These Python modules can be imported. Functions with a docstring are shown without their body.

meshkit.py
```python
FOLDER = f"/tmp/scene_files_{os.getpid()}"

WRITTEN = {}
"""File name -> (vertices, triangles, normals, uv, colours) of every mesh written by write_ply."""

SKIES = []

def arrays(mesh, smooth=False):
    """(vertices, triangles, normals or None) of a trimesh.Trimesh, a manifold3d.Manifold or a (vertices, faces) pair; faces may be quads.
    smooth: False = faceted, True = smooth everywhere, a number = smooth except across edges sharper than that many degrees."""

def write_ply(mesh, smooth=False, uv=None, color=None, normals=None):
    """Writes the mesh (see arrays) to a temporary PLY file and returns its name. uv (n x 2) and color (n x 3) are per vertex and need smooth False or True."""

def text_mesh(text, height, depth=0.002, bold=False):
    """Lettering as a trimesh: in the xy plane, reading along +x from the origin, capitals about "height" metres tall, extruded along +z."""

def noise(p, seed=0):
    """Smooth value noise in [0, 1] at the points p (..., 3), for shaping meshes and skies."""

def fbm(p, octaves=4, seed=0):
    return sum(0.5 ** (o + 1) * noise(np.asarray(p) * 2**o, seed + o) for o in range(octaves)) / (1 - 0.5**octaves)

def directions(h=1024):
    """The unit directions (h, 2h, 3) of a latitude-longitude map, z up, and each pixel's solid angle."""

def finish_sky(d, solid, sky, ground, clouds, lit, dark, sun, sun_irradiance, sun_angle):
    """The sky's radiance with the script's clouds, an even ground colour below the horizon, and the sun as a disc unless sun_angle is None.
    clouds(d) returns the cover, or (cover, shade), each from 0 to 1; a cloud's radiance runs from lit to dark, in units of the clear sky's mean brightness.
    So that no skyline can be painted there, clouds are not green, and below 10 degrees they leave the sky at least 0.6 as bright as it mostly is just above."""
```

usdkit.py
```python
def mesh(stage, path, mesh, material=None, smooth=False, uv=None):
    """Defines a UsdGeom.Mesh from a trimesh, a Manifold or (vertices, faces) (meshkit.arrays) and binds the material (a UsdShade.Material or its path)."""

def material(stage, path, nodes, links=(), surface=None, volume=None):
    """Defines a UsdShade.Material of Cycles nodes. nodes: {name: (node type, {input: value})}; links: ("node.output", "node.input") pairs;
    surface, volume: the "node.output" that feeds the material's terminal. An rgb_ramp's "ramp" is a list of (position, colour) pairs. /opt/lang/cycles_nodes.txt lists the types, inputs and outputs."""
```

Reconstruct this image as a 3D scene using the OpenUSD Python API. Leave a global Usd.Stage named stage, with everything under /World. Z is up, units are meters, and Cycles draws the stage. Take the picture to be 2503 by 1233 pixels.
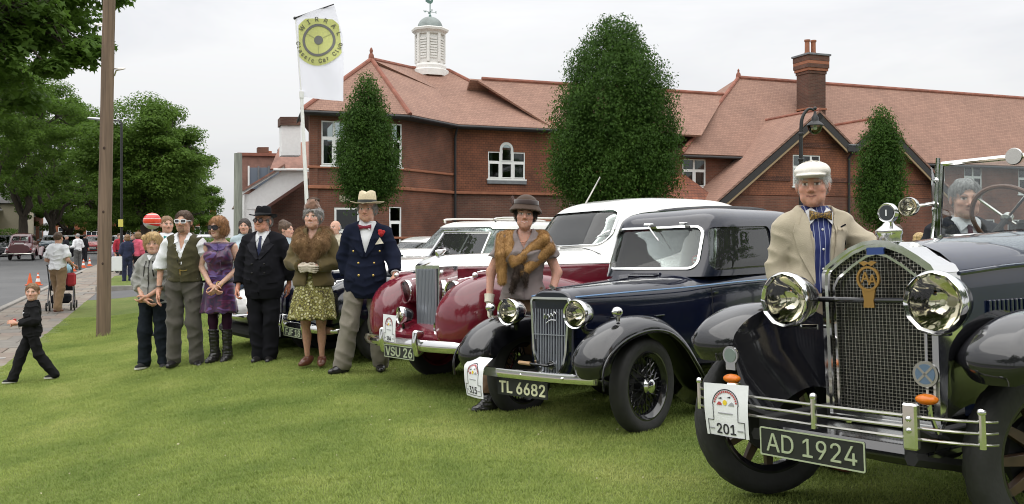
import math, random
import numpy as np, trimesh, manifold3d, shapely
from shapely.geometry import Polygon, Point, LineString, box as sbox
from shapely import affinity
from scipy.spatial import cKDTree
import usdkit, meshkit
from meshkit import noise, fbm, text_mesh
from pxr import Usd, UsdGeom, UsdLux, UsdShade, Gf, Sdf, Vt

# ---------------------------------------------------------------- camera, sky, sun, exposure
CAM_H, FPX, PCX, PCY, PW = 1.36, 2200.0, 1251.5, 578.0, 2503.0
SUN_EL, SUN_AZ = math.radians(76), math.radians(215)      # azimuth from +y towards +x
SUN_I, SUN_ANGLE, SKY_STRENGTH, EXPOSURE = 0.40, 95.0, 0.10, 0.55
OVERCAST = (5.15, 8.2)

stage = Usd.Stage.CreateInMemory()
UsdGeom.SetStageUpAxis(stage, 'Z'); UsdGeom.SetStageMetersPerUnit(stage, 1.0)
UsdGeom.Xform.Define(stage, '/World'); UsdGeom.Scope.Define(stage, '/World/Looks')
cam = UsdGeom.Camera.Define(stage, '/World/camera')
cam.CreateHorizontalApertureAttr(36.0); cam.CreateFocalLengthAttr(36.0 * FPX / PW)
cam.CreateVerticalApertureAttr(36.0 * 504 / 1024)
cam.CreateVerticalApertureOffsetAttr(-36.0 * 38.5 / PW)
cam.CreateClippingRangeAttr((0.1, 5000.0)); cam.CreateExposureAttr(EXPOSURE)
cam.AddTranslateOp().Set((0, 0, CAM_H)); cam.AddRotateXYZOp().Set((90, 0, 0))

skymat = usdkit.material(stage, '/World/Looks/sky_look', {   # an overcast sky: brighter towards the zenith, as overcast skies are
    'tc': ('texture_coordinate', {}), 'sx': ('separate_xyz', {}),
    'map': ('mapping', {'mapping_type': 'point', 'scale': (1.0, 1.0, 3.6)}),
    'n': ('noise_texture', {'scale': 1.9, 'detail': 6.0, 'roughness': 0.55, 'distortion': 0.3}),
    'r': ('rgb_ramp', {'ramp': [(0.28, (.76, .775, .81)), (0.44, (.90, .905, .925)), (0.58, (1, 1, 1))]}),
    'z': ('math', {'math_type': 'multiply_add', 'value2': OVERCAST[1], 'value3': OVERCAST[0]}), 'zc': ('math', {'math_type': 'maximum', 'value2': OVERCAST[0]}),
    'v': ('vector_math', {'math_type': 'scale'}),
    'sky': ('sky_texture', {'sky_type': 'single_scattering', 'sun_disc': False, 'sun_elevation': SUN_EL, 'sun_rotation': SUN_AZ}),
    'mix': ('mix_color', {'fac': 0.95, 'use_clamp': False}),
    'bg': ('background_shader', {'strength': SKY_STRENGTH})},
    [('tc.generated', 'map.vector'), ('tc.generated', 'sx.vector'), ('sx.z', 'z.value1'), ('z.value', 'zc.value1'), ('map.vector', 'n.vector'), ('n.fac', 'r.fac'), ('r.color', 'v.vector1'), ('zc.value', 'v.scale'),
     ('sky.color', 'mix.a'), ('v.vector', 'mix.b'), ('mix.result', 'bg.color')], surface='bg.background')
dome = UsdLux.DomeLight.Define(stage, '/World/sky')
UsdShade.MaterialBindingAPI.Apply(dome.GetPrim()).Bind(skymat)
sun = UsdLux.DistantLight.Define(stage, '/World/sun')
sun.CreateIntensityAttr(SUN_I); sun.CreateAngleAttr(SUN_ANGLE); sun.CreateNormalizeAttr(True); sun.CreateColorAttr((1.0, 0.97, 0.92))
sun.AddRotateXYZOp().Set((math.degrees(math.pi / 2 - SUN_EL), 0, math.degrees(math.pi - SUN_AZ)))

# ---------------------------------------------------------------- helpers: scene tree
_used, _cnt = {}, {}
def numbered(parent, name):
    k = (str(parent), name); n = _cnt.get(k, 0); _cnt[k] = n + 1
    return f'{parent}/{name}' + (f'_{n:03d}' if n else '')
def tag(prim, label=None, cat=None, group=None, kind=None):
    p = prim.GetPrim() if hasattr(prim, 'GetPrim') else prim
    for k, v in (('label', label), ('category', cat), ('group', group), ('kind', kind)):
        if v: p.SetCustomDataByKey(k, v)
    return p
def thing(name, label, cat, loc=(0, 0, 0), rotz=0.0, group=None, kind=None):
    x = UsdGeom.Xform.Define(stage, numbered('/World', name))
    x.AddTranslateOp().Set(Gf.Vec3d(*map(float, loc))); x.AddRotateZOp().Set(float(rotz))
    tag(x, label, cat, group, kind)
    return x.GetPrim()
def part(parent, name, mesh, m, smooth=35, label=None, kind=None):
    base = '/World' if parent is None else str(parent.GetPath())
    if isinstance(mesh, list): mesh = cat_(mesh)
    p = usdkit.mesh(stage, numbered(base, name), mesh, m, smooth=smooth).GetPrim()
    if label: p.SetCustomDataByKey('label', label)
    if kind: p.SetCustomDataByKey('kind', kind)
    return p
def single(name, mesh, m, label, cat, group=None, kind=None, smooth=35):
    p = part(None, name, mesh, m, smooth)
    return tag(p, label, cat, group, kind)
def struct(name, mesh, m, smooth=False):
    return tag(part(None, name, mesh, m, smooth), kind='structure')
def copy_of(src, name, loc, rotz=0.0, label=None, cat=None, group=None, scale=None):
    x = UsdGeom.Xform.Define(stage, numbered('/World', name))
    x.GetPrim().GetReferences().AddInternalReference(src.GetPath()); x.GetPrim().SetInstanceable(True)
    x.ClearXformOpOrder()
    ops = [x.GetTranslateOp() if False else None]
    x.GetPrim().CreateAttribute('xformOp:translate', Sdf.ValueTypeNames.Double3).Set(Gf.Vec3d(*map(float, loc)))
    x.GetPrim().CreateAttribute('xformOp:rotateZ', Sdf.ValueTypeNames.Float).Set(float(rotz))
    order = ['xformOp:translate', 'xformOp:rotateZ']
    if scale is not None:
        x.GetPrim().CreateAttribute('xformOp:scale', Sdf.ValueTypeNames.Float3).Set(Gf.Vec3f(*([scale] * 3 if np.ndim(scale) == 0 else scale))); order.append('xformOp:scale')
    x.GetXformOpOrderAttr().Set(order)
    tag(x, label, cat, group)
    return x.GetPrim()

# ---------------------------------------------------------------- helpers: geometry
def cat_(ms):
    ms = [tm(m) for m in ms]
    return trimesh.util.concatenate(ms) if len(ms) > 1 else ms[0]
def tm(m):
    if isinstance(m, trimesh.Trimesh): return m
    v, f, _ = meshkit.arrays(m); return trimesh.Trimesh(v, f, process=False)
def box(x0, x1, y0, y1, z0, z1):
    m = trimesh.creation.box((x1 - x0, y1 - y0, z1 - z0)); m.apply_translation(((x0 + x1) / 2, (y0 + y1) / 2, (z0 + z1) / 2)); return m
def cbox(x0, x1, y0, y1, z0, z1, b=0.01):
    """bevelled box"""
    h = np.array([(x1 - x0) / 2, (y1 - y0) / 2, (z1 - z0) / 2]); b = min(b, h.min() * .95); pts = []
    for s in np.ndindex(2, 2, 2):
        sg = np.array(s) * 2 - 1
        for a in range(3):
            q = h - b; q = q.copy(); q[a] = h[a]; pts.append(sg * q)
    m = trimesh.convex.convex_hull(np.array(pts)); m.apply_translation(((x0 + x1) / 2, (y0 + y1) / 2, (z0 + z1) / 2)); return m
def move(m, loc=(0, 0, 0), rz=0, rx=0, ry=0, s=None):
    m = tm(m).copy()
    if s is not None: m.apply_scale(s)
    for a, ax in ((rx, (1, 0, 0)), (ry, (0, 1, 0)), (rz, (0, 0, 1))):
        if a: m.apply_transform(trimesh.transformations.rotation_matrix(math.radians(a), ax))
    m.apply_translation(loc); return m
def frame_to(m, o, x, y, z):
    m = tm(m).copy(); T = np.eye(4); T[:3, 0] = x; T[:3, 1] = y; T[:3, 2] = z; T[:3, 3] = o; m.apply_transform(T); return m
def unit(v):
    v = np.asarray(v, float); return v / max(np.linalg.norm(v), 1e-12)
def tube(pts, r, sides=8, closed=False, cap=True):
    p = np.asarray(pts, float); n = len(p); r = np.broadcast_to(r, (n,)).astype(float)
    if closed: t = np.roll(p, -1, 0) - np.roll(p, 1, 0)
    else: t = np.gradient(p, axis=0) if n > 2 else np.repeat((p[1] - p[0])[None], 2, 0)
    t = t / (np.linalg.norm(t, axis=1, keepdims=True) + 1e-12)
    a = np.cross(t[0], (0, 0, 1.0) if abs(t[0][2]) < .9 else (1.0, 0, 0)); a = unit(a); A = []
    for k in range(n):
        a = unit(a - t[k] * (a @ t[k])); A.append(a)
    A = np.array(A); B = np.cross(t, A); ang = np.arange(sides) * 2 * np.pi / sides
    v = p[:, None] + r[:, None, None] * (np.cos(ang)[None, :, None] * A[:, None] + np.sin(ang)[None, :, None] * B[:, None])
    return grid_mesh(v, closed, True, cap and not closed)
def grid_mesh(v, close_i=False, close_j=True, cap=False):
    v = np.asarray(v, float); n, m = v.shape[:2]
    i = np.arange(n if close_i else n - 1); j = np.arange(m if close_j else m - 1)
    I, J = np.meshgrid(i, j, indexing='ij'); I2, J2 = (I + 1) % n, (J + 1) % m
    q = np.stack([I * m + J, I * m + J2, I2 * m + J2, I2 * m + J], -1).reshape(-1, 4)
    f = np.vstack([q[:, [0, 1, 2]], q[:, [0, 2, 3]]]); V = v.reshape(-1, 3)
    if cap:
        c0, c1 = len(V), len(V) + 1; V = np.vstack([V, v[0].mean(0), v[-1].mean(0)]); jj = np.arange(m if close_j else m - 1); j2 = (jj + 1) % m
        f = np.vstack([f, np.stack([np.full(len(jj), c0), j2, jj], 1), np.stack([np.full(len(jj), c1), (n - 1) * m + jj, (n - 1) * m + j2], 1)])
    t = trimesh.Trimesh(V, f, process=False)
    if close_j and (cap or close_i) and t.volume < 0: t.invert()
    return t
def revolve(prof, n=32, axis='z'):
    """profile [(r, h)...] about an axis"""
    p = np.asarray(prof, float); a = np.arange(n) * 2 * np.pi / n
    v = np.stack([p[:, None, 0] * np.cos(a), p[:, None, 0] * np.sin(a), np.repeat(p[:, 1:2], n, 1)], -1)
    ring = len(p) > 2 and p[0][0] > 1e-6 and p[-1][0] > 1e-6      # a profile away from the axis closes on itself
    m = grid_mesh(v, ring, True, not ring)
    if axis == 'x': m.apply_transform(trimesh.transformations.rotation_matrix(math.pi / 2, (0, 1, 0)))
    if axis == 'y': m.apply_transform(trimesh.transformations.rotation_matrix(-math.pi / 2, (1, 0, 0)))
    if m.volume < 0: m.invert()
    return m
def extr(poly, d, z0=0.0):
    if not isinstance(poly, shapely.Geometry): poly = Polygon(poly)
    m = trimesh.util.concatenate([trimesh.creation.extrude_polygon(g, d, engine='earcut') for g in getattr(poly, 'geoms', [poly])]); m.apply_translation((0, 0, z0)); return m
def prism_x(poly, x0, x1):
    """polygon in (y, z), extruded along x"""
    return frame_to(extr(poly, x1 - x0), (x0, 0, 0), (0, 1, 0), (0, 0, 1), (1, 0, 0))
def prism_y(poly, y0, y1):
    """polygon in (x, z), extruded along y"""
    m = frame_to(extr(poly, y1 - y0), (0, y1, 0), (1, 0, 0), (0, 0, 1), (0, -1, 0)); return m
def man(m):
    m = tm(m); m = trimesh.Trimesh(m.vertices, m.faces, process=True)
    return manifold3d.Manifold(manifold3d.Mesh(np.asarray(m.vertices, np.float32), np.asarray(m.faces, np.uint32)))
def hull(*ms): return trimesh.convex.convex_hull(np.vstack([tm(m).vertices if not isinstance(m, np.ndarray) else m for m in ms]))
def sphere(c, r, sub=2, s=(1, 1, 1)):
    m = trimesh.creation.icosphere(sub, 1.0); m.apply_scale(np.array(s) * r); m.apply_translation(c); return m
def cyl(p0, p1, r, n=16): return tube([p0, p1], r, n)
def rrect(w, h, r, n=6):
    return sbox(-w / 2 + r, -h / 2 + r, w / 2 - r, h / 2 - r).buffer(r, quad_segs=n)
def bez(pts, n=24):
    """Catmull-Rom through the points"""
    p = np.asarray(pts, float); p = np.vstack([2 * p[0] - p[1], p, 2 * p[-1] - p[-2]]); out = []
    seg = len(p) - 3
    for u in np.linspace(0, seg, n):
        i = min(int(u), seg - 1); t = u - i; a, b, c, d = p[i:i + 4]
        out.append(.5 * (2 * b + (c - a) * t + (2 * a - 5 * b + 4 * c - d) * t * t + (3 * b - a - 3 * c + d) * t ** 3))
    return np.array(out)
def superring(yc, zc, hw, hh, e=2.5, n=32, e2=None):
    a = np.arange(n) * 2 * np.pi / n; c, s = np.cos(a), np.sin(a)
    ee = np.where(s > 0, e, e2 or e)
    return np.stack([yc + hw * np.sign(c) * np.abs(c) ** (2 / ee), zc + hh * np.sign(s) * np.abs(s) ** (2 / ee)], -1)

# street frame: x along the building fronts (v), y down the street (u)
STREET = math.degrees(math.atan2(.35, .937))
def uv(v, u, z=0.0):
    c, s = math.cos(math.radians(STREET)), math.sin(math.radians(STREET)); return np.array([v * c - u * s, v * s + u * c, z])
def to_uv(x, y):
    c, s = math.cos(math.radians(STREET)), math.sin(math.radians(STREET)); return x * c + y * s, -x * s + y * c
LAWN_V, KERB_V, ROAD_L = -2.15, -3.75, -12.4
def rise(u): return np.clip(np.asarray(u, float) - 18, 0, 52) * .009
def ground_z(x, y):
    v, u = to_uv(np.asarray(x, float), np.asarray(y, float)); street = -.36 + rise(u)
    t = np.clip((v - LAWN_V) / 3.65, 0, 1); t = t * t * (3 - 2 * t)
    pave = street * (1 - t)
    return np.where(v < KERB_V, street - .11, np.where(v < LAWN_V, street, pave))
def at(px, Y):
    """the ground point whose picture column is px at distance Y"""
    x = (px - PCX) / FPX * Y; return np.array([x, Y, float(ground_z(x, Y))])
def gpix(px, py):
    Y = 15.0
    for _ in range(60):
        x = (px - PCX) / FPX * Y; z = float(ground_z(x, Y)); Y = .5 * Y + .5 * FPX * (CAM_H - z) / (py - PCY)
    return np.array([(px - PCX) / FPX * Y, Y, float(ground_z((px - PCX) / FPX * Y, Y))])

# ---------------------------------------------------------------- helpers: materials
_mats = {}
def mat(name, color=(.5, .5, .5), rough=.5, metal=0.0, spec=.5, coat=0.0, var=0.0, vscale=6.0, bump=0.0, bscale=60.0, color2=None, stretch=None, sheen=0.0, world=False, ior=1.5, transm=0.0, rvar=0.0, sub=0.0, emis=None):
    if name in _mats: return _mats[name]
    nodes = {'p': ('principled_bsdf', {'base_color': color, 'roughness': rough, 'metallic': metal, 'specular_ior_level': spec, 'coat_weight': coat, 'sheen_weight': sheen, 'ior': ior, 'transmission_weight': transm})}
    links = []
    if sub: nodes['p'][1].update({'subsurface_weight': sub, 'subsurface_scale': .008})
    if emis: nodes['p'][1].update({'emission_color': emis, 'emission_strength': 1.0})
    if var or bump or color2 or rvar:
        if world: nodes['tc'] = ('geometry', {}); src = 'tc.position'
        else: nodes['tc'] = ('texture_coordinate', {}); src = 'tc.object'
        if stretch:
            nodes['mp'] = ('mapping', {'mapping_type': 'point', 'scale': stretch}); links.append((src, 'mp.vector')); src = 'mp.vector'
    if var or color2:
        c2 = color2 or tuple(min(1, c * (1 + var)) for c in color); c1 = color if color2 else tuple(c * (1 - var) for c in color)
        nodes['n'] = ('noise_texture', {'scale': vscale, 'detail': 5.0, 'roughness': .6})
        nodes['r'] = ('rgb_ramp', {'ramp': [(.32, c1), (.68, c2)]})
        links += [(src, 'n.vector'), ('n.fac', 'r.fac'), ('r.color', 'p.base_color')]
    if rvar:
        nodes['n3'] = ('noise_texture', {'scale': vscale * 2, 'detail': 4.0}); nodes['rm'] = ('map_range', {'from_min': .35, 'from_max': .65, 'to_min': max(.02, rough - rvar), 'to_max': rough + rvar, 'clamp': True})
        links += [(src, 'n3.vector'), ('n3.fac', 'rm.value'), ('rm.result', 'p.roughness')]
    if bump:
        nodes['n2'] = ('noise_texture', {'scale': bscale, 'detail': 4.0}); nodes['b'] = ('bump', {'strength': bump, 'distance': .01})
        links += [(src, 'n2.vector'), ('n2.fac', 'b.height'), ('b.normal', 'p.normal')]
    _mats[name] = usdkit.material(stage, f'/World/Looks/{name}', nodes, links, surface='p.BSDF'); return _mats[name]
def raw(name, nodes, links, surface='p.BSDF'):
    if name not in _mats: _mats[name] = usdkit.material(stage, f'/World/Looks/{name}', nodes, links, surface=surface)
    return _mats[name]
def pane_mat(name, tint=(.9, .95, .95), rough=.0, glossy=1.0):
    return raw(name, {'t': ('transparent_bsdf', {'color': tint}), 'g': ('glossy_bsdf', {'color': (glossy,) * 3, 'roughness': rough}), 'f': ('fresnel', {'IOR': 1.5}), 'm': ('mix_closure', {})},
               [('f.fac', 'm.fac'), ('t.BSDF', 'm.closure1'), ('g.BSDF', 'm.closure2')], 'm.closure')
def leaf_mat(name, c1, c2, c3, trans=.35):
    return raw(name, {'tc': ('geometry', {}), 'n': ('noise_texture', {'scale': 2.2, 'detail': 4.0}),
        'a': ('math', {'math_type': 'multiply_add', 'value2': .24, 'value3': .0}), 'a2': ('math', {'math_type': 'multiply_add', 'value2': .78, 'value3': .0}),
        'r': ('rgb_ramp', {'ramp': [(.15, c1), (.5, c2), (.85, c3)]}),
        'd': ('principled_bsdf', {'roughness': .6, 'specular_ior_level': .15}), 't': ('translucent_bsdf', {}), 'm': ('mix_closure', {'fac': trans})},
        [('tc.position', 'n.vector'), ('tc.random_per_island', 'a.value1'), ('n.fac', 'a2.value1'), ('a2.value', 'a.value3'), ('a.value', 'r.fac'),
         ('r.color', 'd.base_color'), ('r.color', 't.color'), ('d.BSDF', 'm.closure1'), ('t.BSDF', 'm.closure2')], 'm.closure')
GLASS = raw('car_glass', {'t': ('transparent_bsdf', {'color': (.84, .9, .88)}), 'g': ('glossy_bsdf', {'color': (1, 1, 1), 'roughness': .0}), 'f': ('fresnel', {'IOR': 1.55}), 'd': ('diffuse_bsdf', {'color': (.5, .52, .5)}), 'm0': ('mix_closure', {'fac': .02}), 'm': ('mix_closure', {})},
            [('t.BSDF', 'm0.closure1'), ('d.BSDF', 'm0.closure2'), ('f.fac', 'm.fac'), ('m0.closure', 'm.closure1'), ('g.BSDF', 'm.closure2')], 'm.closure')   # faint grey diffuse haze added to imitate pale sky reflection
CHROME = mat('chrome', (.8, .8, .79), .09, 1.0, rvar=.04, vscale=8)
STEEL = mat('brushed_nickel', (.62, .6, .56), .2, 1.0, var=.06)
RUBBER = mat('tyre_rubber', (.018, .018, .018), .7, var=.25, vscale=20, bump=.2, bscale=90)
BLACK = mat('black_paint', (.006, .006, .007), .12, coat=.6, rvar=.05, vscale=3)
DARK = mat('dark_underside', (.012, .012, .012), .8)
WHITE = mat('white_paint', (.78, .78, .76), .35, var=.04)

# ---------------------------------------------------------------- ground, road, pavement, lawn
rng = np.random.default_rng(11)
def sheet(vs, us, zf, off=0.0):
    V, U = np.meshgrid(vs, us, indexing='ij'); c, s = math.cos(math.radians(STREET)), math.sin(math.radians(STREET))
    X, Y = V * c - U * s, V * s + U * c
    m = grid_mesh(np.stack([X, Y, zf(V, U, X, Y) + off], -1), False, False)
    if m.face_normals[:, 2].mean() < 0: m.invert()
    return m
def brickish(name, c1, c2, mortar, bw, bh, msize, rough=.8, vec='xz', noise_amt=.5, bump=.5, offset=.5, scale=1.0):
    """bonded masonry: h = x + y along the wall, z up (object coordinates); 'xy' lies flat"""
    nodes = {'tc': ('texture_coordinate', {}), 's': ('separate_xyz', {}), 'add': ('math', {'math_type': 'add'}), 'c': ('combine_xyz', {}),
        'b': ('brick_texture', {'color1': c1, 'color2': c2, 'mortar': mortar, 'scale': scale, 'brick_width': bw, 'row_height': bh, 'mortar_size': msize, 'mortar_smooth': .3, 'offset': offset}),
        'n': ('noise_texture', {'scale': .7, 'detail': 6.0, 'roughness': .65}), 'nr': ('map_range', {'from_min': .3, 'from_max': .7, 'to_min': 1 - noise_amt, 'to_max': 1 + noise_amt * .6, 'clamp': True}),
        'x': ('mix_color', {'blend_type': 'multiply', 'fac': 1.0, 'use_clamp': False}), 'bp': ('bump', {'strength': bump, 'distance': .01, 'invert': True}), 'p': ('principled_bsdf', {'roughness': rough})}
    links = [('tc.object', 's.vector'), ('s.x', 'add.value1'), ('s.y', 'add.value2'), ('tc.object', 'n.vector'), ('n.fac', 'nr.value')]
    if vec == 'xz': links += [('add.value', 'c.x'), ('s.z', 'c.y')]
    elif vec == 'roof': links += [('s.x', 'c.x'), ('s.z', 'c.y')]
    elif vec == 'roofside': links += [('s.y', 'c.x'), ('s.z', 'c.y')]
    else: links += [('s.x', 'c.x'), ('s.y', 'c.y')]
    links += [('c.vector', 'b.vector'), ('b.color', 'x.a'), ('nr.result', 'x.b'), ('x.result', 'p.base_color'), ('b.fac', 'bp.height'), ('bp.normal', 'p.normal')]
    return raw(name, nodes, links)
GRASS = raw('lawn_turf', {'tc': ('geometry', {}), 'n1': ('noise_texture', {'scale': .55, 'detail': 5.0, 'roughness': .6}), 'n2': ('noise_texture', {'scale': 9.0, 'detail': 6.0, 'roughness': .7}), 'n3': ('noise_texture', {'scale': 120.0, 'detail': 3.0}),
    'a': ('math', {'math_type': 'multiply_add', 'value2': .55, 'value3': 0}), 'a2': ('math', {'math_type': 'multiply', 'value2': .45}),
    'r': ('rgb_ramp', {'ramp': [(.30, (.085, .125, .026)), (.46, (.13, .175, .04)), (.58, (.17, .205, .055)), (.72, (.24, .22, .1))]}),
    'm': ('map_range', {'from_min': .3, 'from_max': .7, 'to_min': .62, 'to_max': 1.25, 'clamp': True}), 'x': ('mix_color', {'blend_type': 'multiply', 'fac': 1.0, 'use_clamp': False}),
    'b': ('bump', {'strength': .7, 'distance': .02}), 'p': ('principled_bsdf', {'roughness': .85, 'specular_ior_level': .2})},
    [('tc.position', 'n1.vector'), ('tc.position', 'n2.vector'), ('tc.position', 'n3.vector'), ('n2.fac', 'a2.value1'), ('n1.fac', 'a.value1'), ('a2.value', 'a.value3'), ('a.value', 'r.fac'), ('n3.fac', 'm.value'), ('r.color', 'x.a'), ('m.result', 'x.b'), ('x.result', 'p.base_color'), ('n3.fac', 'b.height'), ('b.normal', 'p.normal')])
ASPHALT = raw('road_asphalt', {'tc': ('geometry', {}), 'n1': ('noise_texture', {'scale': .35, 'detail': 6.0, 'roughness': .65}), 'n3': ('noise_texture', {'scale': 90.0, 'detail': 3.0}),
    'r': ('rgb_ramp', {'ramp': [(.3, (.075, .077, .08)), (.7, (.12, .12, .12))]}), 'm': ('map_range', {'from_min': .3, 'from_max': .7, 'to_min': .7, 'to_max': 1.3, 'clamp': True}), 'x': ('mix_color', {'blend_type': 'multiply', 'fac': 1.0, 'use_clamp': False}),
    'b': ('bump', {'strength': .3, 'distance': .01}), 'p': ('principled_bsdf', {'roughness': .8})},
    [('tc.position', 'n1.vector'), ('tc.position', 'n3.vector'), ('n1.fac', 'r.fac'), ('n3.fac', 'm.value'), ('r.color', 'x.a'), ('m.result', 'x.b'), ('x.result', 'p.base_color'), ('n3.fac', 'b.height'), ('b.normal', 'p.normal')])
EARTH = mat('field_ground', (.06, .08, .03), .95, var=.3, vscale=.2, world=True)
SLABS = [mat(f'paving_slab_{n}', c, .85, var=.14, vscale=5, bump=.25, bscale=50, world=True) for n, c in (('buff', (.23, .2, .165)), ('grey', (.19, .175, .155)), ('pink', (.21, .17, .14)))]

def street_z(V, U, X, Y): return -.36 + rise(U)
struct('ground', sheet(np.linspace(-700, 700, 15), np.linspace(-300, 1100, 15), lambda V, U, X, Y: V * 0 - .62), EARTH)
struct('road', sheet([ROAD_L, -8, KERB_V], np.concatenate([np.linspace(-20, 70, 46), [90, 130, 200]]), lambda V, U, X, Y: -.47 + rise(U)), ASPHALT)
struct('far_pavement', sheet([-15.0, ROAD_L], np.concatenate([np.linspace(-20, 70, 46), [90, 130, 200]]), lambda V, U, X, Y: -.36 + rise(U)), SLABS[1])
struct('pavement_bed', sheet([KERB_V + .01, LAWN_V + .05], np.concatenate([np.linspace(-20, 70, 46), [90, 130, 200]]), lambda V, U, X, Y: -.40 + rise(U)), SLABS[1])
vs = np.concatenate([np.linspace(LAWN_V, 2.5, 40), np.linspace(2.75, 14, 24), [18, 26, 40, 60]])
def lawn_z(V, U, X, Y):
    n = (noise(np.stack([X * .8, Y * .8, X * 0], -1)) - .5) * .03; return ground_z(X, Y) + n * np.clip((V - LAWN_V) / 1.5, 0, 1)
struct('lawn', sheet(vs, np.linspace(-6, 25.6, 110), lawn_z), GRASS)
struct('far_lawn', sheet([-2.15, -1, 0, 1.5, 3.0], np.linspace(29.0, 37.0, 8), lambda V, U, X, Y: ground_z(X, Y) + .06), GRASS)
struct('car_park', sheet([-2.15, -1, 0, 1.5, 6, 20, 60], np.concatenate([np.linspace(25.6, 70, 30), [120]]), lambda V, U, X, Y: ground_z(X, Y) - .01), ASPHALT)
# kerbstones and paving slabs: each a piece of its own
def uvbox(v0, v1, u0, u1, z0, z1, b=.008, jit=0.0):
    m = cbox(v0, v1, u0, u1, z0, z1, b); zz = rng.normal(0, jit) if jit else 0
    m.vertices[:, 2] += rise(m.vertices[:, 1]) + zz; m.apply_transform(trimesh.transformations.rotation_matrix(math.radians(STREET), (0, 0, 1))); return m
pav = thing('pavement', None, None, kind='structure')
KERB = mat('kerb_stone', (.27, .255, .23), .85, var=.15, vscale=4, world=True)
for k in range(40):
    u = 9 + k * .92; part(pav, 'kerbstone', uvbox(KERB_V - .14, KERB_V, u, u + .905, -.52, -.352, .015, .003), KERB, False)
for k in range(52):
    u = 9.5 + k * .62; v = LAWN_V + .02; ws = [.50, .52, .50]
    if k % 2: ws = [.28, .50, .46, .28]
    for w in ws:
        part(pav, 'paving_slab', uvbox(v - w + .006, v - .006, u + .006, u + .614, -.42, -.357, .006, .004), SLABS[int(rng.integers(3))], False); v -= w
part(pav, 'far_paving', sheet([KERB_V + .005, LAWN_V + .01], np.linspace(9.5 + 52 * .62, 120, 20), lambda V, U, X, Y: -.357 + rise(U)), SLABS[0], False, kind='stuff')
part(pav, 'near_paving', sheet([KERB_V + .005, LAWN_V + .01], np.linspace(-15, 9.5, 4), lambda V, U, X, Y: -.357 + rise(U)), SLABS[0], False, kind='stuff')
# lawn edging kerb of the far lawn, and road markings
struct('lawn_edging', uvbox(-2.2, 3.0, 28.85, 29.0, -.5, -.2), KERB)
YEL = mat('faded_yellow_paint', (.48, .40, .10), .8, var=.3, vscale=6, world=True)
WLINE = mat('worn_white_paint', (.5, .5, .48), .8, var=.3, vscale=6, world=True)
def roadmark(name, v0, v1, u0, u1, m):
    struct(name, sheet([v0, v1], np.linspace(u0, u1, 4), lambda V, U, X, Y: -.466 + rise(U)), m)
for k in range(5): roadmark('yellow_dash_marking', -5.55 - .06 * k, -5.35 - .06 * k, 17.6 + k * .75, 18.15 + k * .75, YEL)
roadmark('white_line_marking', -10.9, -10.78, 30, 52, WLINE)
struct('white_pavement_line', uvbox(-3.7, -2.25, 14.35, 14.42, -.357, -.353, .001), WLINE)

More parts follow.
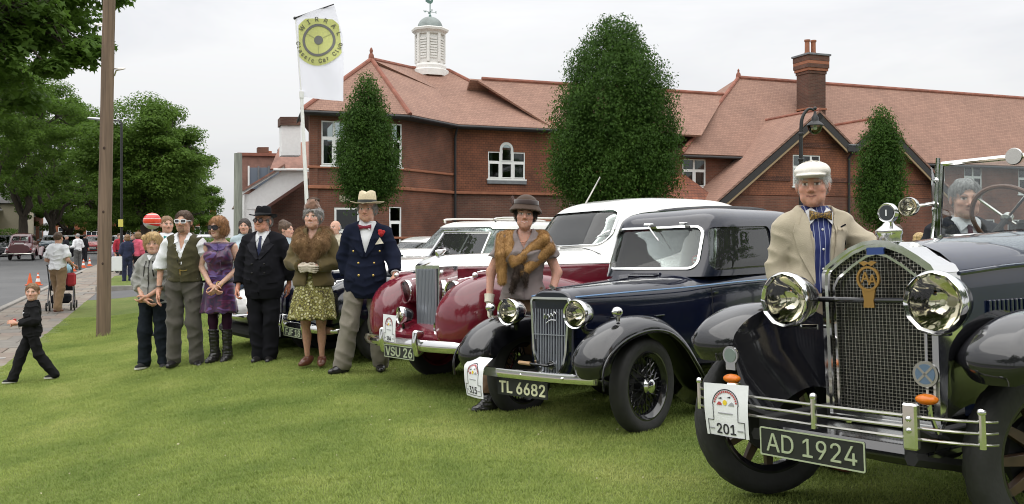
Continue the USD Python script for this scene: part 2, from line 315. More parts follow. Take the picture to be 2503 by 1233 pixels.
# grass blades: short mown tufts scattered over the lawn near the camera
def blade_patch(seed, n, size, hmin, hmax):
    r = np.random.default_rng(seed); x, y = r.uniform(-size / 2, size / 2, n), r.uniform(-size / 2, size / 2, n); a = r.uniform(0, 2 * np.pi, n); h = r.uniform(hmin, hmax, n); w = r.uniform(.0018, .0034, n); l = r.uniform(.2, 1.0, n) * h
    d = np.stack([np.cos(a), np.sin(a), 0 * a], 1); q = np.stack([-np.sin(a), np.cos(a), 0 * a], 1); b = np.stack([x, y, 0 * x - .004], 1)
    up = np.array([0, 0, 1.0]); mid = b + up * (h * .6)[:, None] + d * (l * .35)[:, None]; tip = b + up * h[:, None] + d * l[:, None]
    v = np.stack([b - q * w[:, None], b + q * w[:, None], mid - q * (w * .8)[:, None], mid + q * (w * .8)[:, None], tip], 1).reshape(-1, 3)
    i = np.arange(n)[:, None] * 5; f = np.concatenate([i + [0, 1, 3], i + [0, 3, 2], i + [2, 3, 4]]); return trimesh.Trimesh(v, f, process=False)
BLADE = raw('grass_blade', {'tc': ('geometry', {}), 'n': ('noise_texture', {'scale': 1.1, 'detail': 6.0, 'roughness': .68}), 'nb': ('noise_texture', {'scale': .28, 'detail': 3.0}), 'a': ('math', {'math_type': 'multiply_add', 'value2': .34}), 'a2': ('math', {'math_type': 'multiply_add', 'value2': .75}), 'a3': ('math', {'math_type': 'multiply_add', 'value2': .5, 'value3': -.29}),
    'r': ('rgb_ramp', {'ramp': [(.18, (.16, .225, .055)), (.38, (.275, .335, .09)), (.54, (.385, .41, .14)), (.66, (.51, .465, .225)), (.82, (.62, .53, .32))]}), 'd': ('principled_bsdf', {'roughness': .6, 'specular_ior_level': .15}), 't': ('translucent_bsdf', {}), 'm': ('mix_closure', {'fac': .3})},
    [('tc.position', 'n.vector'), ('tc.position', 'nb.vector'), ('nb.fac', 'a3.value1'), ('n.fac', 'a2.value1'), ('a3.value', 'a2.value3'), ('tc.random_per_island', 'a.value1'), ('a2.value', 'a.value3'), ('a.value', 'r.fac'), ('r.color', 'd.base_color'), ('r.color', 't.color'), ('d.BSDF', 'm.closure1'), ('t.BSDF', 'm.closure2')], 'm.closure')
pi = UsdGeom.PointInstancer.Define(stage, '/World/grass'); tag(pi, 'short mown green grass blades covering the lawn', 'grass', kind='stuff')
protos = []
for k in range(5):
    p = usdkit.mesh(stage, f'/World/grass/blade_patch_{k:03d}', blade_patch(k, 1100, .32, .010, .026), BLADE); protos.append(p.GetPath())
pi.CreatePrototypesRel().SetTargets(protos)
pos, idx, quat = [], [], []
def lz(x, y):
    v, u = to_uv(x, y); return float(lawn_z(np.array(v), u, np.array(x), np.array(y)))
for iy in range(int((18.5 - 4) / .3)):
    Y = 4.2 + iy * .3; xw = .60 * Y + .6
    for ix in range(int(2 * xw / .3)):
        X = -xw + ix * .3; cx, cy = X + .15, Y + .15; v, u = to_uv(cx, cy)
        if v < LAWN_V + .14: continue
        k = int(rng.integers(4)); a = k * math.pi / 2; z = lz(cx, cy)
        q = Gf.Rotation(Gf.Vec3d(0, 0, 1), Gf.Vec3d(*unit((-(lz(cx + .15, cy) - lz(cx - .15, cy)) / .3, -(lz(cx, cy + .15) - lz(cx, cy - .15)) / .3, 1.0)))).GetQuat()
        q = q * Gf.Quatd(math.cos(a / 2), 0, 0, math.sin(a / 2)); im = q.GetImaginary()
        pos.append((cx, cy, z)); idx.append(int(rng.integers(5))); quat.append(Gf.Quath(q.GetReal(), im[0], im[1], im[2]))
pi.CreatePositionsAttr(Vt.Vec3fArray.FromNumpy(np.array(pos, np.float32))); pi.CreateProtoIndicesAttr(Vt.IntArray(idx)); pi.CreateOrientationsAttr(Vt.QuathArray(quat))

# ---------------------------------------------------------------- the brick club house
BRICK = brickish('red_brick', (.165, .058, .031), (.125, .046, .027), (.145, .085, .058), .23, .075, .010)
BRICK_D = brickish('dark_brick', (.120, .045, .027), (.085, .035, .023), (.12, .08, .056), .23, .075, .011)
TILEHUNG = brickish('hung_tile', (.225, .080, .038), (.185, .066, .033), (.07, .028, .017), .17, .105, .007, bump=.9)
ROOF = brickish('roof_tile', (.300, .170, .122), (.250, .138, .100), (.15, .08, .058), .17, .10, .006, vec='roof', noise_amt=.16, bump=.6)
ROOFS = brickish('roof_tile_side', (.300, .170, .122), (.250, .138, .100), (.15, .08, .058), .17, .10, .006, vec='roofside', noise_amt=.16, bump=.6)
RIDGE = mat('ridge_tile', (.23, .085, .055), .8, var=.25, vscale=3)
BAND = mat('brick_string_course', (.27, .105, .055), .8, var=.2, vscale=3)
FRAME = mat('white_window_frame', (.74, .75, .73), .4)
LEAD = mat('lead_flashing', (.16, .17, .18), .55, .3, var=.2, vscale=4)
PIPE = mat('black_gutter', (.012, .012, .013), .45)
CURT = mat('pale_curtain', (.45, .46, .44), .9, var=.2, vscale=8)
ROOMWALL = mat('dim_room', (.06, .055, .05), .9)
WPANE = raw('house_pane', {'t': ('transparent_bsdf', {'color': (.55, .6, .6)}), 'g': ('glossy_bsdf', {'color': (.9, .9, .9), 'roughness': .02}), 'f': ('fresnel', {'IOR': 1.6}), 'm': ('mix_closure', {})},
            [('f.fac', 'm.fac'), ('t.BSDF', 'm.closure1'), ('g.BSDF', 'm.closure2')], 'm.closure')
def wall_with_holes(pts2, holes, z0, z1, thick=.3):
    """vertical wall from a to b (street frame), outer face on the viewer's side; holes: (s0, s1, za, zb, arched)"""
    a, b = np.array(pts2[0], float), np.array(pts2[1], float); L = np.linalg.norm(b - a); d = (b - a) / L; n = np.array([-d[1], d[0]])
    poly = sbox(0, z0, L, z1) if np.isscalar(z1) else Polygon([(0, z0), (L, z0)] + [(s, z) for s, z in z1[::-1]])
    for h in holes:
        poly = poly.difference(h)
    m = frame_to(extr(poly, thick), (a[0], a[1], 0), (d[0], d[1], 0), (0, 0, 1), (d[1], -d[0], 0)); m.apply_translation((n[0] * thick, n[1] * thick, 0)); return m
def hole(s, z, w, h): return sbox(s, z, s + w, z + h)
def window(parent, a, b, s, z, w, h, cols=3, rows=(.62,), depth=.09, arch=0.0, curtain=True, fr=.065, sill=True):
    """a casement window: frame (part) with mullions, panes as sub-parts; on the wall a->b, s along it"""
    a, b = np.array(a, float), np.array(b, float); d = unit(b - a); n = np.array([-d[1], d[0]])
    def P(m): return frame_to(m, (a[0] + d[0] * s + n[0] * depth, a[1] + d[1] * s + n[1] * depth, z), (d[0], d[1], 0), (0, 0, 1), (d[1], -d[0], 0))
    outer = sbox(0, 0, w, h); cw = w / cols
    if arch: outer = outer.union(sbox(cw * (cols // 2) - .03, 0, cw * (cols // 2 + 1) + .03, h + .12).union(Point(w / 2, h + .12).buffer(cw / 2 + .03)))
    cells = []; ys = [0] + [h * r for r in rows] + [h]
    for i in range(cols):
        for k in range(len(ys) - 1):
            c = sbox(i * cw + fr * .75, ys[k] + fr * .75, (i + 1) * cw - fr * .75, ys[k + 1] - fr * .75)
            if arch and i == cols // 2 and k == len(ys) - 2: c = c.union(sbox(i * cw + fr, ys[k + 1] - .1, (i + 1) * cw - fr, h + .12)).union(Point(w / 2, h + .12).buffer(cw / 2 - fr * .8)).difference(sbox(0, 0, w, ys[k] + fr * .75))
            cells.append(c)
    fp = outer
    for c in cells: fp = fp.difference(c)
    f = part(parent, 'window', P(extr(fp, .07)), FRAME, False)
    for c in cells:
        x0, y0, x1, y1 = c.bounds; part(f, 'pane', P(extr(c, .006, .03)), WPANE, False)
        if y1 - y0 > .5 * h: part(f, 'casement', P(extr(c.difference(c.buffer(-.035)), .05, .045)), FRAME, False)
    if sill: part(f, 'sill', P(move(cbox(-.06, w + .06, -.07, -.002, -.06, .16, .01))), FRAME, False)
    if curtain:
        for x in ([0, w - w * .2] if cols > 1 else [w * .7]):
            xs = np.linspace(x, x + w * .2, 12); v = np.stack([np.stack([xs, xs * 0 + .03, -.3 + .03 * np.sin(np.arange(12) * 2.1)], 1), np.stack([xs, xs * 0 + h, -.3 + .03 * np.sin(np.arange(12) * 2.1)], 1)])
            part(f, 'curtain', P(grid_mesh(v, False, False)), CURT, True)
    return f
def slab_roof(poly3, thick=.10):
    """a flat roof plane with thickness from 3-D corners (anticlockwise seen from above)"""
    p = np.array(poly3, float); n = unit(np.cross(p[1] - p[0], p[2] - p[0])); n = n if n[2] > 0 else -n
    x = unit(p[1] - p[0]); y = np.cross(n, x); q = np.stack([(p - p[0]) @ x, (p - p[0]) @ y], 1)
    return frame_to(extr(Polygon(q).buffer(0), thick), p[0] - n * thick, x, y, n)
def along(a, b, r=.09): return tube([a, b], r, 8)

house = thing('brick_club_house', 'long red brick club house with clay tile roofs, gables and white cupola', 'building', (0, 0, 0), STREET)
U0, UB, EZ = 38.0, 35.7, 6.3
bp = [(5.25, 37.6), (4.9, UB), (8.6, UB), (11.4, 37.99)]          # canted bay, left to right
def bay_wall(i, holes_up=(), holes_lo=()):
    a, b = bp[i], bp[i + 1]
    up = wall_with_holes((a, b), holes_up, 3.30, EZ); lo = wall_with_holes((a, b), holes_lo, -.1, 3.28)
    part(house, 'wall', up, BRICK); part(house, 'wall', lo, BRICK)
L1 = np.hypot(bp[3][0] - bp[2][0], bp[3][1] - bp[2][1])
bay_wall(0)
bay_wall(1, [hole(.45, 4.15, 1.5, 1.75), hole(3.25, 4.15, .42, 1.75)], [hole(.95, 1.55, 1.0, .95), hole(3.15, .1, .5, 2.45)])
bay_wall(2)
window(house, bp[1], bp[2], .45, 4.15, 1.5, 1.75, 3); window(house, bp[1], bp[2], 3.25, 4.15, .42, 1.75, 1)
window(house, bp[1], bp[2], .95, 1.55, 1.0, .95, 1, (), curtain=False); window(house, bp[1], bp[2], 3.15, .1, .5, 2.45, 1, (.75,), curtain=False)
def course(z, h, out, m=BAND, name='string_course'):
    pts = bp + [(16.6, U0)]
    for i in range(len(pts) - 1):
        a, b = np.array(pts[i], float), np.array(pts[i + 1], float); d = unit(b - a)
        mm = frame_to(cbox(-.02, np.linalg.norm(b - a) + .02, -.06, out, 0, h, .02), (a[0], a[1], z), (d[0], d[1], 0), (d[1], -d[0], 0), (0, 0, 1)); part(house, name, mm, m, False)
course(3.22, .13, .10); 
for i in range(3):
    a, b = np.array(bp[i], float), np.array(bp[i + 1], float); d = unit(b - a)
    part(house, 'string_course', frame_to(cbox(-.02, np.linalg.norm(b - a) + .02, -.06, .07, 0, .10, .02), (a[0], a[1], 4.02), (d[0], d[1], 0), (d[1], -d[0], 0), (0, 0, 1)), BAND, False)
    part(house, 'string_course', frame_to(cbox(-.02, np.linalg.norm(b - a) + .02, -.06, .03, 0, .09, .02), (a[0], a[1], 1.25), (d[0], d[1], 0), (d[1], -d[0], 0), (0, 0, 1)), BAND, False)
# sign over the ground-floor window
part(house, 'name_plaque', frame_to(cbox(0, .62, -.02, .05, 0, .26, .02), (6.05, UB, 2.72), (1, 0, 0), (0, -1, 0), (0, 0, 1)), mat('stone_plaque', (.35, .3, .22), .7), False)
part(house, 'notice_board', box(6.1, 6.9, UB - .05, UB - .001, .75, 1.42), mat('blue_notice', (.07, .25, .5), .5), False)
# main front, hung tiles above, dark brick below
wa, wb = (11.4, U0), (21.3, U0)
aw = 13.05 - 11.4
arch_hole = hole(aw, 3.93, 1.78, 1.22).union(sbox(aw + .56, 4, aw + 1.22, 5.27)).union(Point(aw + .89, 5.27).buffer(.33))
part(house, 'wall', wall_with_holes((wa, wb), [arch_hole], 3.36, EZ), TILEHUNG)
archway = Point(4.0, -.2).buffer(2.0, quad_segs=24)
part(house, 'wall', wall_with_holes((wa, wb), [archway.intersection(sbox(0, -.1, 9, 4))], -.1, 3.34), BRICK_D)
part(house, 'brick_arch', prism_y(affinity.translate(archway.buffer(.42).difference(archway).intersection(sbox(0, -.1, 9, 4)), 11.4, 0), U0 - .03, U0 + .1), BAND)
part(house, 'stone_kneeler', cbox(17.0, 17.35, U0 - .06, U0, 2.25, 2.9, .02), mat('pale_stone', (.42, .38, .3), .8), False)
part(house, 'door', box(14.0, 17.0, U0 + .25, U0 + .3, -.1, 2.0), mat('dark_doors', (.03, .03, .035), .5))
window(house, wa, wb, aw, 3.93, 1.78, 1.22, 3, (.62,), arch=1)
part(house, 'slate_sill', cbox(13.0, 14.88, U0 - .08, U0 + .05, 3.70, 3.86, .015), LEAD, False)
# side and rear walls (close the rooms), one dim partition behind the windows
part(house, 'wall', wall_with_holes(((6.9, 46.0), (5.25, 37.6)), [], -.1, EZ), BRICK); part(house, 'wall', wall_with_holes(((45, 46.5), (6.9, 46.5)), [], -.1, 6.2), BRICK)
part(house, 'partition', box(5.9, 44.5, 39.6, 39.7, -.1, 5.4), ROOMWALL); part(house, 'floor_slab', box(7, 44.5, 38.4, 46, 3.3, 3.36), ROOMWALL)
# roofs of the left half: canted bay, pavilion, connecting range
ov = .45
def E3(v, u, z=EZ): return (v, u, z)
apex = (7.9, 38.5, 9.0); pv0, pv1 = (10.8, 43, 9.6), (12.7, 43, 9.6)
e0, e1, e2, e3 = (4.75, 38.1, EZ - .05), (4.55, UB - ov, EZ - .05), (8.8, UB - ov, EZ - .05), (11.5, U0 - ov, EZ - .05)
for name, poly, m in (('roof', [e1, e2, apex], ROOF), ('roof', [e2, e3, (11.5, 40.6, 8.2), apex], ROOF), ('roof', [e0, e1, apex], ROOFS), ('roof', [(6.6, 46.5, EZ), e0, apex, (9.6, 43, 9.05)], ROOFS),
    ('roof', [e3, (16.4, U0 - ov, EZ - .05), pv1, pv0], ROOF), ('roof', [(16.4, U0 - ov, EZ - .05), (16.4, 46, EZ), pv1], ROOFS),
    ('roof', [(16.1, U0 - ov, EZ - .055), (23.8, U0 - ov, EZ - .055), (27.1, 40.5, 8.8), (13.3, 40.5, 8.8)], ROOF), ('roof', [(27.1, 40.5, 8.8), (27.1, 43.5, 6.2), (13, 43.5, 6.2), (13, 40.5, 8.8)], ROOF)):
    part(house, name, slab_roof(poly), m, False)
part(house, 'roof', hull(np.array([apex, (9.6, 43, 9.05), pv0, (11.5, 40.6, 8.2), (8.0, 39.5, 8.4)])), ROOF, False)
for a, b in ((apex, pv0), (pv0, pv1), (pv1, (16.4, U0 - ov, EZ)), (apex, e2), (apex, e1), ((13.6, 40.5, 8.83), (27.0, 40.5, 8.83))):
    part(house, 'ridge_tiles', along(a, b, .10), RIDGE)
part(house, 'finial', move(revolve([(.0, .75), (.05, .7), (.1, .55), (.07, .42), (.14, .3), (.16, .1), (.12, 0)], 12), (apex[0], apex[1], apex[2] - .05), s=(.8, .8, .75)), RIDGE)
for a, b in ((e0, e1), (e1, e2), (e2, e3), (e3, (22.4, U0 - ov, EZ - .05))):
    part(house, 'gutter', along(np.array(a) + (0, -.03, -.10), np.array(b) + (0, -.03, -.10), .065), PIPE)
    a, b = np.array(a), np.array(b); part(house, 'soffit', slab_roof([a + (0, .03, -.13), b + (0, .03, -.13), b + (0, .6, -.13), a + (0, .6, -.13)], .03), mat('dark_soffit', (.05, .045, .04), .8), False)
for v in (11.5, 17.6): part(house, 'downpipe', tube([(v, U0 - .45, EZ - .15), (v, U0 - .25, EZ - .35), (v, U0 - .09, EZ - .6), (v, U0 - .09, 0)], .055, 8), PIPE)
# cupola
cu = move(trimesh.Trimesh(), (0, 0, 0)) if False else None
CUP = (11.75, 43.0)
def octa(prof): m = revolve(prof, 8); return move(m, (CUP[0], CUP[1], 0), rz=22.5)
CUPW = mat('cupola_white_paint', (.70, .69, .66), .55, var=.05)
part(house, 'cupola', octa([(0.0, 9.35), (.78, 9.35), (.80, 9.72), (.74, 9.80), (.70, 9.84), (.66, 11.28), (.70, 11.32), (0, 11.32)]), CUPW, False)
part(house, 'cupola_base', octa([(0, 9.2), (.92, 9.2), (.92, 9.5), (.82, 9.56), (0, 9.56)]), CUPW, False)
cup2 = part(house, 'cornice', octa([(0, 11.25), (.74, 11.25), (.78, 11.33), (.90, 11.42), (.93, 11.52), (.90, 11.56), (0, 11.56)]), CUPW, False)
for k in range(8):
    a = math.radians(45 * k + 45 / 2); a2 = math.radians(45 * k + 45); 
    part(house, 'pilaster', move(cbox(-.07, .07, -.05, .06, 9.86, 11.26, .012), (CUP[0] + .70 * math.cos(a), CUP[1] + .70 * math.sin(a), 0), rz=math.degrees(a) - 90), CUPW, False)
    r = .645; louv = [frame_to(cbox(-.17, .17, -.01, .03, 0, .09, .004), (CUP[0] + r * math.cos(a2), CUP[1] + r * math.sin(a2), 10.05 + j * .13), (-math.sin(a2), math.cos(a2), 0), (math.cos(a2), math.sin(a2), 0), (0, 0, 1)) for j in range(8)]
    for l in louv: part(cup2, 'louvre', l, CUPW, False)
part(house, 'dome', move(revolve([(.66, 0), (.66, .06)] + [(.62 * math.cos(t), .06 + .56 * math.sin(t)) for t in np.linspace(0, 1.5, 10)] + [(0, .63)], 24), (*CUP, 11.56)), mat('dome_lead', (.22, .25, .24), .6, .2, var=.2, vscale=3))
GREENM = mat('verdigris', (.10, .19, .16), .6, .3)
wv = part(house, 'weather_vane', [cyl((*CUP, 12.15), (*CUP, 13.0), .025, 6), cyl((CUP[0] - .28, CUP[1], 12.42), (CUP[0] + .28, CUP[1], 12.42), .012, 6), cyl((CUP[0], CUP[1] - .28, 12.42), (CUP[0], CUP[1] + .28, 12.42), .012, 6), sphere((*CUP, 12.22), .07, 1)], GREENM)
cock = Polygon([(-.30, .0), (-.22, .22), (-.10, .10), (.05, .08), (.12, .22), (.17, .34), (.24, .27), (.20, .20), (.16, .02), (.05, -.07), (-.12, -.07)])
part(wv, 'cockerel', move(prism_y(cock, -.012, .012), (CUP[0], CUP[1], 12.9), rz=25), GREENM, False)
for s, (dx, dy) in zip('NESW', ((0, .3), (.3, 0), (0, -.3), (-.3, 0))): part(wv, 'compass_letter', move(frame_to(text_mesh(s, .11, .015), (0, 0, 0), (1, 0, 0), (0, 0, 1), (0, -1, 0)), (CUP[0] + dx - .04, CUP[1] + dy, 12.38)), GREENM, False)

# right half: tall main range with two gables
RZ, RU, REZ, RE0 = 10.0, 41.6, 5.6, 37.8
rr0 = (28.7, RU, RZ)
part(house, 'roof', slab_roof([(22.6, RE0 - ov, REZ - .3), (62, RE0 - ov, REZ - .3), (62, RU, RZ), rr0]), ROOF, False)
part(house, 'roof', slab_roof([(22.6, 46, REZ - .3), (22.6, RE0 - ov, REZ - .3), rr0]), ROOFS, False)
part(house, 'roof', slab_roof([rr0, (62, RU, RZ), (62, 46.2, 5.3), (22.6, 46.2, 5.3)]), ROOF, False)
part(house, 'ridge_tiles', along(rr0, (62, RU, RZ), .12), RIDGE); part(house, 'ridge_tiles', along(rr0, (22.6, RE0 - ov, REZ - .25), .10), RIDGE)
part(house, 'finial', move(revolve([(.0, .5), (.06, .4), (.05, .3), (.12, .2), (.14, 0)], 12), (28.7, RU, RZ)), RIDGE)
wins = [(22.9, 3.75, 1.3, 1.35), (38.1, 3.9, 1.3, 1.35), (40.75, 3.75, 1.3, 1.5), (44.8, 3.75, 1.3, 1.5)]
ra, rb = (21.3, RE0), (62.0, RE0)
part(house, 'wall', wall_with_holes((ra, rb), [hole(v - 21.3, z, w, h) for v, z, w, h in wins] + [hole(v - 21.3, .1, 1.7, 2.2) for v in (38.6, 41.3, 44, 46.7)], -.1, REZ), BRICK)
for v, z, w, h in wins: window(house, ra, rb, v - 21.3, z, w, h, 2, (.6,))
for v in (38.6, 41.3, 44, 46.7): window(house, ra, rb, v - 21.3, .1, 1.7, 2.2, 2, (.7,), curtain=False, sill=False)
part(house, 'gutter', along((22.6, RE0 - ov - .03, REZ - .42), (62, RE0 - ov - .03, REZ - .42), .065), PIPE)
UG = 35.5
SL = .77
g1, g2, valley, gl, gr = (28.8, 7.4), (32.62, 7.22), (30.8, 5.82), (22.95, 2.9), (37.2, 3.65)
holes = [hole(27.55, 3.75, 1.6, 1.5), hole(31.75, 3.9, 1.15, 1.35)]
gp = Polygon([(gl[0] + .5, -.1), (gr[0] - .5, -.1), (gr[0] - .5, 3.9), (g2[0], g2[1] - .12), (valley[0], valley[1] - .12), (g1[0], g1[1] - .12), (gl[0] + .5, 3.1)])
for h in holes: gp = gp.difference(h)
part(house, 'gable_wall', prism_y(gp.intersection(sbox(0, 3.3, 60, 9)), UG, UG + .3), TILEHUNG); part(house, 'gable_wall', prism_y(gp.intersection(sbox(0, -1, 60, 3.27)), UG, UG + .3), BRICK)
for z in (5.62, 3.98):
    for seg in (((24, 41), z),):
        s = gp.buffer(-.05).intersection(sbox(20, z, 41, z + .22)).difference(sbox(27.4, 3.7, 29.3, 5.3)).difference(sbox(31.6, 3.8, 33.0, 5.3))
        nn = 0
        for g in getattr(s, 'geoms', [s]):
            if g.area > .03: part(house, 'tile_band', prism_y(g, UG - .035, UG + .01), brickish('scallop_tile', (.12, .045, .026), (.20, .07, .036), (.05, .022, .015), .12, .07, .012, bump=1.0), False)
ga, gb = (0.0, UG), (60.0, UG)
window(house, ga, gb, 27.55, 3.75, 1.6, 1.5, 3, (.62,)); window(house, ga, gb, 31.75, 3.9, 1.15, 1.35, 2, (.62,))
def back(z): return RE0 + (z - REZ + .3) / ((RZ - REZ + .3) / (RU - RE0 + ov)) - ov + .25
f = UG - .4
for lo, hi, m in ((gl, g1, None), (valley, g1, None), (valley, g2, None), (gr, g2, None)):
    lo3, hi3 = np.array([lo[0], f, lo[1]]), np.array([hi[0], f, hi[1]]); lb, hb = lo3.copy(), hi3.copy(); lb[1] = max(back(lo[1]), RE0 + .05); hb[1] = back(hi[1])
    part(house, 'roof', slab_roof([lo3, hi3, hb, lb], .09), ROOFS, False)
    d = unit(hi3 - lo3); nrm = np.array([-d[2], 0, d[0]]); nrm = nrm if nrm[2] > 0 else -nrm
    part(house, 'bargeboard', hull(np.array([p + nrm * k + np.array([0, y, 0]) for p in (lo3, hi3) for k in (-.42, -.13) for y in (.02, .07)])), mat('dark_bargeboard', (.022, .02, .02), .6), False)
    part(house, 'verge_batten', hull(np.array([p + nrm * k + np.array([0, y, 0]) for p in (lo3, hi3) for k in (-.52, -.43) for y in (.03, .09)])), mat('buff_batten', (.28, .2, .11), .7), False)
part(house, 'ridge_tiles', along((g1[0], f, g1[1]), (g1[0], back(g1[1]), g1[1]), .09), RIDGE); part(house, 'ridge_tiles', along((g2[0], f, g2[1]), (g2[0], back(g2[1]), g2[1]), .09), RIDGE)
part(house, 'lead_hopper', cbox(30.45, 31.15, f - .02, f + .3, 5.45, 5.75, .03), PIPE); part(house, 'lead_flashing', cbox(30.5, 31.1, f - .03, f + .5, 5.75, 5.82, .02), LEAD)
part(house, 'downpipe', tube([(30.8, f, 5.5), (30.8, UG - .08, 5.2), (30.8, UG - .08, 0)], .06, 8), PIPE); part(house, 'downpipe', tube([(22.3, RE0 - .5, REZ - .4), (22.3, RE0 - .1, REZ - .8), (22.3, RE0 - .1, 2.5)], .055, 8), PIPE)
part(house, 'lead_flashing', tube([(22.6, RE0 - .05, 2.7), (23.4, RE0 - .06, 2.75), (25.9, RE0 - .06, 5.1)], .09, 4), LEAD, False)
# chimney
cv, cq = 31.75, 39.4
part(house, 'chimney', [cbox(cv - .55, cv + .55, cq - .5, cq + .5, 7.0, 9.95, .01)], BRICK_D, False)
for (o, z0, z1, m) in ((.05, 8.05, 8.15, BAND), (.04, 9.95, 10.1, BRICK_D), (.09, 10.1, 10.25, BAND), (.13, 10.25, 10.45, BRICK_D), (.13, 10.45, 10.62, BAND), (.14, 10.62, 10.9, BRICK_D), (.2, 10.9, 11.0, LEAD)):
    part(house, 'chimney_course', cbox(cv - .55 - o, cv + .55 + o, cq - .5 - o, cq + .5 + o, z0, z1, .01), m, False)
for x in (-.2, .2): part(house, 'chimney_pot', move(revolve([(0, 0), (.16, 0), (.15, .12), (.13, .2), (.125, .7), (.16, .74), (.16, .82), (.11, .82), (.1, .3), (0, .3)], 14), (cv + x - .05, cq, 11.0)), BAND)
# low entrance roof behind the tree
lo = [(17.6, 35.6, 2.55), (24.3, 35.6, 2.55), (23.0, RE0, 4.35), (18.1, U0, 4.35)]
part(house, 'porch_roof', slab_roof(lo), brickish('porch_tile', (.30, .10, .05), (.22, .075, .04), (.10, .04, .03), .17, .14, .012, vec='roof', bump=1.0), False)
part(house, 'porch_wall', box(18.2, 23.9, 36.0, 36.2, -.1, 2.5), BRICK_D); part(house, 'gutter', along((17.5, 35.56, 2.45), (24.4, 35.56, 2.45), .06), PIPE)
part(house, 'lead_flashing', cbox(17.3, 18.0, U0 - .3, U0 - .01, 4.3, 4.42, .02), LEAD, False)

# white-gabled house and neighbours beyond the bay
def Q(px, py, u):
    """street-frame point on the plane at depth u seen at a picture position"""
    t = (px - PCX) / FPX; Y = u / (.937 - .35 * t); return (.937 * t * Y + .35 * Y, u, CAM_H - (py - PCY) / FPX * Y)
def qpoly(pts, u): return Polygon([(q[0], q[2]) for q in (Q(x, y, u) for x, y in pts)])
cot = thing('white_gabled_house', 'white rendered house with long sloping tiled roof beside the brick bay', 'building', (0, 0, 0), STREET)
RENDER = mat('white_render', (.74, .74, .73), .8, var=.05); TILE2 = mat('weathered_tile', (.24, .125, .095), .8, var=.25, vscale=3, bump=.3, bscale=12)
part(cot, 'gable_wall', prism_y(qpoly([(604, 478), (690, 418), (748, 418), (748, 438), (640, 512), (604, 512)], 50), 50, 50.3), RENDER, False)
part(cot, 'wall', prism_y(qpoly([(640, 516), (700, 475), (760, 432), (760, 600), (640, 600)], 51), 51, 51.3), BRICK_D, False)
part(cot, 'wall', prism_y(qpoly([(596, 475), (622, 475), (622, 600), (596, 600)], 50.1), 50.02, 50.2), RENDER, False)
def band(p, u, w0, w1, d0, d1):
    a, b = np.array(Q(*p[0], u)), np.array(Q(*p[1], u)); return hull(np.array([(q[0], y, q[2] + k) for q in (a, b) for k in (w0, w1) for y in (u - d0, u + d1)]))
part(cot, 'verge_board', band(((592, 476), (694, 413)), 50, .0, .2, .2, -.02), FRAME, False)
part(cot, 'soffit_board', band(((640, 511), (750, 437)), 50, -.18, .0, .15, -.01), mat('dark_brown_board', (.09, .035, .025), .7), False)
r4 = [Q(590, 474, 50), Q(694, 411, 50), Q(694, 411, 50), Q(590, 474, 50)]; r4 = [np.array(r4[0]) + (0, -.3, .2), np.array(r4[1]) + (0, -.3, .2), np.array(r4[1]) + (0, 2.6, .2), np.array(r4[0]) + (0, 2.6, .2)]
part(cot, 'roof', slab_roof(r4), TILE2, False)
part(cot, 'roof', slab_roof([Q(660, 413, 49.8), Q(760, 413, 49.8), Q(760, 345, 52), Q(742, 352, 52), Q(683, 378, 52)]), TILE2, False)
part(cot, 'gutter', along(Q(668, 415, 49.7), Q(755, 415, 49.7), .06), FRAME)
part(cot, 'upper_wall', prism_y(qpoly([(584, 378), (700, 378), (700, 500), (584, 500)], 54), 54, 55), TILE2, False)
part(cot, 'roof_edge', band(((580, 379), (700, 381)), 54, -.05, .12, .15, .5), RIDGE, False)
part(cot, 'dormer', prism_y(qpoly([(608, 410), (682, 410), (682, 462), (608, 462)], 53.5), 53.5, 53.9), mat('slate_blue_panel', (.13, .16, .2), .6), False)
for x in (608, 632, 657): part(cot, 'dormer_frame', prism_y(qpoly([(x - 2, 406), (x + 2, 406), (x + 2, 462), (x - 2, 462)], 53.4), 53.38, 53.49), FRAME if x == 608 else LEAD, False)
part(cot, 'chimney', prism_y(qpoly([(630, 360), (657, 360), (657, 382), (630, 382)], 56), 56, 56.8), BRICK, False)
part(cot, 'chimney', prism_y(qpoly([(688, 300), (735, 300), (735, 380), (688, 380)], 47), 47, 48), RENDER, False); part(cot, 'chimney_cap', prism_y(qpoly([(685, 286), (735, 286), (735, 306), (685, 306)], 46.9), 46.9, 48.1), BRICK_D, False)
part(cot, 'vent_pipe', cyl(Q(682, 385, 54), Q(682, 366, 54), .1, 8), PIPE); part(cot, 'downpipe', cyl(Q(596, 476, 49.9), Q(592, 600, 49.9), .07, 6), FRAME)

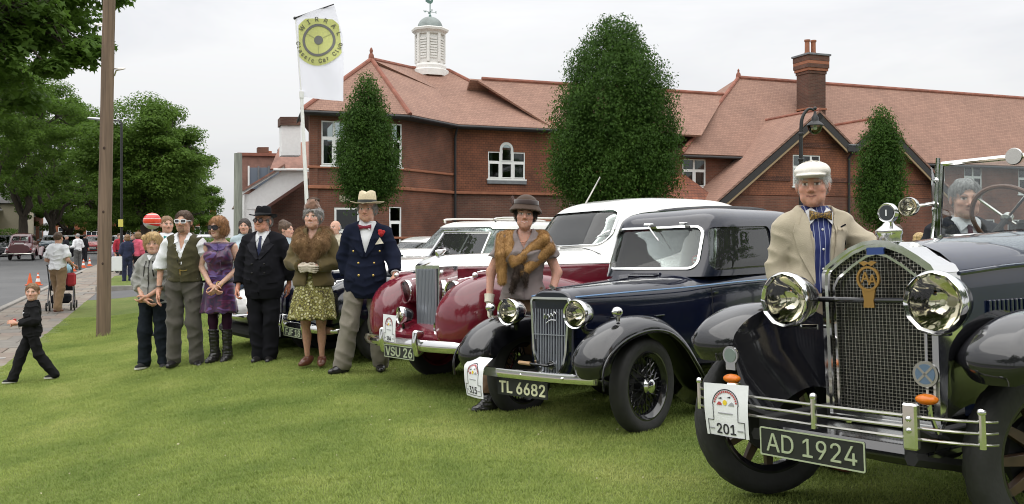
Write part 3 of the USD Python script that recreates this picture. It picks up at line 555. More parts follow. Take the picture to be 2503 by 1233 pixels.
# ---------------------------------------------------------------- trees
def leaves(c, nrm, size, r, lobed=False, droop=.0):
    """one small folded leaf per point"""
    n = len(c); nrm = nrm + r.normal(0, .55, (n, 3)); nrm[:, 2] += .25; nrm /= np.linalg.norm(nrm, axis=1, keepdims=True)
    a = np.cross(nrm, r.normal(0, 1, (n, 3))); a /= np.linalg.norm(a, axis=1, keepdims=True); b = np.cross(nrm, a)
    if droop: a[:, 2] += droop; a /= np.linalg.norm(a, axis=1, keepdims=True)
    s = size * r.uniform(.65, 1.25, n)
    if lobed: shp = [(-.5, 0, 0), (-.1, .22, .02), (-.15, .62, -.06), (.12, .3, .03), (.62, 0, -.05), (.12, -.3, .03), (-.15, -.62, -.06), (-.1, -.22, .02)]; fs = [(0, 1, 7), (1, 2, 3), (7, 5, 6), (1, 3, 7), (3, 5, 7), (3, 4, 5)]
    else: shp = [(-.55, 0, 0), (0, .34, .07), (.6, 0, -.06), (0, -.34, .07)]; fs = [(0, 1, 2), (0, 2, 3)]
    v = np.stack([c + s[:, None] * (p * a + q * b + w * nrm) for p, q, w in shp], 1).reshape(-1, 3)
    i = np.arange(n)[:, None] * len(shp); f = np.concatenate([i + np.array(t)[None] for t in fs]); return trimesh.Trimesh(v, f, process=False)
def limb(p0, p1, r0, r1, r, wob=.12, n=7, sides=7):
    p0, p1 = np.array(p0, float), np.array(p1, float); t = np.linspace(0, 1, n)[:, None]; L = np.linalg.norm(p1 - p0)
    q = p0 + (p1 - p0) * t + np.array([0, 0, L * .12]) * (t * (1 - t)) * 2; q[1:-1] += r.normal(0, wob * L / n * 1.2, (n - 2, 3)); return tube(q, np.linspace(r0, r1, n), sides)
BARK = mat('tree_bark', (.05, .04, .03), .95, var=.4, vscale=5, bump=.6, bscale=14, stretch=(1, 1, .25))
def hornbeam(name, label, loc, h, w, z0, nl, seed, L1, prof):
    r = np.random.default_rng(seed); t = thing(name, label, 'tree', loc, 0)
    def rad(z): return np.interp((z - z0) / (h - z0), *zip(*prof)) * w / 2
    nb = nl // 60; z = z0 + (h - z0) * r.uniform(0.0, 1.0, nb * 3); keep = r.uniform(0, 1, nb * 3) < np.clip(rad(z) / (w / 2), .12, 1); z = z[keep][:nb]; nb = len(z)
    a = r.uniform(0, 2 * np.pi, nb); rr = rad(z) * np.sqrt(r.uniform(.25, 1.0, nb)) * (1 + .30 * (fbm(np.stack([np.cos(a) * 2, np.sin(a) * 2, z * 1.4], 1), 3, seed) - .5) * 2)
    cen = np.stack([rr * np.cos(a), rr * np.sin(a), z], 1); m = 60
    # every clump is an upright spray
    k = r.uniform(0, 1, (nb, m)); spread = .19 * (1 - .55 * k); out = np.stack([np.cos(a), np.sin(a), 0 * a], 1)
    P = cen[:, None] + np.stack([r.normal(0, 1, (nb, m)) * spread, r.normal(0, 1, (nb, m)) * spread, (k - .5) * .75], -1) + out[:, None] * (k - .4)[..., None] * .17
    N = np.repeat(out[:, None] + np.array([0, 0, .5]), m, 1)
    part(t, 'crown', leaves(P.reshape(-1, 3), N.reshape(-1, 3), .068, r, droop=.7), L1, False)
    tr = [limb((0, 0, -.3), (0, 0, h * .8), .14 * w / 2 + .05, .02, r, .03, 10, 9)]
    for i in range(26):
        zz = r.uniform(z0 * .9, h * .75); an = r.uniform(0, 6.28); q = rad(zz + .8) * .8; tr.append(limb((0, 0, zz * .85), (q * math.cos(an), q * math.sin(an), zz + r.uniform(.5, 1.2)), .035, .008, r))
    part(t, 'trunk', tr, BARK); return t
HB = leaf_mat('hornbeam_leaf', (.022, .055, .008), (.05, .105, .015), (.14, .215, .036), .35)
P1 = [(0, .4), (.05, .64), (.1, .84), (.2, 1), (.43, .97), (.65, .81), (.86, .50), (.95, .28), (1, .10)]
P2 = [(0, .4), (.1, .85), (.28, 1), (.5, .86), (.72, .60), (.88, .34), (1, .07)]
P3 = [(0, .5), (.1, .85), (.25, .97), (.38, .82), (.5, .95), (.62, .66), (.75, .68), (.88, .40), (1, .08)]
def attree(px, Y): q = at(px, Y); return (q[0], q[1], q[2])
hornbeam('hornbeam_tree', 'largest egg-shaped dark green hornbeam, standing behind the white-roofed maroon saloon', attree(1502, 25), 7.2, 3.6, 2.0, 120000, 1, HB, P1)
hornbeam('hornbeam_tree', 'slim upright hornbeam beside the white flag, above the man in the straw hat', attree(898, 28), 6.12, 1.95, 2.35, 44000, 2, HB, P2)
hornbeam('hornbeam_tree', 'small narrow hornbeam in front of the two brick gables, right of the black lamp post', attree(2152, 30), 5.42, 1.5, 1.85, 34000, 3, HB, P3)

def broad_tree(name, label, loc, h, cr, z0, nl, seed, M, lsize, group=None, lobed=False, cen=(0, 0), nclump=150, flat=.85, clump=.6, fork=.3, trunk_r=.3, maxz=None):
    r = np.random.default_rng(seed); t = thing(name, label, 'tree', loc, 0, group)
    zc = (z0 + h) / 2; rz = (h - z0) / 2
    d = r.normal(0, 1, (nclump, 3)); d /= np.linalg.norm(d, axis=1, keepdims=True)
    rad = np.minimum(r.uniform(.40, 1.0, nclump) ** .6 * (1 + .35 * (fbm(d * 2.2 + 7, 3, seed) - .5) * 2), 1.06)
    C = np.stack([cen[0] + d[:, 0] * cr * rad, cen[1] + d[:, 1] * cr * rad, zc + d[:, 2] * rz * rad * flat], 1)
    per = nl // nclump; s = clump * r.uniform(.6, 1.35, nclump)
    off = r.normal(0, 1, (nclump, per, 3)); off /= np.linalg.norm(off, axis=2, keepdims=True); off *= (r.uniform(0, 1, (nclump, per, 1)) ** .45) * s[:, None, None]; off[..., 2] *= .55
    P = (C[:, None] + off).reshape(-1, 3); N = (off / s[:, None, None] + np.array([0, 0, .8])).reshape(-1, 3)
    part(t, 'crown', leaves(P, N, lsize, r, lobed), M, False)
    fz = z0 * .55 + h * fork * .3; tr = [limb((0, 0, -.4), (r.normal(0, .15), r.normal(0, .15), fz), trunk_r * 1.15, trunk_r * .8, r, .05, 8, 12)]
    mains = []
    for i in range(6):
        an = i * 1.05 + r.uniform(-.3, .3); q = cr * r.uniform(.3, .55); e = np.array([cen[0] * .7 + q * math.cos(an), cen[1] * .7 + q * math.sin(an), zc + rz * r.uniform(-.35, .35)]); tr.append(limb((0, 0, fz - .1), e, trunk_r * .55, trunk_r * .2, r, .22, 9, 8)); mains.append(e)
    for c in C[:: max(1, nclump // 70)]:
        e = mains[int(np.argmin([np.linalg.norm(c - m) for m in mains]))]; tr.append(limb(e, c, trunk_r * .16, .012, r, .25, 6, 5))
    part(t, 'trunk', tr, BARK); return t
SY = leaf_mat('sycamore_leaf', (.05, .105, .016), (.10, .18, .028), (.19, .26, .05), .45)
LIME = leaf_mat('street_tree_leaf', (.055, .11, .016), (.105, .185, .028), (.20, .27, .05), .45)
def uvt(v, u): q = uv(v, u); return (q[0], q[1], float(ground_z(q[0], q[1])))
broad_tree('sycamore_tree', 'nearest big sycamore whose large-leaved branches reach in from the left to the wooden pole', (-11.6, 17.2, -.4), 9.4, 3.15, 4.1, 30000, 5, SY, .16, lobed=True, cen=(.30, 1.0), nclump=120, clump=.55, trunk_r=.3)
rows = [(-13.0, 56, 15, 6.2, 4.0, 'tall street tree filling the left side above the cream house'), (-13.0, 74, 15.5, 6.4, 4.2, 'street tree with a thick forked trunk just behind the maroon saloon'),
        (-13.0, 92, 17.5, 7.0, 2.8, 'street tree with a dark trunk between the maroon saloon and the wooden pole'), (-13, 112, 17.5, 7.2, 2.0, 'far street tree standing before the orange brick houses'),
        (-1.7, 60, 10.4, 3.6, 2.0, 'rounded bright green street tree right of the wooden pole, over the crowd'), (-1.9, 78, 10.5, 4.2, 1.7, 'street tree behind the rounded one, its crown showing at the right towards the houses'), (-2.9, 100, 10.5, 4.8, 1.2, 'most distant street tree on the near pavement, low beside the far houses'),
        (-13.5, 134, 12, 6.5, .6, 'far dark tree closing the left side of the street'), (-7.0, 138, 10, 5.5, .6, 'far dark tree before the brick houses behind the man with a jacket'), (.5, 128, 10, 5.5, .6, 'far dark tree behind the crowd and the red ball')]
for k, (v, u, h, cr, z0, lab) in enumerate(rows):
    broad_tree('street_tree', lab, uvt(v, u), h, cr, z0, 85000 if u < 80 else 42000, 20 + k, LIME, .15 if u < 80 else .22, nclump=170, clump=.95, trunk_r=.42 if v < -5 else .3)
# unseen trees known from lamp reflections; right-hand ones added to darken reflections in paint
far_src = stage.GetPrimAtPath('/World/street_tree_001')
for k, (x, y) in enumerate(((-26, -9), (-16, -13), (-6, -10), (4, -13), (13, -9), (21, -4), (26, 4), (33, 13))): copy_of(far_src, 'street_tree', (x, y, -.4), 50 * k, 'unseen leafy tree near the photographer', 'tree', 'unseen trees near the photographer', .85)
# hedge and shrubs at the side road
def shrub(name, label, loc, size, n, seed, M=HB, ls=.07, cat='shrub'):
    r = np.random.default_rng(seed); q = r.uniform(-1, 1, (n, 3)); e = r.integers(0, 3, n); 
    for k in range(n):
        if r.uniform() < .75: q[k, e[k]] = np.sign(q[k, e[k]]) * r.uniform(.8, 1.05)
    q *= 1 + .15 * (fbm(q * 2, 3, seed)[:, None] - .5) * 2; P = q * np.array(size) / 2 + (0, 0, size[2] / 2)
    t = thing(name, label, cat, loc, STREET); part(t, 'foliage', leaves(P, q * 1.0, ls, r), M, False)
    part(t, 'stem', [limb((x, 0, 0), (x + .1, 0, size[2] * .8), .03, .01, r) for x in np.linspace(-size[0] * .4, size[0] * .4, 5)], BARK); return t
shrub('clipped_hedge', 'low clipped green hedge behind the couple in waistcoat and purple dress', tuple(uv(1.6, 37.6, .0)), (4.6, 1.0, 1.25), 6000, 40, LIME, .09, 'hedge')
for k, (v, u, s, lab) in enumerate(((-15.6, 66, 1.6, 'round garden bush before the cream house, left of the maroon saloon'), (-15.8, 84, 2.4, 'bush at the foot of the second trunk by the brick houses'), (-15.8, 98, 2.0, 'pale green bush right of the second trunk, above parked cars'))):
    shrub('garden_bush', lab, tuple(uv(v, u, 0)), (s * 1.4, s, s), 1500, 50 + k, LIME, .2)

# ---------------------------------------------------------------- houses along the street
CREAM = mat('cream_render', (.48, .43, .32), .85, var=.06); SLATE = mat('grey_slate', (.075, .07, .07), .7, var=.2, vscale=2); OBRICK = mat('orange_brick', (.28, .095, .045), .85, var=.25, vscale=2)
PINKR = mat('pinkish_render', (.35, .25, .21), .85, var=.08)
def terrace(name, label, v0, v1, u0, u1, eave, ridge, wm, rm, side='v', wins=(), door=None, gable=False, group=None, chim=True):
    """a simple house: face towards the road at v1 (or towards the viewer at u0)"""
    t = thing(name, label, 'house', (0, 0, 0), STREET, group); zb = float(-.4 + rise((u0 + u1) / 2))
    part(t, 'wall', box(v0, v1, u0, u1, zb, eave), wm, False)
    vm, um = (v0 + v1) / 2, (u0 + u1) / 2
    if side == 'v':
        r = part(t, 'roof', [slab_roof([(v1 + .4, u0 - .3, eave - .1), (v1 + .4, u1 + .3, eave - .1), (vm, u1 + .3, ridge), (vm, u0 - .3, ridge)]), slab_roof([(v0 - .4, u0 - .3, eave - .1), (vm, u0 - .3, ridge), (vm, u1 + .3, ridge), (v0 - .4, u1 + .3, eave - .1)])], rm, False)
        [part(t, 'gable', prism_y(Polygon([(v0, eave), (v1, eave), (vm, ridge - .1)]), q, q + .25), wm, False) for q in (u0 - .001, u1 - .25)]
        part(t, 'gutter', box(v1 + .33, v1 + .45, u0 - .3, u1 + .3, eave - .28, eave - .14), FRAME, False)
        if chim: part(r, 'chimney', cbox(vm - .5, vm + .5, u0 + .2, u0 + 1.4, ridge - .5, ridge + 1.4, .03), OBRICK, False)
    else:
        r = part(t, 'roof', [slab_roof([(v0 - .3, u0 - .4, eave - .1), (v1 + .3, u0 - .4, eave - .1), (v1 - 1.2 if not gable else v1 + .3, um, ridge), (v0 + 1.2 if not gable else v0 - .3, um, ridge)]), slab_roof([(v1 + .3, u1 + .4, eave - .1), (v0 - .3, u1 + .4, eave - .1), (v0 + 1.2 if not gable else v0 - .3, um, ridge), (v1 - 1.2 if not gable else v1 + .3, um, ridge)]),
            hull(np.array([(v0 - .3, u0 - .4, eave - .1), (v0 - .3, u1 + .4, eave - .1), (v0 + 1.2, um, ridge), (v1 - 1.2, um, ridge), (v1 + .3, u0 - .4, eave - .1), (v1 + .3, u1 + .4, eave - .1)]))], rm, False)
        part(t, 'gutter', box(v0 - .3, v1 + .3, u0 - .5, u0 - .38, eave - .28, eave - .14), FRAME, False)
        if chim: part(r, 'chimney', cbox(v0 + 1.0, v0 + 2.1, um - .4, um + .4, ridge - .6, ridge + 1.5, .03), OBRICK, False)
    for s, z, w, h in wins:
        if side == 'v': a, b = (v1, u1), (v1, u0)          # seen from the road: runs towards the viewer
        else: a, b = (v0, u0), (v1, u0)
        d = unit(np.array(b) - a); o = np.array([a[0] + d[0] * s, a[1] + d[1] * s, z]); out = np.array([d[1], -d[0], 0]) if side == 'u' else np.array([1.0, 0, 0])
        fr = sbox(0, 0, w, h).difference(unary([sbox(.09 + i * (w - .09) / 3, .09, (i + 1) * (w - .09) / 3, h * .6) for i in range(3)] + [sbox(.09 + i * (w - .09) / 3, h * .6 + .08, (i + 1) * (w - .09) / 3, h - .09) for i in range(3)]))
        wn = part(t, 'window', frame_to(extr(fr, .1), o, (*d, 0), (0, 0, 1), out), FRAME, False)
        part(wn, 'pane', frame_to(extr(sbox(.05, .05, w - .05, h - .05), .03), o + out * .01, (*d, 0), (0, 0, 1), out), mat('dark_pane', (.03, .035, .04), .08), False)
    return t
from shapely import union_all
def unary(x): return union_all(x)
terrace('cream_house', 'cream rendered house with grey roof at the left edge', -24.5, -19.2, 92, 120, 4.6, 8.6, CREAM, SLATE, 'v', [(3, .6, 2.0, 1.6), (3, 3.0, 1.8, 1.2), (10, .6, 2, 1.6), (10, 3.0, 1.8, 1.2), (17, .6, 2, 1.6), (17, 3.0, 1.8, 1.2), (23, 3.0, 1.8, 1.2)])
ch = thing('cream_house_extension', 'cream gabled end wing standing beside the trunk, with small dark canopies', 'house', (0, 0, 0), STREET)
part(ch, 'wall', box(-19.2, -16.6, 118, 126, -.3, 5.3), CREAM, False); part(ch, 'roof', slab_roof([(-19.6, 117.6, 5.2), (-16.2, 117.6, 5.2), (-17.8, 122, 8.0), (-19.6, 122, 8.0)]), SLATE, False)
for u in (96, 103, 110): part(ch, 'canopy', slab_roof([(-17.9, u, 2.0), (-17.9, u + 2.2, 2.0), (-19.2, u + 2.2, 2.7), (-19.2, u, 2.7)]), SLATE, False)
terrace('orange_brick_house', 'orange brick house behind the first street tree trunk', -24, -17.5, 128, 142, 6.0, 9.6, OBRICK, SLATE, 'v', [(2, 1, 2.2, 1.7), (2, 3.9, 2.2, 1.5), (8, 1, 2.2, 1.7), (8, 3.9, 2.2, 1.5)])
terrace('orange_brick_house', 'orange brick house facing up the street, left of the wooden pole', -17.3, -9.5, 150, 160, 6.2, 9.6, OBRICK, SLATE, 'u', [(.8, 1, 2.2, 1.7), (.8, 4, 2.2, 1.5), (4.6, 1, 2.2, 1.7), (4.6, 4, 2.2, 1.5)])
terrace('orange_brick_house', 'orange brick house behind the wooden pole, with white bay windows', -9.3, -2.0, 152, 162, 6.2, 9.6, OBRICK, SLATE, 'u', [(.8, 1, 2.0, 1.9), (.8, 4, 2.0, 1.6), (4.4, 1, 2.2, 1.9), (4.4, 4, 2.2, 1.6)])
terrace('orange_brick_house', 'orange brick house with white windows right of the wooden pole, behind the crowd', -1.8, 6.0, 150, 160, 6.2, 9.4, OBRICK, SLATE, 'u', [(.8, 1, 2.2, 1.9), (.8, 4, 2.2, 1.6), (4.6, 1, 2.2, 1.9), (4.6, 4, 2.2, 1.6)])
terrace('grey_roofed_house', 'far pale house with white windows under grey hipped roof above the man in waistcoat', 9.0, 16.5, 148, 156, 6.0, 8.8, PINKR, mat('brown_tile', (.17, .12, .085), .8, var=.2, vscale=2), 'u', [(.6, .8, 2.2, 1.8), (.6, 3.9, 2.2, 1.6), (4.4, .8, 2.2, 1.8), (4.4, 3.9, 2.2, 1.6)])
terrace('tiled_corner_house', 'house with orange tiled hip roof and dark eaves left of the white-gabled house', 6.6, 12.0, 86, 94, 5.6, 8.1, PINKR, mat('orange_tile', (.36, .14, .07), .8, var=.2, vscale=2), 'u', [(.7, 3.4, 1.3, 1.6), (3.2, 3.4, 1.3, 1.6)])
terrace('brown_gabled_house', 'brown tiled house with tall chimney beyond the orange hip roof', 9.2, 16, 104, 112, 6.3, 9.0, mat('brown_render', (.2, .11, .085), .85), TILE2, 'u', [(.8, 3.9, 1.8, 1.5)])

# ---------------------------------------------------------------- car parts (car frame: x forward, y to the car's left, z up)
def paint(name, c, rough=.16, coat=.7): return mat(name, c, rough, coat=coat, rvar=.03, vscale=2)
NAVY = paint('navy_paint', (.002, .003, .0085)); NAVY2 = paint('deep_blue_paint', (.003, .006, .017)); MAROON = paint('maroon_paint', (.105, .008, .016)); CARWHITE = paint('cream_white_paint', (.72, .72, .69))
LINE = paint('pale_blue_coachline', (.10, .2, .36)); DULLM = paint('dull_maroon_paint', (.085, .025, .032)); RED = paint('bright_red_paint', (.40, .015, .02)); SILV = mat('silver_car_paint', (.42, .43, .44), .25, .6, coat=.6); GREYB = paint('grey_blue_paint', (.12, .16, .2)); BLK = paint('black_car_paint', (.012, .013, .015))
LEATHER = mat('dark_leather', (.03, .02, .016), .45, var=.3, vscale=8); TAN = mat('tan_leather', (.2, .1, .05), .5, var=.2)
MIRROR = mat('lamp_reflector', (.82, .80, .73), .06, 1.0); LENS = pane_mat('lamp_lens', (.97, .96, .88), .0); AMBER = mat('amber_lens', (.75, .2, .01), .15, transm=.3); REDL = mat('red_lens', (.4, .01, .01), .15)
WOOD = mat('varnished_wood', (.11, .04, .016), .3, var=.3, vscale=20, stretch=(1, 1, .2)); SPOKEW = mat('dark_wood_spoke', (.045, .026, .015), .4, var=.3, vscale=12)
PLATEB = mat('plate_black', (.012, .013, .013), .4); PLATEL = mat('plate_letter_silver', (.36, .41, .27), .5); PAPER = mat('white_paper', (.74, .75, .77), .7, var=.03, vscale=10); INK = mat('black_ink', (.02, .02, .025), .7); YINK = mat('yellow_ink', (.7, .52, .03), .7); RINK = mat('red_ink', (.4, .06, .06), .7); PLATEW = mat('plate_white', (.7, .7, .68), .4); PLATEY = mat('plate_yellow', (.7, .5, .05), .4)
BRASS = mat('aged_brass', (.42, .25, .08), .3, .9); GREYP = mat('grey_primer', (.3, .3, .3), .6)
def fx(m, x, y, z): return frame_to(m, (x, y, z), (0, 1, 0), (0, 0, 1), (1, 0, 0))
def mir(m): m = tm(m).copy(); m.vertices[:, 1] *= -1; m.invert(); return m
def both(parent, name, m, mt, smooth=35):
    return [part(parent, name, m, mt, smooth), part(parent, name, mir(m), mt, smooth)]
def xloft(st, n=40, cap=True):
    """stations (x, hw, z0, z1, e[, yc]) -> smooth body"""
    v = []
    for s in st:
        x, hw, z0, z1, e = s[:5]; yc = s[5] if len(s) > 5 else 0; ring = superring(yc, (z0 + z1) / 2, hw, (z1 - z0) / 2, e, n); v.append(np.column_stack([np.full(n, x), ring]))
    v = np.array(v); k = 4
    t = np.linspace(0, len(v) - 1, (len(v) - 1) * k + 1); V = np.array([bez(v[:, j], len(t)) for j in range(n)]).transpose(1, 0, 2)
    m = grid_mesh(V, False, True, cap)
    return m
def zloft(levels, n=56, e=5.0, k=4, cap=True):
    """levels (z, xf, xr, hw[, e]) -> cabin"""
    v = []
    for L in levels:
        z, xf, xr, hw = L[:4]; r = superring((xf + xr) / 2, 0, (xf - xr) / 2, hw, L[4] if len(L) > 4 else e, n); v.append(np.column_stack([r, np.full(n, z)]))
    v = np.array(v); V = np.array([bez(v[:, j], (len(v) - 1) * k + 1) for j in range(n)]).transpose(1, 0, 2); return grid_mesh(V, False, True, cap)
def shrink(levels, d): return [(L[0] - (d if i == len(levels) - 1 else 0), L[1] - d, L[2] + d, L[3] - d, *L[4:]) for i, L in enumerate(levels)]
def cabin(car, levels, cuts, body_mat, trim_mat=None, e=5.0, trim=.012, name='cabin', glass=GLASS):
    """a hollow cabin with real window openings, panes and bright window trims. cuts: (side, polygon): side 'l','r' in (x,z); 'f','b' in (y,z)"""
    z0 = levels[0][0]; A = man(zloft(levels, e=e)); B = man(zloft(shrink(levels, .035), e=e)); ob, ib = A, None
    xm = (levels[0][1] + levels[0][2]) / 2
    def prism(side, poly):
        if side == 'l': return man(prism_y(poly, .02, 2))
        if side == 'r': return man(prism_y(poly, -2, -.02))
        if side == 'f': return man(prism_x(poly, xm, 5))
        return man(prism_x(poly, -9, xm))
    S = A - B; Gs = man(zloft(shrink(levels, .014), e=e)) - man(zloft(shrink(levels, .020), e=e))
    def grow(ls, d): return [(L[0] + (d if i == len(ls) - 1 else 0), L[1] + d, L[2] - d, L[3] + d, *L[4:]) for i, L in enumerate(ls)]
    T = man(zloft(grow(levels, .008), e=e)) - man(zloft(shrink(levels, .022), e=e))
    cutters = [(s, p, prism(s, p)) for s, p in cuts]
    for s, p, c in cutters: S = S - c
    c = part(car, name, S, body_mat, 30)
    for s, p, pr in cutters:
        g = Gs ^ prism(s, p.buffer(.006))
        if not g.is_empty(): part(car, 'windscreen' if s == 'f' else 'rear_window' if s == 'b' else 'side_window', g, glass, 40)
        if trim_mat is not None and trim:
            f = T ^ (prism(s, p.buffer(trim)) - prism(s, p.buffer(-.004)))
            if not f.is_empty(): part(car, 'window_frame', f, trim_mat, 40)
    return c
def rpoly(pts, r=.06):
    p = Polygon(pts); return p.buffer(-r).buffer(r, quad_segs=6) if r else p
def fender(path, y0, y1, crown=.05, lip=.045, inner=.03, cen=(0, .35), n=13, width=None, thick=.007, lipout=.0, bead=False, k=5):
    p = bez(path, len(path) * k); t = np.gradient(p, axis=0); nn = np.stack([-t[:, 1], t[:, 0]], 1); nn /= np.linalg.norm(nn, axis=1, keepdims=True)
    fl = np.sign(((p - np.array(cen)) * nn).sum(1)); fl[fl == 0] = 1; nn *= np.where(fl.sum() >= 0, 1, -1)
    s = np.linspace(-1, 1, n); rows = []
    wd = np.interp(np.linspace(0, 1, len(p)), *zip(*width)) if width else np.ones(len(p))
    for off in (0, -thick):
        V = []
        for i in range(len(p)):
            ym = (y0 + y1) / 2 + (y1 - y0) / 2 * (1 - wd[i]) * -.0; h = (y1 - y0) / 2 * wd[i]; o = -crown * np.abs(s) ** 2.6
            ys, os = list(ym + h * s), list(o)
            if bead: os = [a + .010 * math.exp(-((q - .45) / .10) ** 2) - .0 for a, q in zip(os, s)]
            ys = [ym - h] + ys + [ym + h + lipout]; os = [-crown - inner] + os + [-crown - lip]
            V.append([(p[i, 0] + nn[i, 0] * (a + off), y, p[i, 1] + nn[i, 1] * (a + off)) for y, a in zip(ys, os)])
        rows.append(np.array(V))
    V = np.concatenate([rows[0], rows[1][:, ::-1]], 1); return grid_mesh(V, False, True, True)
def lamp(car, name, pos, R, depth, shell=CHROME, rim=CHROME, facets=0, lens=True, sub=True, pitch=0, yaw=0, rimw=.016):
    """a round lamp pointing along +x: bowl, rim, reflector, lens, bulb"""
    def P(m): return move(m, pos, rz=yaw)
    bowl = revolve([(.0, -depth), (R * .35, -depth * .97), (R * .68, -depth * .8), (R * .9, -depth * .45), (R * 1.0, -depth * .08), (R * 1.0, 0), (R * .94, 0), (R * .84, -depth * .4), (R * .6, -depth * .72), (0, -depth * .9)], 32, 'x')
    L = part(car, name, P(bowl), shell)
    n = 48; prof = [(1.0, -.03), (1.05, -.012), (1.045, .008), (1.0, .020), (.90, .012), (.90, -.004)]; an = np.arange(n) * 2 * np.pi / n
    pol = np.cos(math.pi / facets) / np.cos((an % (2 * math.pi / facets)) - math.pi / facets) if facets else np.ones(n)
    if facets: prof = [(1.0, -.03), (1.05, -.012), (1.05, .006), (1.01, .018), (.985, .024), (.90, .010), (.90, -.004)]
    v = np.array([np.stack([np.full(n, x), R * r * (pol if facets and i >= 4 else 1) * np.cos(an), R * r * (pol if facets and i >= 4 else 1) * np.sin(an)], 1) for i, (r, x) in enumerate(prof)])
    part(L, 'rim', P(grid_mesh(v, True, True)), rim, 24 if facets else 40)
    if sub:
        part(L, 'reflector', P(revolve([(R * .9, -.012), *[(R * q, -.012 - .62 * R * (1 - (q / .9) ** 2)) for q in (.8, .7, .6, .5, .4, .3, .2, .1, .0)], (0, -.62 * R - .02), (R * .5, -.46 * R - .02), (R * .91, -.016)], 32, 'x')), MIRROR)
        part(L, 'bulb', P(sphere((-depth * .35, 0, 0), R * .10, 1)), mat('lamp_bulb', (.8, .8, .75), .2))
    if lens:
        # fluted glass: gentle vertical ribs
        rr = np.linspace(0, R * .92, 9); aa = np.arange(32) * 2 * np.pi / 32; v = np.array([[(.006 + .16 * R * (1 - (r / R) ** 2) + .0016 * math.sin(r * math.cos(a) * 2 * math.pi / (R * .22)), r * math.cos(a), r * math.sin(a)) for a in aa] for r in rr]); g = grid_mesh(v, False, True); g.invert() if g.face_normals[:, 0].mean() < 0 else None; part(L, 'lens', P(g), LENS, True)
    return L
def plate(car, text, pos, w, h, lh, letter=PLATEL, base=PLATEB, border=True, tw=.92, rot=0, bold=True):
    """a number plate facing +x with raised lettering"""
    def P(m, dx=0): return move(fx(move(m, rz=rot), dx, 0, 0), pos)
    B = part(car, 'number_plate', P(extr(rrect(w, h, .008), .006)), base, False)
    if border: part(B, 'border', P(extr(rrect(w, h, .008).difference(rrect(w - .012, h - .012, .006)), .003), .006), letter, False)
    m = text_mesh(text, lh, .004, bold=bold); b = m.bounds; sx = min(1.25, w * tw / (b[1][0] - b[0][0])); m.apply_translation(-(b[0] + b[1]) / 2); m.vertices[:, 0] *= sx
    for q in sorted(m.split(only_watertight=False), key=lambda q: q.bounds[0][0]): part(B, 'character', P(q, .008), letter, False)
    return B
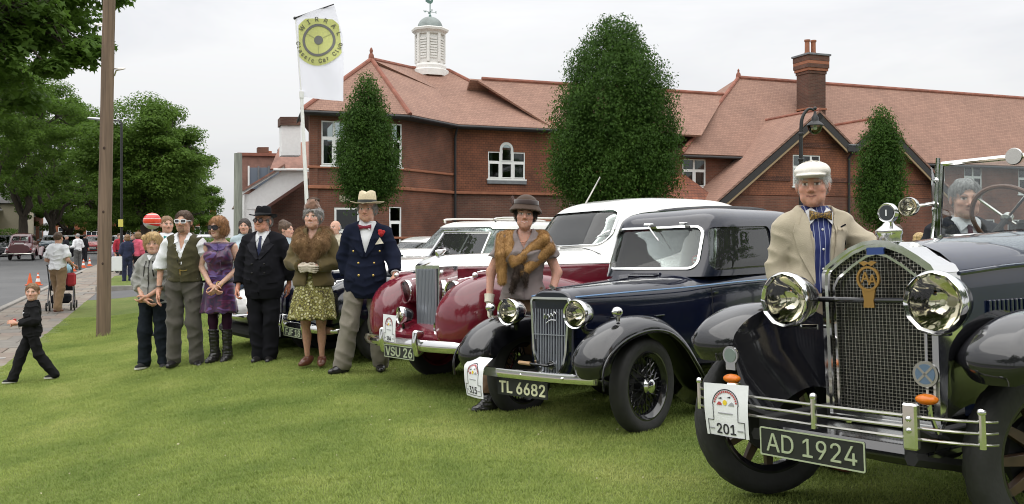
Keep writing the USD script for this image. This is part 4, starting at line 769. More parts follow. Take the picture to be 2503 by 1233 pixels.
def wheel(car, pos, R, w, kind='wire', steer=0, cap=None, rim_mat=None, rimR=None, tread=0, side=1, spokes=None):
    """side +1: the outer face looks towards +y"""
    rimR = rimR or R * .62
    x = UsdGeom.Xform.Define(stage, numbered(str(car.GetPath()), 'wheel')).GetPrim()
    def P(m):
        m = tm(m).copy()
        if side < 0: m.vertices[:, 1] *= -1; m.invert()
        return move(m, pos, rz=steer)
    prof = [(rimR, -w * .34), (rimR + .01, -w * .42), (rimR + (R - rimR) * .45, -w * .5), (R - .03, -w * .46), (R - .008, -w * .36), (R, -w * .2), (R, -w * .05), (R, w * .05), (R, w * .2), (R - .008, w * .36), (R - .03, w * .46), (rimR + (R - rimR) * .45, w * .5), (rimR + .01, w * .42), (rimR, w * .34)]
    n = 144 if tread else 64; v = np.array([[(r * math.cos(a), y, r * math.sin(a)) for a in np.arange(n) * 2 * np.pi / n] for r, y in prof])
    if tread:
        for j in range(n):
            for i in range(3, 11):
                lug = ((j // 3) + (i % 2)) % 2
                if not lug: rr = np.hypot(v[i, j, 0], v[i, j, 2]); v[i, j, [0, 2]] *= (rr - tread) / rr
    part(x, 'tyre', P(grid_mesh(v, True, True)), RUBBER, 45 if not tread else 28)
    rm = rim_mat or BLACK
    part(x, 'rim', P(move(revolve([(rimR + .012, -w * .40), (rimR + .014, -w * .34), (rimR - .018, -w * .2), (rimR - .018, w * .2), (rimR + .014, w * .34), (rimR + .012, w * .40), (rimR - .004, w * .40), (rimR - .012, w * .3), (rimR - .032, w * .16), (rimR - .032, -w * .16), (rimR - .012, -w * .3), (rimR - .004, -w * .40)], 48, 'y'))), rm)
    if kind == 'disc':
        part(x, 'disc', P(revolve([(0, w * .16), (rimR * .45, w * .20), (rimR * .7, w * .1), (rimR - .02, w * .22), (rimR - .02, w * .1), (0, w * .05)], 40, 'y')), rm)
        if cap: part(x, 'hub_cap', P(revolve([(0, w * .36), (rimR * .25, w * .35), (rimR * .5, w * .26), (rimR * .58, w * .17), (0, w * .15)], 32, 'y')), cap)
    if kind == 'alloy':
        for i in range(spokes or 5):
            a = 2 * math.pi * i / (spokes or 5); part(x, 'spoke', P(move(hull(np.array([(0.02, y, s * .03) for y in (w * .1, w * .22) for s in (-1, 1)] + [(rimR - .02, y, s * .045) for y in (w * .2, w * .3) for s in (-1, 1)])), ry=math.degrees(a))), rm, False)
        part(x, 'brake_drum', P(revolve([(0, -.02), (rimR * .7, -.02), (rimR * .7, .02), (0, .03)], 24, 'y')), DARK)
    if kind in ('wire', 'wood'):
        hubr = .055 if kind == 'wire' else .085
        part(x, 'hub', P(revolve([(0, -w * .5), (hubr, -w * .5), (hubr, w * .3), (hubr * .8, w * .42), (0, w * .45)], 24, 'y')), rm)
        part(x, 'brake_drum', P(revolve([(0, -w * .55), (rimR * .62, -w * .55), (rimR * .62, -w * .3), (0, -w * .25)], 32, 'y')), DARK)
        ns = spokes or (12 if kind == 'wood' else 40)
        for i in range(ns):
            a = 2 * math.pi * i / ns
            if kind == 'wood':
                part(x, 'spoke', P(move(hull(np.array([(hubr * .9, y, s * .028) for y in (-.02, .022) for s in (-1, 1)] + [(rimR - .03, y, s * .017) for y in (-.014, .016) for s in (-1, 1)] + [(rimR * .6, y, s * .021) for y in (-.017, .02) for s in (-1, 1)])), ry=math.degrees(a))), SPOKEW, False)
            else:
                b = a + (.5 if i % 2 else -.5); y0 = w * .32 if i % 4 < 2 else -w * .38
                part(x, 'spoke', P(tube([(hubr * math.cos(b), y0, hubr * math.sin(b)), ((rimR - .03) * math.cos(a), 0, (rimR - .03) * math.sin(a))], .0048, 5)), rm, False)
        if cap: part(x, 'hub_cap', P(revolve([(0, w * .72), (hubr * .5, w * .71), (hubr * .85, w * .62), (hubr * .95, w * .5), (hubr * 1.05, w * .42), (0, w * .4)], 24, 'y')), cap)
    return x
def rally_sheet(name, label, number, M4, w=.29, h=.33, group=None, curl=.02, loc=(0, 0, 0), rotz=0, tilt=0, bend=None, big=True):
    """entrant's paper sheet with arch, yellow sun, two small black marks and a number, standing upright facing local +x"""
    t = thing(name, label, 'paper sheet', loc, rotz, group)
    n = 16; Y, Z = np.meshgrid(np.linspace(-w / 2, w / 2, n), np.linspace(-h / 2, h / 2, n), indexing='ij')
    def X(y, z): return curl * np.sin(y / w * 3.0 + .6) * (.5 - z / h) + curl * .4 * np.cos(z / h * 4) + ((bend * np.clip(z - h * .28, 0, 1) ** 1 * -1) if bend else 0)
    def R(v): v = np.asarray(v, float).copy(); c, s = math.cos(math.radians(tilt)), math.sin(math.radians(tilt)); y, z = v[..., 1].copy(), v[..., 2].copy(); v[..., 1] = y * c - z * s; v[..., 2] = y * s + z * c; return v
    part(t, 'sheet', grid_mesh(R(np.stack([X(Y, Z), Y, Z], -1)), False, False), PAPER, True)
    def ink(name, poly, m):
        q = extr(poly, .0012) if not isinstance(poly, trimesh.Trimesh) else poly
        q = q.subdivide_to_size(.02) if len(q.faces) < 400 else q
        v = q.vertices.copy(); q = trimesh.Trimesh(R(np.stack([X(v[:, 0], v[:, 1]) + .0015 + v[:, 2], v[:, 0], v[:, 1]], 1)), q.faces, process=False); part(t, name, q, m, False)
    k = w / .29
    arch = Point(0, .03 * k).buffer(.088 * k).difference(Point(0, .03 * k).buffer(.083 * k)).intersection(sbox(-1, .03 * k, 1, 1)); ink('arch', arch, INK)
    for i in range(17):
        a = math.radians(12 + i * 9.75); ink('arch_lettering', affinity.rotate(affinity.translate(sbox(-.004 * k, -.005 * k, .004 * k, .005 * k), .0735 * k * math.cos(a), .03 * k + .0735 * k * math.sin(a)), math.degrees(a) - 90), RINK)
    fr = Polygon([(-.125, -.145), (.125, -.145), (.125, -.055), (.085, -.055), (.085, .03), (-.085, .03), (-.085, -.055), (-.125, -.055)]); fr = affinity.scale(fr, k, k, origin=(0, 0)); ink('panel_outline', fr.difference(fr.buffer(-.0035 * k)).difference(sbox(-.08 * k, .01 * k, .08 * k, .1)), INK)
    ink('yellow_sun', Point(-.002 * k, .044 * k).buffer(.014 * k), YINK)
    for p, m in (([(-.050, .066), (-.026, .073), (-.024, .062)], INK), ([(.010, .072), (.034, .080), (.032, .070)], INK), ([(-.058, .030), (-.022, .030), (-.024, .038), (-.034, .047), (-.046, .047)], RINK), ([(.020, .030), (.060, .030), (.056, .040), (.044, .050), (.030, .040)], mat('grey_ink', (.3, .3, .32), .7))): ink('motif', Polygon([(x * k, z * k) for x, z in p]), m)
    tx = text_mesh(number, .054 * k if big else .034, .001, bold=True); b = tx.bounds; tx.apply_translation((-(b[0][0] + b[1][0]) / 2, -.128 * k, 0)); ink('number', tx, INK)
    for x in (-.10, .095): ink('small_print', sbox((x - .018) * k, -.108 * k, (x + .018) * k, -.101 * k), mat('grey_ink', (.3, .3, .32), .7))
    ink('small_print', sbox(-.05 * k, -.018 * k, .05 * k, -.012 * k), mat('grey_ink', (.3, .3, .32), .7))
    return t
class Car:
    def __init__(s, name, label, X, Y, h, dz=0, cat='car', group=None, roll=0, scale=None):
        s.rot = 270 - h; s.o = np.array([X, Y, float(ground_z(X, Y)) + dz]); s.t = thing(name, label, cat, s.o, s.rot, group)
        if roll: UsdGeom.Xformable(s.t).AddRotateXOp().Set(float(roll))
        if scale: UsdGeom.Xformable(s.t).AddScaleOp().Set(Gf.Vec3f(scale, scale, scale))
        a = math.radians(h); s.f = np.array([-math.sin(a), -math.cos(a), 0]); s.l = np.array([math.cos(a), -math.sin(a), 0])
    def w(s, x, y, z): return s.o + s.f * x + s.l * y + np.array([0, 0, z])
def steering_wheel(car, pos, R, rim, tilt=55, spokes=4, col=CHROME):
    def P(m): return move(m, pos, ry=-tilt)
    a = np.linspace(0, 2 * np.pi, 40)[:-1]; sw = part(car, 'steering_wheel', P(tube(np.stack([R * np.cos(a), R * np.sin(a), 0 * a], 1), .015, 8, closed=True)), rim)
    for i in range(spokes): b = 2 * math.pi * (i + .5) / spokes; part(sw, 'spoke', P(tube([(0, 0, -.02), (R * math.cos(b), R * math.sin(b), 0)], .009, 6)), col)
    part(sw, 'boss', P(revolve([(0, .02), (.03, .015), (.035, -.03), (0, -.05)], 16)), col); part(sw, 'column', P(cyl((0, 0, -.03), (0, 0, -.75), .018, 8)), DARK)
def seat(car, x, y, w, m, z=.42, back=.62): 
    s = part(car, 'seat', cbox(x - .25, x + .27, y - w / 2, y + w / 2, z, z + .17, .05), m); part(s, 'backrest', move(cbox(-.08, .08, -w / 2, w / 2, 0, back, .06), (x - .27, y, z + .1), ry=-12), m)

# ---------------------------------------------------------------- the blue vintage tourer, plate AD 1924
T = Car('vintage_tourer', 'dark blue open vintage tourer with chrome mesh radiator, plate AD 1924, nearest the camera', 1.849, 4.255, 52.9, .03, 'vintage car', roll=2.3); t = T.t
def tring(x, hw, sh, top, z0=.5):
    h = [(-hw, z0), (-hw, z0 + .25), (-hw * 1.0, sh - .10), (-hw, sh - .015), (-hw * .985, sh), (-hw * .9, sh + (top - sh) * .30), (-hw * .72, sh + (top - sh) * .62), (-hw * .45, sh + (top - sh) * .88), (-hw * .2, top - .004)]
    r = h + [(0, top)] + [(-a, b) for a, b in h[::-1]]; return np.array([(x, a, b) for a, b in r])
shell = [(-.27, .475), (-.275, 1.10), (-.272, 1.155), (-.255, 1.185), (-.20, 1.225), (-.13, 1.268), (-.06, 1.294), (0, 1.30)]; shell = shell + [(-a, b) for a, b in shell[::-1][1:]]
SP = Polygon(shell).buffer(.012).buffer(-.004)
part(t, 'radiator_shell', prism_x(SP.difference(SP.buffer(-.030)), -.07, .145), CHROME, 40)
part(t, 'radiator_bead', prism_x(SP.buffer(.006).difference(SP.buffer(-.012)), .145, .158), CHROME, False)
inner = [(-.215, .52), (-.222, 1.09), (-.2, 1.13), (-.12, 1.19), (-.05, 1.232), (0, 1.245)]; IN = Polygon(inner + [(-a, b) for a, b in inner[::-1][1:]])
part(t, 'radiator_surround', prism_x(IN.buffer(.012).difference(IN), .128, .148), CHROME, False)
core = SP.buffer(-.028); part(t, 'radiator_core', prism_x(core, .06, .085), mat('radiator_core_black', (.015, .015, .015), .5), False)
MESHM = mat('nickel_mesh', (.40, .385, .34), .32, .9); grid = []
for y in np.arange(-.27, .271, .0180):
    g = core.intersection(LineString([(y, .4), (y, 1.4)]))
    if not g.is_empty and g.length > .02: zz = np.array(g.coords)[:, 1]; grid.append(box(.098, .112, y - .0012, y + .0012, zz.min(), zz.max()))
for z in np.arange(.49, 1.29, .0158):
    g = core.intersection(LineString([(-.4, z), (.4, z)]))
    if not g.is_empty and g.length > .02: yy = np.array(g.coords)[:, 0]; grid.append(box(.1005, .1145, yy.min(), yy.max(), z - .0012, z + .0012))
part(t, 'radiator_mesh', grid, MESHM, False, kind='stuff')
part(t, 'maker_badge', fx(extr(rrect(.085, .034, .004), .01), .147, .0, 1.262), mat('blue_enamel', (.03, .06, .2), .2), False)
# bonnet, scuttle, body
st = [tring(-.06, .272, 1.165, 1.298), tring(-.45, .325, 1.19, 1.325), tring(-.95, .40, 1.205, 1.35), tring(-1.30, .47, 1.215, 1.365)]
V = np.array([bez(np.array(st)[:, j], 13) for j in range(len(st[0]))]).transpose(1, 0, 2); part(t, 'bonnet', grid_mesh(V, False, False), NAVY2, 30)
st = [tring(-1.303, .478, 1.22, 1.37, .42), tring(-1.45, .53, 1.22, 1.37, .42), tring(-1.62, .58, 1.20, 1.345, .42)]; part(t, 'scuttle', grid_mesh(np.array(st), False, False), NAVY2, 30)
for s in (-1, 1):
    part(t, 'shoulder_moulding', tube(bez([(-.06, s * .279, 1.15), (-.45, s * .331, 1.175), (-.95, s * .406, 1.19), (-1.3, s * .478, 1.2), (-1.62, s * .588, 1.185)], 16), .011, 8), NAVY2)
    for k in range(26):
        x = -.28 - k * .034; y = np.interp(-x, [.06, .45, .95, 1.3], [.272, .325, .40, .47]); part(t, 'louvre', move(cbox(-.009, .012, -.004, .014, .68, 1.02, .004), (x, s * y, 0), rz=0) if s > 0 else move(cbox(-.009, .012, -.014, .004, .68, 1.02, .004), (x, s * y, 0)), NAVY2, False)
    part(t, 'bonnet_catch', cbox(-.7, -.64, s * .385 - .012, s * .385 + .012, .62, .70, .005), CHROME)
out = Polygon([(-3.5, -.60), (-3.75, -.5), (-3.75, .5), (-3.5, .60), (-1.62, .60), (-1.62, -.60)])
part(t, 'body', frame_to(extr(out.difference(out.buffer(-.03)), .72), (0, 0, .5), (1, 0, 0), (0, 1, 0), (0, 0, 1)), NAVY2, False); part(t, 'floor', box(-3.7, -1.6, -.57, .57, .48, .52), DARK, False)
part(t, 'dashboard', box(-1.66, -1.62, -.55, .55, .95, 1.30), WOOD, False); seat(t, -2.45, -.29, .5, LEATHER, .62); seat(t, -2.45, .29, .5, LEATHER, .62); seat(t, -3.3, 0, 1.1, LEATHER, .62)
part(t, 'tonneau', cbox(-1.9, -1.5, -.1, .55, 1.36, 1.43, .02), mat('black_hood_cloth', (.012, .012, .012), .8), False)
for s in (-1, 1): part(t, 'chassis_rail', cbox(-3.8, .55, s * .36 - .03, s * .36 + .03, .40, .50, .006), DARK, False)
part(t, 'front_axle', tube(bez([(.06, -.62, .38), (.06, -.45, .32), (.06, 0, .29), (.06, .45, .32), (.06, .62, .38)], 16), .028, 8), DARK)
part(t, 'dumb_iron_apron', cbox(.15, .52, -.40, .40, .37, .45, .03), BLACK)
for s in (-1, 1): part(t, 'leaf_spring', tube(bez([(.58, s * .38, .42), (.3, s * .38, .36), (.05, s * .38, .31), (-.3, s * .38, .36), (-.55, s * .38, .43)], 14), .03, 6), DARK)
# wings
wp = [(.52, .735), (.555, .80), (.53, .885), (.42, .955), (.25, 1.0), (.06, 1.005), (-.20, .94), (-.48, .80), (-.75, .62), (-.98, .49), (-1.15, .44)]
for s in (1, -1):
    m = fender(wp, .52, .86, .075, .05, .05, cen=(0, .4), bead=True, width=[(0, .86), (.12, 1), (.6, 1), (1, .9)]); m2 = grid_mesh(np.array([[(x, .53, z - .01), (x * .93, .50, z - .17 - .05), (x * .8, .40, max(.42, z - .42))] for x, z in bez(wp[1:8], 20)]), False, False)
    if s < 0: m, m2 = mir(m), mir(m2)
    part(t, 'wing', m, BLACK, 50); part(t, 'wing_valance', m2, BLACK, 60)
    part(t, 'running_board', cbox(-2.7, -1.1, *(sorted((s * .56, s * .86))), .40, .44, .01), BLACK)
    rp = [(-2.6, .43), (-2.72, .62), (-2.95, .82), (-3.2, .88), (-3.5, .78), (-3.75, .55), (-3.8, .4)]; m = fender(rp, .58, .86, .05, .04, .03, cen=(-3.2, .4)); part(t, 'rear_wing', m if s > 0 else mir(m), BLACK, 50)
    wheel(t, (.08, s * .70, .405), .405, .125, 'wood', -23, CHROME, BLACK, .285, .006, side=s); wheel(t, (-3.2, s * .70, .405), .405, .125, 'wood', 0, CHROME, BLACK, .285, .006, side=s)
    part(t, 'lamp_bracket', tube([(.2, s * .29, .90), (.22, s * .37, .9), (.27, s * .37, .96)], .014, 6), CHROME)
# head lamps on a black tie bar, twelve-sided rims
lamp(t, 'headlight', (.335, .372, 1.035), .131, .19, BLACK, CHROME, 12); lamp(t, 'headlight', (.335, -.372, 1.035), .131, .19, BLACK, CHROME, 12)
part(t, 'tie_bar', cyl((.20, -.33, 1.035), (.20, .33, 1.035), .013, 10), BLACK)
# round club badge: brass ring with two letters on a stem
bd = part(t, 'club_badge', fx(extr(Point(0, 0).buffer(.058).difference(Point(0, 0).buffer(.047)), .012), .205, -.005, 1.135), BRASS, False)
part(bd, 'stem', fx(extr(Polygon([(-.034, -.05), (.034, -.05), (.024, -.10), (.027, -.135), (-.027, -.135), (-.024, -.10)]), .01), .205, -.005, 1.135), BRASS, False)
for dx, dz in ((-.018, .004), (.018, -.008)): part(bd, 'letter', fx(move(text_mesh('A', .046, .008, True), (dx - .02, dz - .02, 0)), .207, -.005, 1.135), BRASS, False)
part(bd, 'wings', fx(extr(Polygon([(-.045, .075), (-.02, .058), (0, .068), (.02, .058), (.045, .075), (.02, .082), (0, .075), (-.02, .082)]), .01), .205, -.005, 1.135), BRASS, False)
# filler cap and round temperature gauge mascot
part(t, 'radiator_cap', move(revolve([(0, 0), (.055, 0), (.055, .035), (.062, .045), (.062, .06), (.05, .07), (.03, .085), (.02, .10), (0, .10)], 24), (.03, 0, 1.298)), CHROME)
ms = part(t, 'mascot_gauge', move(revolve([(0, -.022), (.038, -.020), (.047, -.010), (.048, .010), (.044, .018), (.038, .015), (0, .015)], 28, 'x'), (.03, 0, 1.442)), CHROME)
part(ms, 'dial', move(revolve([(0, .016), (.036, .016), (.036, .018), (0, .018)], 24, 'x'), (.03, 0, 1.442)), mat('dark_dial', (.03, .035, .04), .15), False); part(ms, 'needle', fx(extr(rrect(.007, .03, .003), .002), .0485, 0, 1.442), PAPER, False)
NICKEL = mat('dull_nickel', (.46, .45, .41), .22, 1.0)
# bumper of three slim chrome bars with end posts and two broad clamps
for k in range(3):
    z = .520 + k * .043; part(t, 'bumper_bar', tube(bez([(.555, -.735, z), (.60, -.70, z), (.655, -.5, z), (.675, 0, z), (.655, .5, z), (.60, .675, z), (.555, .71, z)], 30), .0065, 8), NICKEL)
for y, x in ((-.70, .602), (0.0, .677), (.675, .602)):
    part(t, 'bumper_post', [cyl((x, y, .505), (x, y, .632), .014, 10), sphere((x, y, .642), .017, 2)], CHROME)
for y in (.435, -.435): 
    c = part(t, 'bumper_clamp', cbox(.655, .690, y - .031, y + .031, .478, .660, .008), CHROME)
    for z in (.60, .555): part(c, 'bolt', move(sphere((.69, y, z), .012, 1), (0, 0, 0)), CHROME)
    part(t, 'bumper_iron', tube([(.3, y * .87, .46), (.5, y * .95, .5), (.66, y, .56)], .018, 6), DARK)
plate(t, 'AD 1924', (.705, .0, .425), .515, .125, .078, tw=.86, bold=False)
for y in (.45, -.52):
    st_ = part(t, 'indicator_stalk', tube([(.5, y, .52), (.55, y, .6), (.56, y, .66)], .009, 6), CHROME)
    part(t, 'indicator', [move(sphere((0, 0, 0), .036, 2, (1, 1.25, .62)), (.575, y, .665))], AMBER)
cb = part(t, 'round_blue_badge', fx(extr(Point(0, 0).buffer(.052), .01), .57, .45, .765), STEEL, False)
part(cb, 'cross', [fx(extr(affinity.rotate(sbox(-.042, -.005, .042, .005), a, origin=(0, 0)), .003), .581, .45, .765) for a in (45, -45)], STEEL, False)
for a in range(4): part(cb, 'enamel', fx(extr(Point(0, 0).buffer(.040).intersection(affinity.rotate(Polygon([(.004, 0), (.06, -.05), (.06, .05)]), 90 * a, origin=(0, 0))), .002), .581, .45, .765), mat('blue_grey_enamel', (.10, .15, .22), .2), False)
mb = part(t, 'round_chrome_badge', fx(extr(Point(0, 0).buffer(.045).union(sbox(-.028, -.07, .028, -.02)), .01), .56, -.53, .775), CHROME, False); part(mb, 'enamel', fx(extr(Point(0, 0).buffer(.034), .003), .57, -.53, .775), mat('grey_green_enamel', (.16, .2, .18), .2), False)
# windscreen, spot lamp, mirror, steering wheel
fr = [(-1.40, -.505, 1.345), (-1.475, -.505, 1.80), (-1.475, .505, 1.80), (-1.40, .505, 1.345)]
for i in range(4): part(t, 'windscreen_frame', tube([fr[i], fr[(i + 1) % 4]], .018 if i != 1 else .016, 8), CHROME)
ax = unit(np.array(fr[1]) - fr[0]); part(t, 'windscreen', frame_to(extr(sbox(.015, .015, .995, .445), .006), fr[0], (0, 1, 0), ax, np.cross((0, 1, 0), ax)), pane_mat('windscreen_glass', (.86, .9, .9)), False)
for s in (-1, 1):
    a = part(t, 'windscreen_pillar', tube(bez([(-1.33, s * .53, 1.22), (-1.38, s * .53, 1.36), (-1.44, s * .53, 1.6), (-1.48, s * .53, 1.84)], 8), .014, 8), CHROME)
    for z in (1.40, 1.52, 1.70): part(a, 'clamp', sphere((-1.41 - (z - 1.4) * .16, s * .535, z), .022, 1), CHROME)
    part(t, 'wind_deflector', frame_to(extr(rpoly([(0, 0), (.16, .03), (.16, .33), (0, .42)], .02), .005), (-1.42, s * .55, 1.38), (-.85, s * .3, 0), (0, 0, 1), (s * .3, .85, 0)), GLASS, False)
part(t, 'spot_bracket', tube([(-1.44, -.53, 1.56), (-1.38, -.57, 1.55), (-1.28, -.58, 1.54)], .013, 6), CHROME); lamp(t, 'spot_lamp', (-1.20, -.58, 1.535), .056, .08, CHROME, CHROME, yaw=10)
part(t, 'rear_view_mirror', move(revolve([(0, -.02), (.035, -.012), (.05, 0), (.046, .010), (0, .010)], 24, 'x'), (-1.46, -.07, 1.80)), STEEL)
steering_wheel(t, (-1.80, -.27, 1.46), .215, WOOD, 62, 4, STEEL)
rally_sheet('entry_sheet', 'white sheet numbered 201 tied to the bumper of the blue tourer', '201', None, .245, .245, None, .016, T.w(.70, -.475, .515), T.rot + 6, tilt=3)
# starting from beneath: dark sump
part(t, 'sump', cbox(-1.6, .1, -.22, .22, .3, .52, .05), DARK)

# ---------------------------------------------------------------- the navy thirties saloon, plate TL 6682
A = Car('thirties_saloon', 'dark navy thirties saloon with black wings, thin pale blue line and plate TL 6682', .495, 6.665, 43.4, -.03, 'vintage car', roll=1.6); t = A.t
def up(P, z): return P
body = xloft([(.30, .175, .38, 1.0, 4.0, .03), (.22, .20, .36, 1.015, 4.0, .02), (-.3, .33, .34, 1.035, 4.0), (-.80, .46, .32, 1.06, 4.2), (-1.0, .52, .30, 1.09, 4.5), (-1.5, .60, .30, 1.115, 5), (-2.3, .61, .30, 1.12, 5), (-2.9, .54, .32, 1.10, 4.5), (-3.15, .40, .36, 1.0, 3.5), (-3.25, .28, .42, .9, 3)], 56)
part(t, 'body', body, NAVY, 40)
lv = [(1.06, -.92, -3.02, .565), (1.20, -.985, -3.0, .56), (1.36, -1.045, -2.94, .535), (1.47, -1.08, -2.86, .515), (1.55, -1.13, -2.78, .48), (1.605, -1.28, -2.66, .40), (1.635, -1.65, -2.45, .24)]
cabin(t, lv, [('f', rpoly([(-.435, 1.125), (.435, 1.125), (.425, 1.465), (-.425, 1.465)], .07)), ('l', rpoly([(-1.05, 1.105), (-2.02, 1.115), (-2.02, 1.465), (-1.14, 1.45)], .06)), ('r', rpoly([(-1.05, 1.105), (-2.02, 1.115), (-2.02, 1.465), (-1.14, 1.45)], .06)),
    ('l', rpoly([(-2.1, 1.125), (-2.55, 1.13), (-2.5, 1.43), (-2.1, 1.44)], .08)), ('r', rpoly([(-2.1, 1.125), (-2.55, 1.13), (-2.5, 1.43), (-2.1, 1.44)], .08)), ('b', rpoly([(-.3, 1.25), (.3, 1.25), (.28, 1.43), (-.28, 1.43)], .06))], NAVY, None, e=6)
# bright frame of the windscreen only
Tm = man(zloft([(a, b + .012, c - .012, d + .012) for a, b, c, d in lv], e=6)) - man(zloft(shrink(lv, .02), e=6)); wpoly = rpoly([(-.435, 1.125), (.435, 1.125), (.425, 1.465), (-.425, 1.465)], .07)
part(t, 'windscreen_frame', Tm ^ man(prism_x(wpoly.buffer(.006).difference(wpoly.buffer(-.012)), -1.6, 0)), CHROME, 40)
part(t, 'sunshine_roof', zloft([(1.600, -1.42, -2.5, .36), (1.628, -1.44, -2.48, .345), (1.648, -1.60, -2.40, .26)], e=4), mat('black_roof_fabric', (.018, .019, .022), .75, var=.2, vscale=60, bump=.4, bscale=300), 40)
for s in (1, -1):
    part(t, 'coach_line', tube(bez([(.26, s * .205, .955), (-.3, s * .337, .972), (-.80, s * .466, .985), (-1.0, s * .527, .995), (-1.5, s * .607, 1.01), (-2.3, s * .617, 1.01), (-2.9, s * .545, 1.0)], 30), .007, 6), LINE)
    m = fender([(.60, .44), (.63, .52), (.60, .62), (.49, .72), (.30, .795), (.05, .825), (-.20, .79), (-.42, .67), (-.62, .47), (-.78, .31), (-.95, .235), (-1.15, .225)], .40, .70, .075, .035, .10, cen=(0, .33), width=[(0, .92), (.15, 1), (.7, 1), (1, .8)])
    part(t, 'wing', m if s > 0 else mir(m), BLACK, 50)
    ed = bez([(.595, .40), (.60, .50), (.555, .59), (.45, .665), (.28, .725), (.05, .750), (-.18, .715), (-.37, .605), (-.55, .43), (-.70, .28)], 30); part(t, 'wing_beading', tube(np.array([(x, s * .701, z - .022) for x, z in ed]), .008, 6), BLACK)
    m = fender([(-1.95, .25), (-2.05, .45), (-2.2, .65), (-2.4, .75), (-2.65, .74), (-2.9, .6), (-3.1, .4), (-3.15, .3)], .50, .72, .05, .03, .03, cen=(-2.4, .33)); part(t, 'rear_wing', m if s > 0 else mir(m), BLACK, 50)
    part(t, 'running_board', cbox(-2.1, -1.0, *sorted((s * .5, s * .70)), .20, .24, .01), BLACK)
    wheel(t, (.0, s * .58, .335), .335, .125, 'wire', 0, CHROME, BLACK, .235, side=s, spokes=40); wheel(t, (-2.38, s * .58, .335), .335, .125, 'wire', 0, CHROME, BLACK, .235, side=s, spokes=24)
    lamp(t, 'headlight', (.395, s * .318, .845), .098, .15, CHROME, CHROME); part(t, 'lamp_stalk', tube([(.32, s * .318, .76), (.30, s * .33, .72), (.27, s * .42, .71)], .022, 8), BLACK)
    sl = part(t, 'side_lamp', move(sphere((0, 0, 0), .035, 2, (1.25, 1, 1)), (.30, s * .60, .865)), CHROME); part(sl, 'stem', cyl((.29, s * .6, .80), (.29, s * .6, .845), .014, 8), CHROME)
    for x in (-1.02, -1.98): part(t, 'door_shut_line', tube(bez([(x, s * (.535 if x > -1.5 else .619), .98), (x - (.02 if x > -1.5 else 0), s * (.535 if x > -1.5 else .619), .6), (x, s * (.52 if x > -1.5 else .60), .36)], 8), .0035, 4), DARK)
    h_ = part(t, 'door_handle', tube([(-1.88, s * .625, .90), (-1.78, s * .64, .90)], .009, 6), CHROME)
    for x in (-1.06, -1.96): part(t, 'hinge', cbox(x - .035, x + .035, s * (.545 if x > -1.5 else .62) - .01, s * (.545 if x > -1.5 else .62) + .01, .925, .945, .004), NAVY)
    for k in range(3): part(t, 'bonnet_louvre', cbox(-.55 + k * .2, -.43 + k * .2, s * (.40 - k * .055) - .01, s * (.40 - k * .055) + .012, .78 + k * .004, .79 + k * .004, .003), NAVY)
hs = part(t, 'bonnet_hinge', tube(bez([(.25, 0.02, 1.018), (-.3, 0, 1.038), (-.8, 0, 1.064)], 12), .005, 5), NAVY); part(t, 'scuttle_vent', move(cbox(-.06, .06, -.13, .13, 0, .018, .008), (-.88, 0, 1.068), ry=8), NAVY)
# tall rounded grille with vertical bars
gpoly = rpoly([(0, .385), (.05, .392), (.10, .425), (.135, .48), (.158, .57), (.185, .93), (.165, .955), (-.165, .955), (-.185, .93), (-.158, .57), (-.135, .48), (-.10, .425), (-.05, .392)], .02)
GY = .035
def gp(m, x): return move(move(fx(m, 0, 0, 0), (0, 0, -.67), ry=-2.5), (x + .026, GY, .67))
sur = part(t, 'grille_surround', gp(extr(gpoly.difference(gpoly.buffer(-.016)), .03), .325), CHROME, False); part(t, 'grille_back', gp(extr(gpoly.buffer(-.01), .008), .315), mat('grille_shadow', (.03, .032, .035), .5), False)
GB = mat('grille_bar_grey', (.33, .35, .38), .28, .75)
for y in np.linspace(-.15, .15, 13):
    g = gpoly.buffer(-.014).intersection(LineString([(y, .3), (y, 1)])); z0, z1 = np.array(g.coords)[:, 1][[0, -1]]; part(t, 'grille_bar', gp(hull(np.array([(y + a, z, b) for z in (min(z0, z1), max(z0, z1)) for a, b in ((-.0065, 0), (.0065, 0), (.003, .010), (-.003, .010))])), .327), GB, False)
part(t, 'grille_rail', gp(extr(sbox(-.165, .685, .165, .691), .006), .338), GB, False)
sc = part(t, 'grille_script', gp(move(tube(bez([(-.06, .0, 0), (-.045, .03, 0), (-.035, -.005, 0), (-.015, .02, 0), (0, -.002, 0), (.015, .022, 0), (.03, .0, 0), (.045, .026, 0), (.06, .01, 0)], 40), .0045, 5), (0, .815, .018), rz=14), .33), CHROME)
part(sc, 'flourish', gp(move(tube(bez([(-.045, -.03, 0), (0, -.018, 0), (.05, -.03, 0)], 12), .004, 5), (0, .81, .018), rz=14), .33), CHROME)
part(t, 'grille_cowl', xloft([(.325, .197, .40, .985, 4.2, GY), (.30, .205, .37, 1.005, 4.0, GY), (.18, .215, .36, 1.018, 4, .02)], 48), NAVY, 40)
em = part(t, 'winged_emblem', [hull(np.array([(.31, GY, 1.0), (.30, GY, 1.03), (.24, GY + s * .07, 1.045), (.27, GY + s * .07, 1.035), (.27, GY, 1.02)])) for s in (-1, 1)][0], CHROME, False); part(t, 'winged_emblem', hull(np.array([(.31, GY, 1.0), (.30, GY, 1.03), (.24, GY - .07, 1.045), (.27, GY - .07, 1.035), (.27, GY, 1.02)])), CHROME, False)
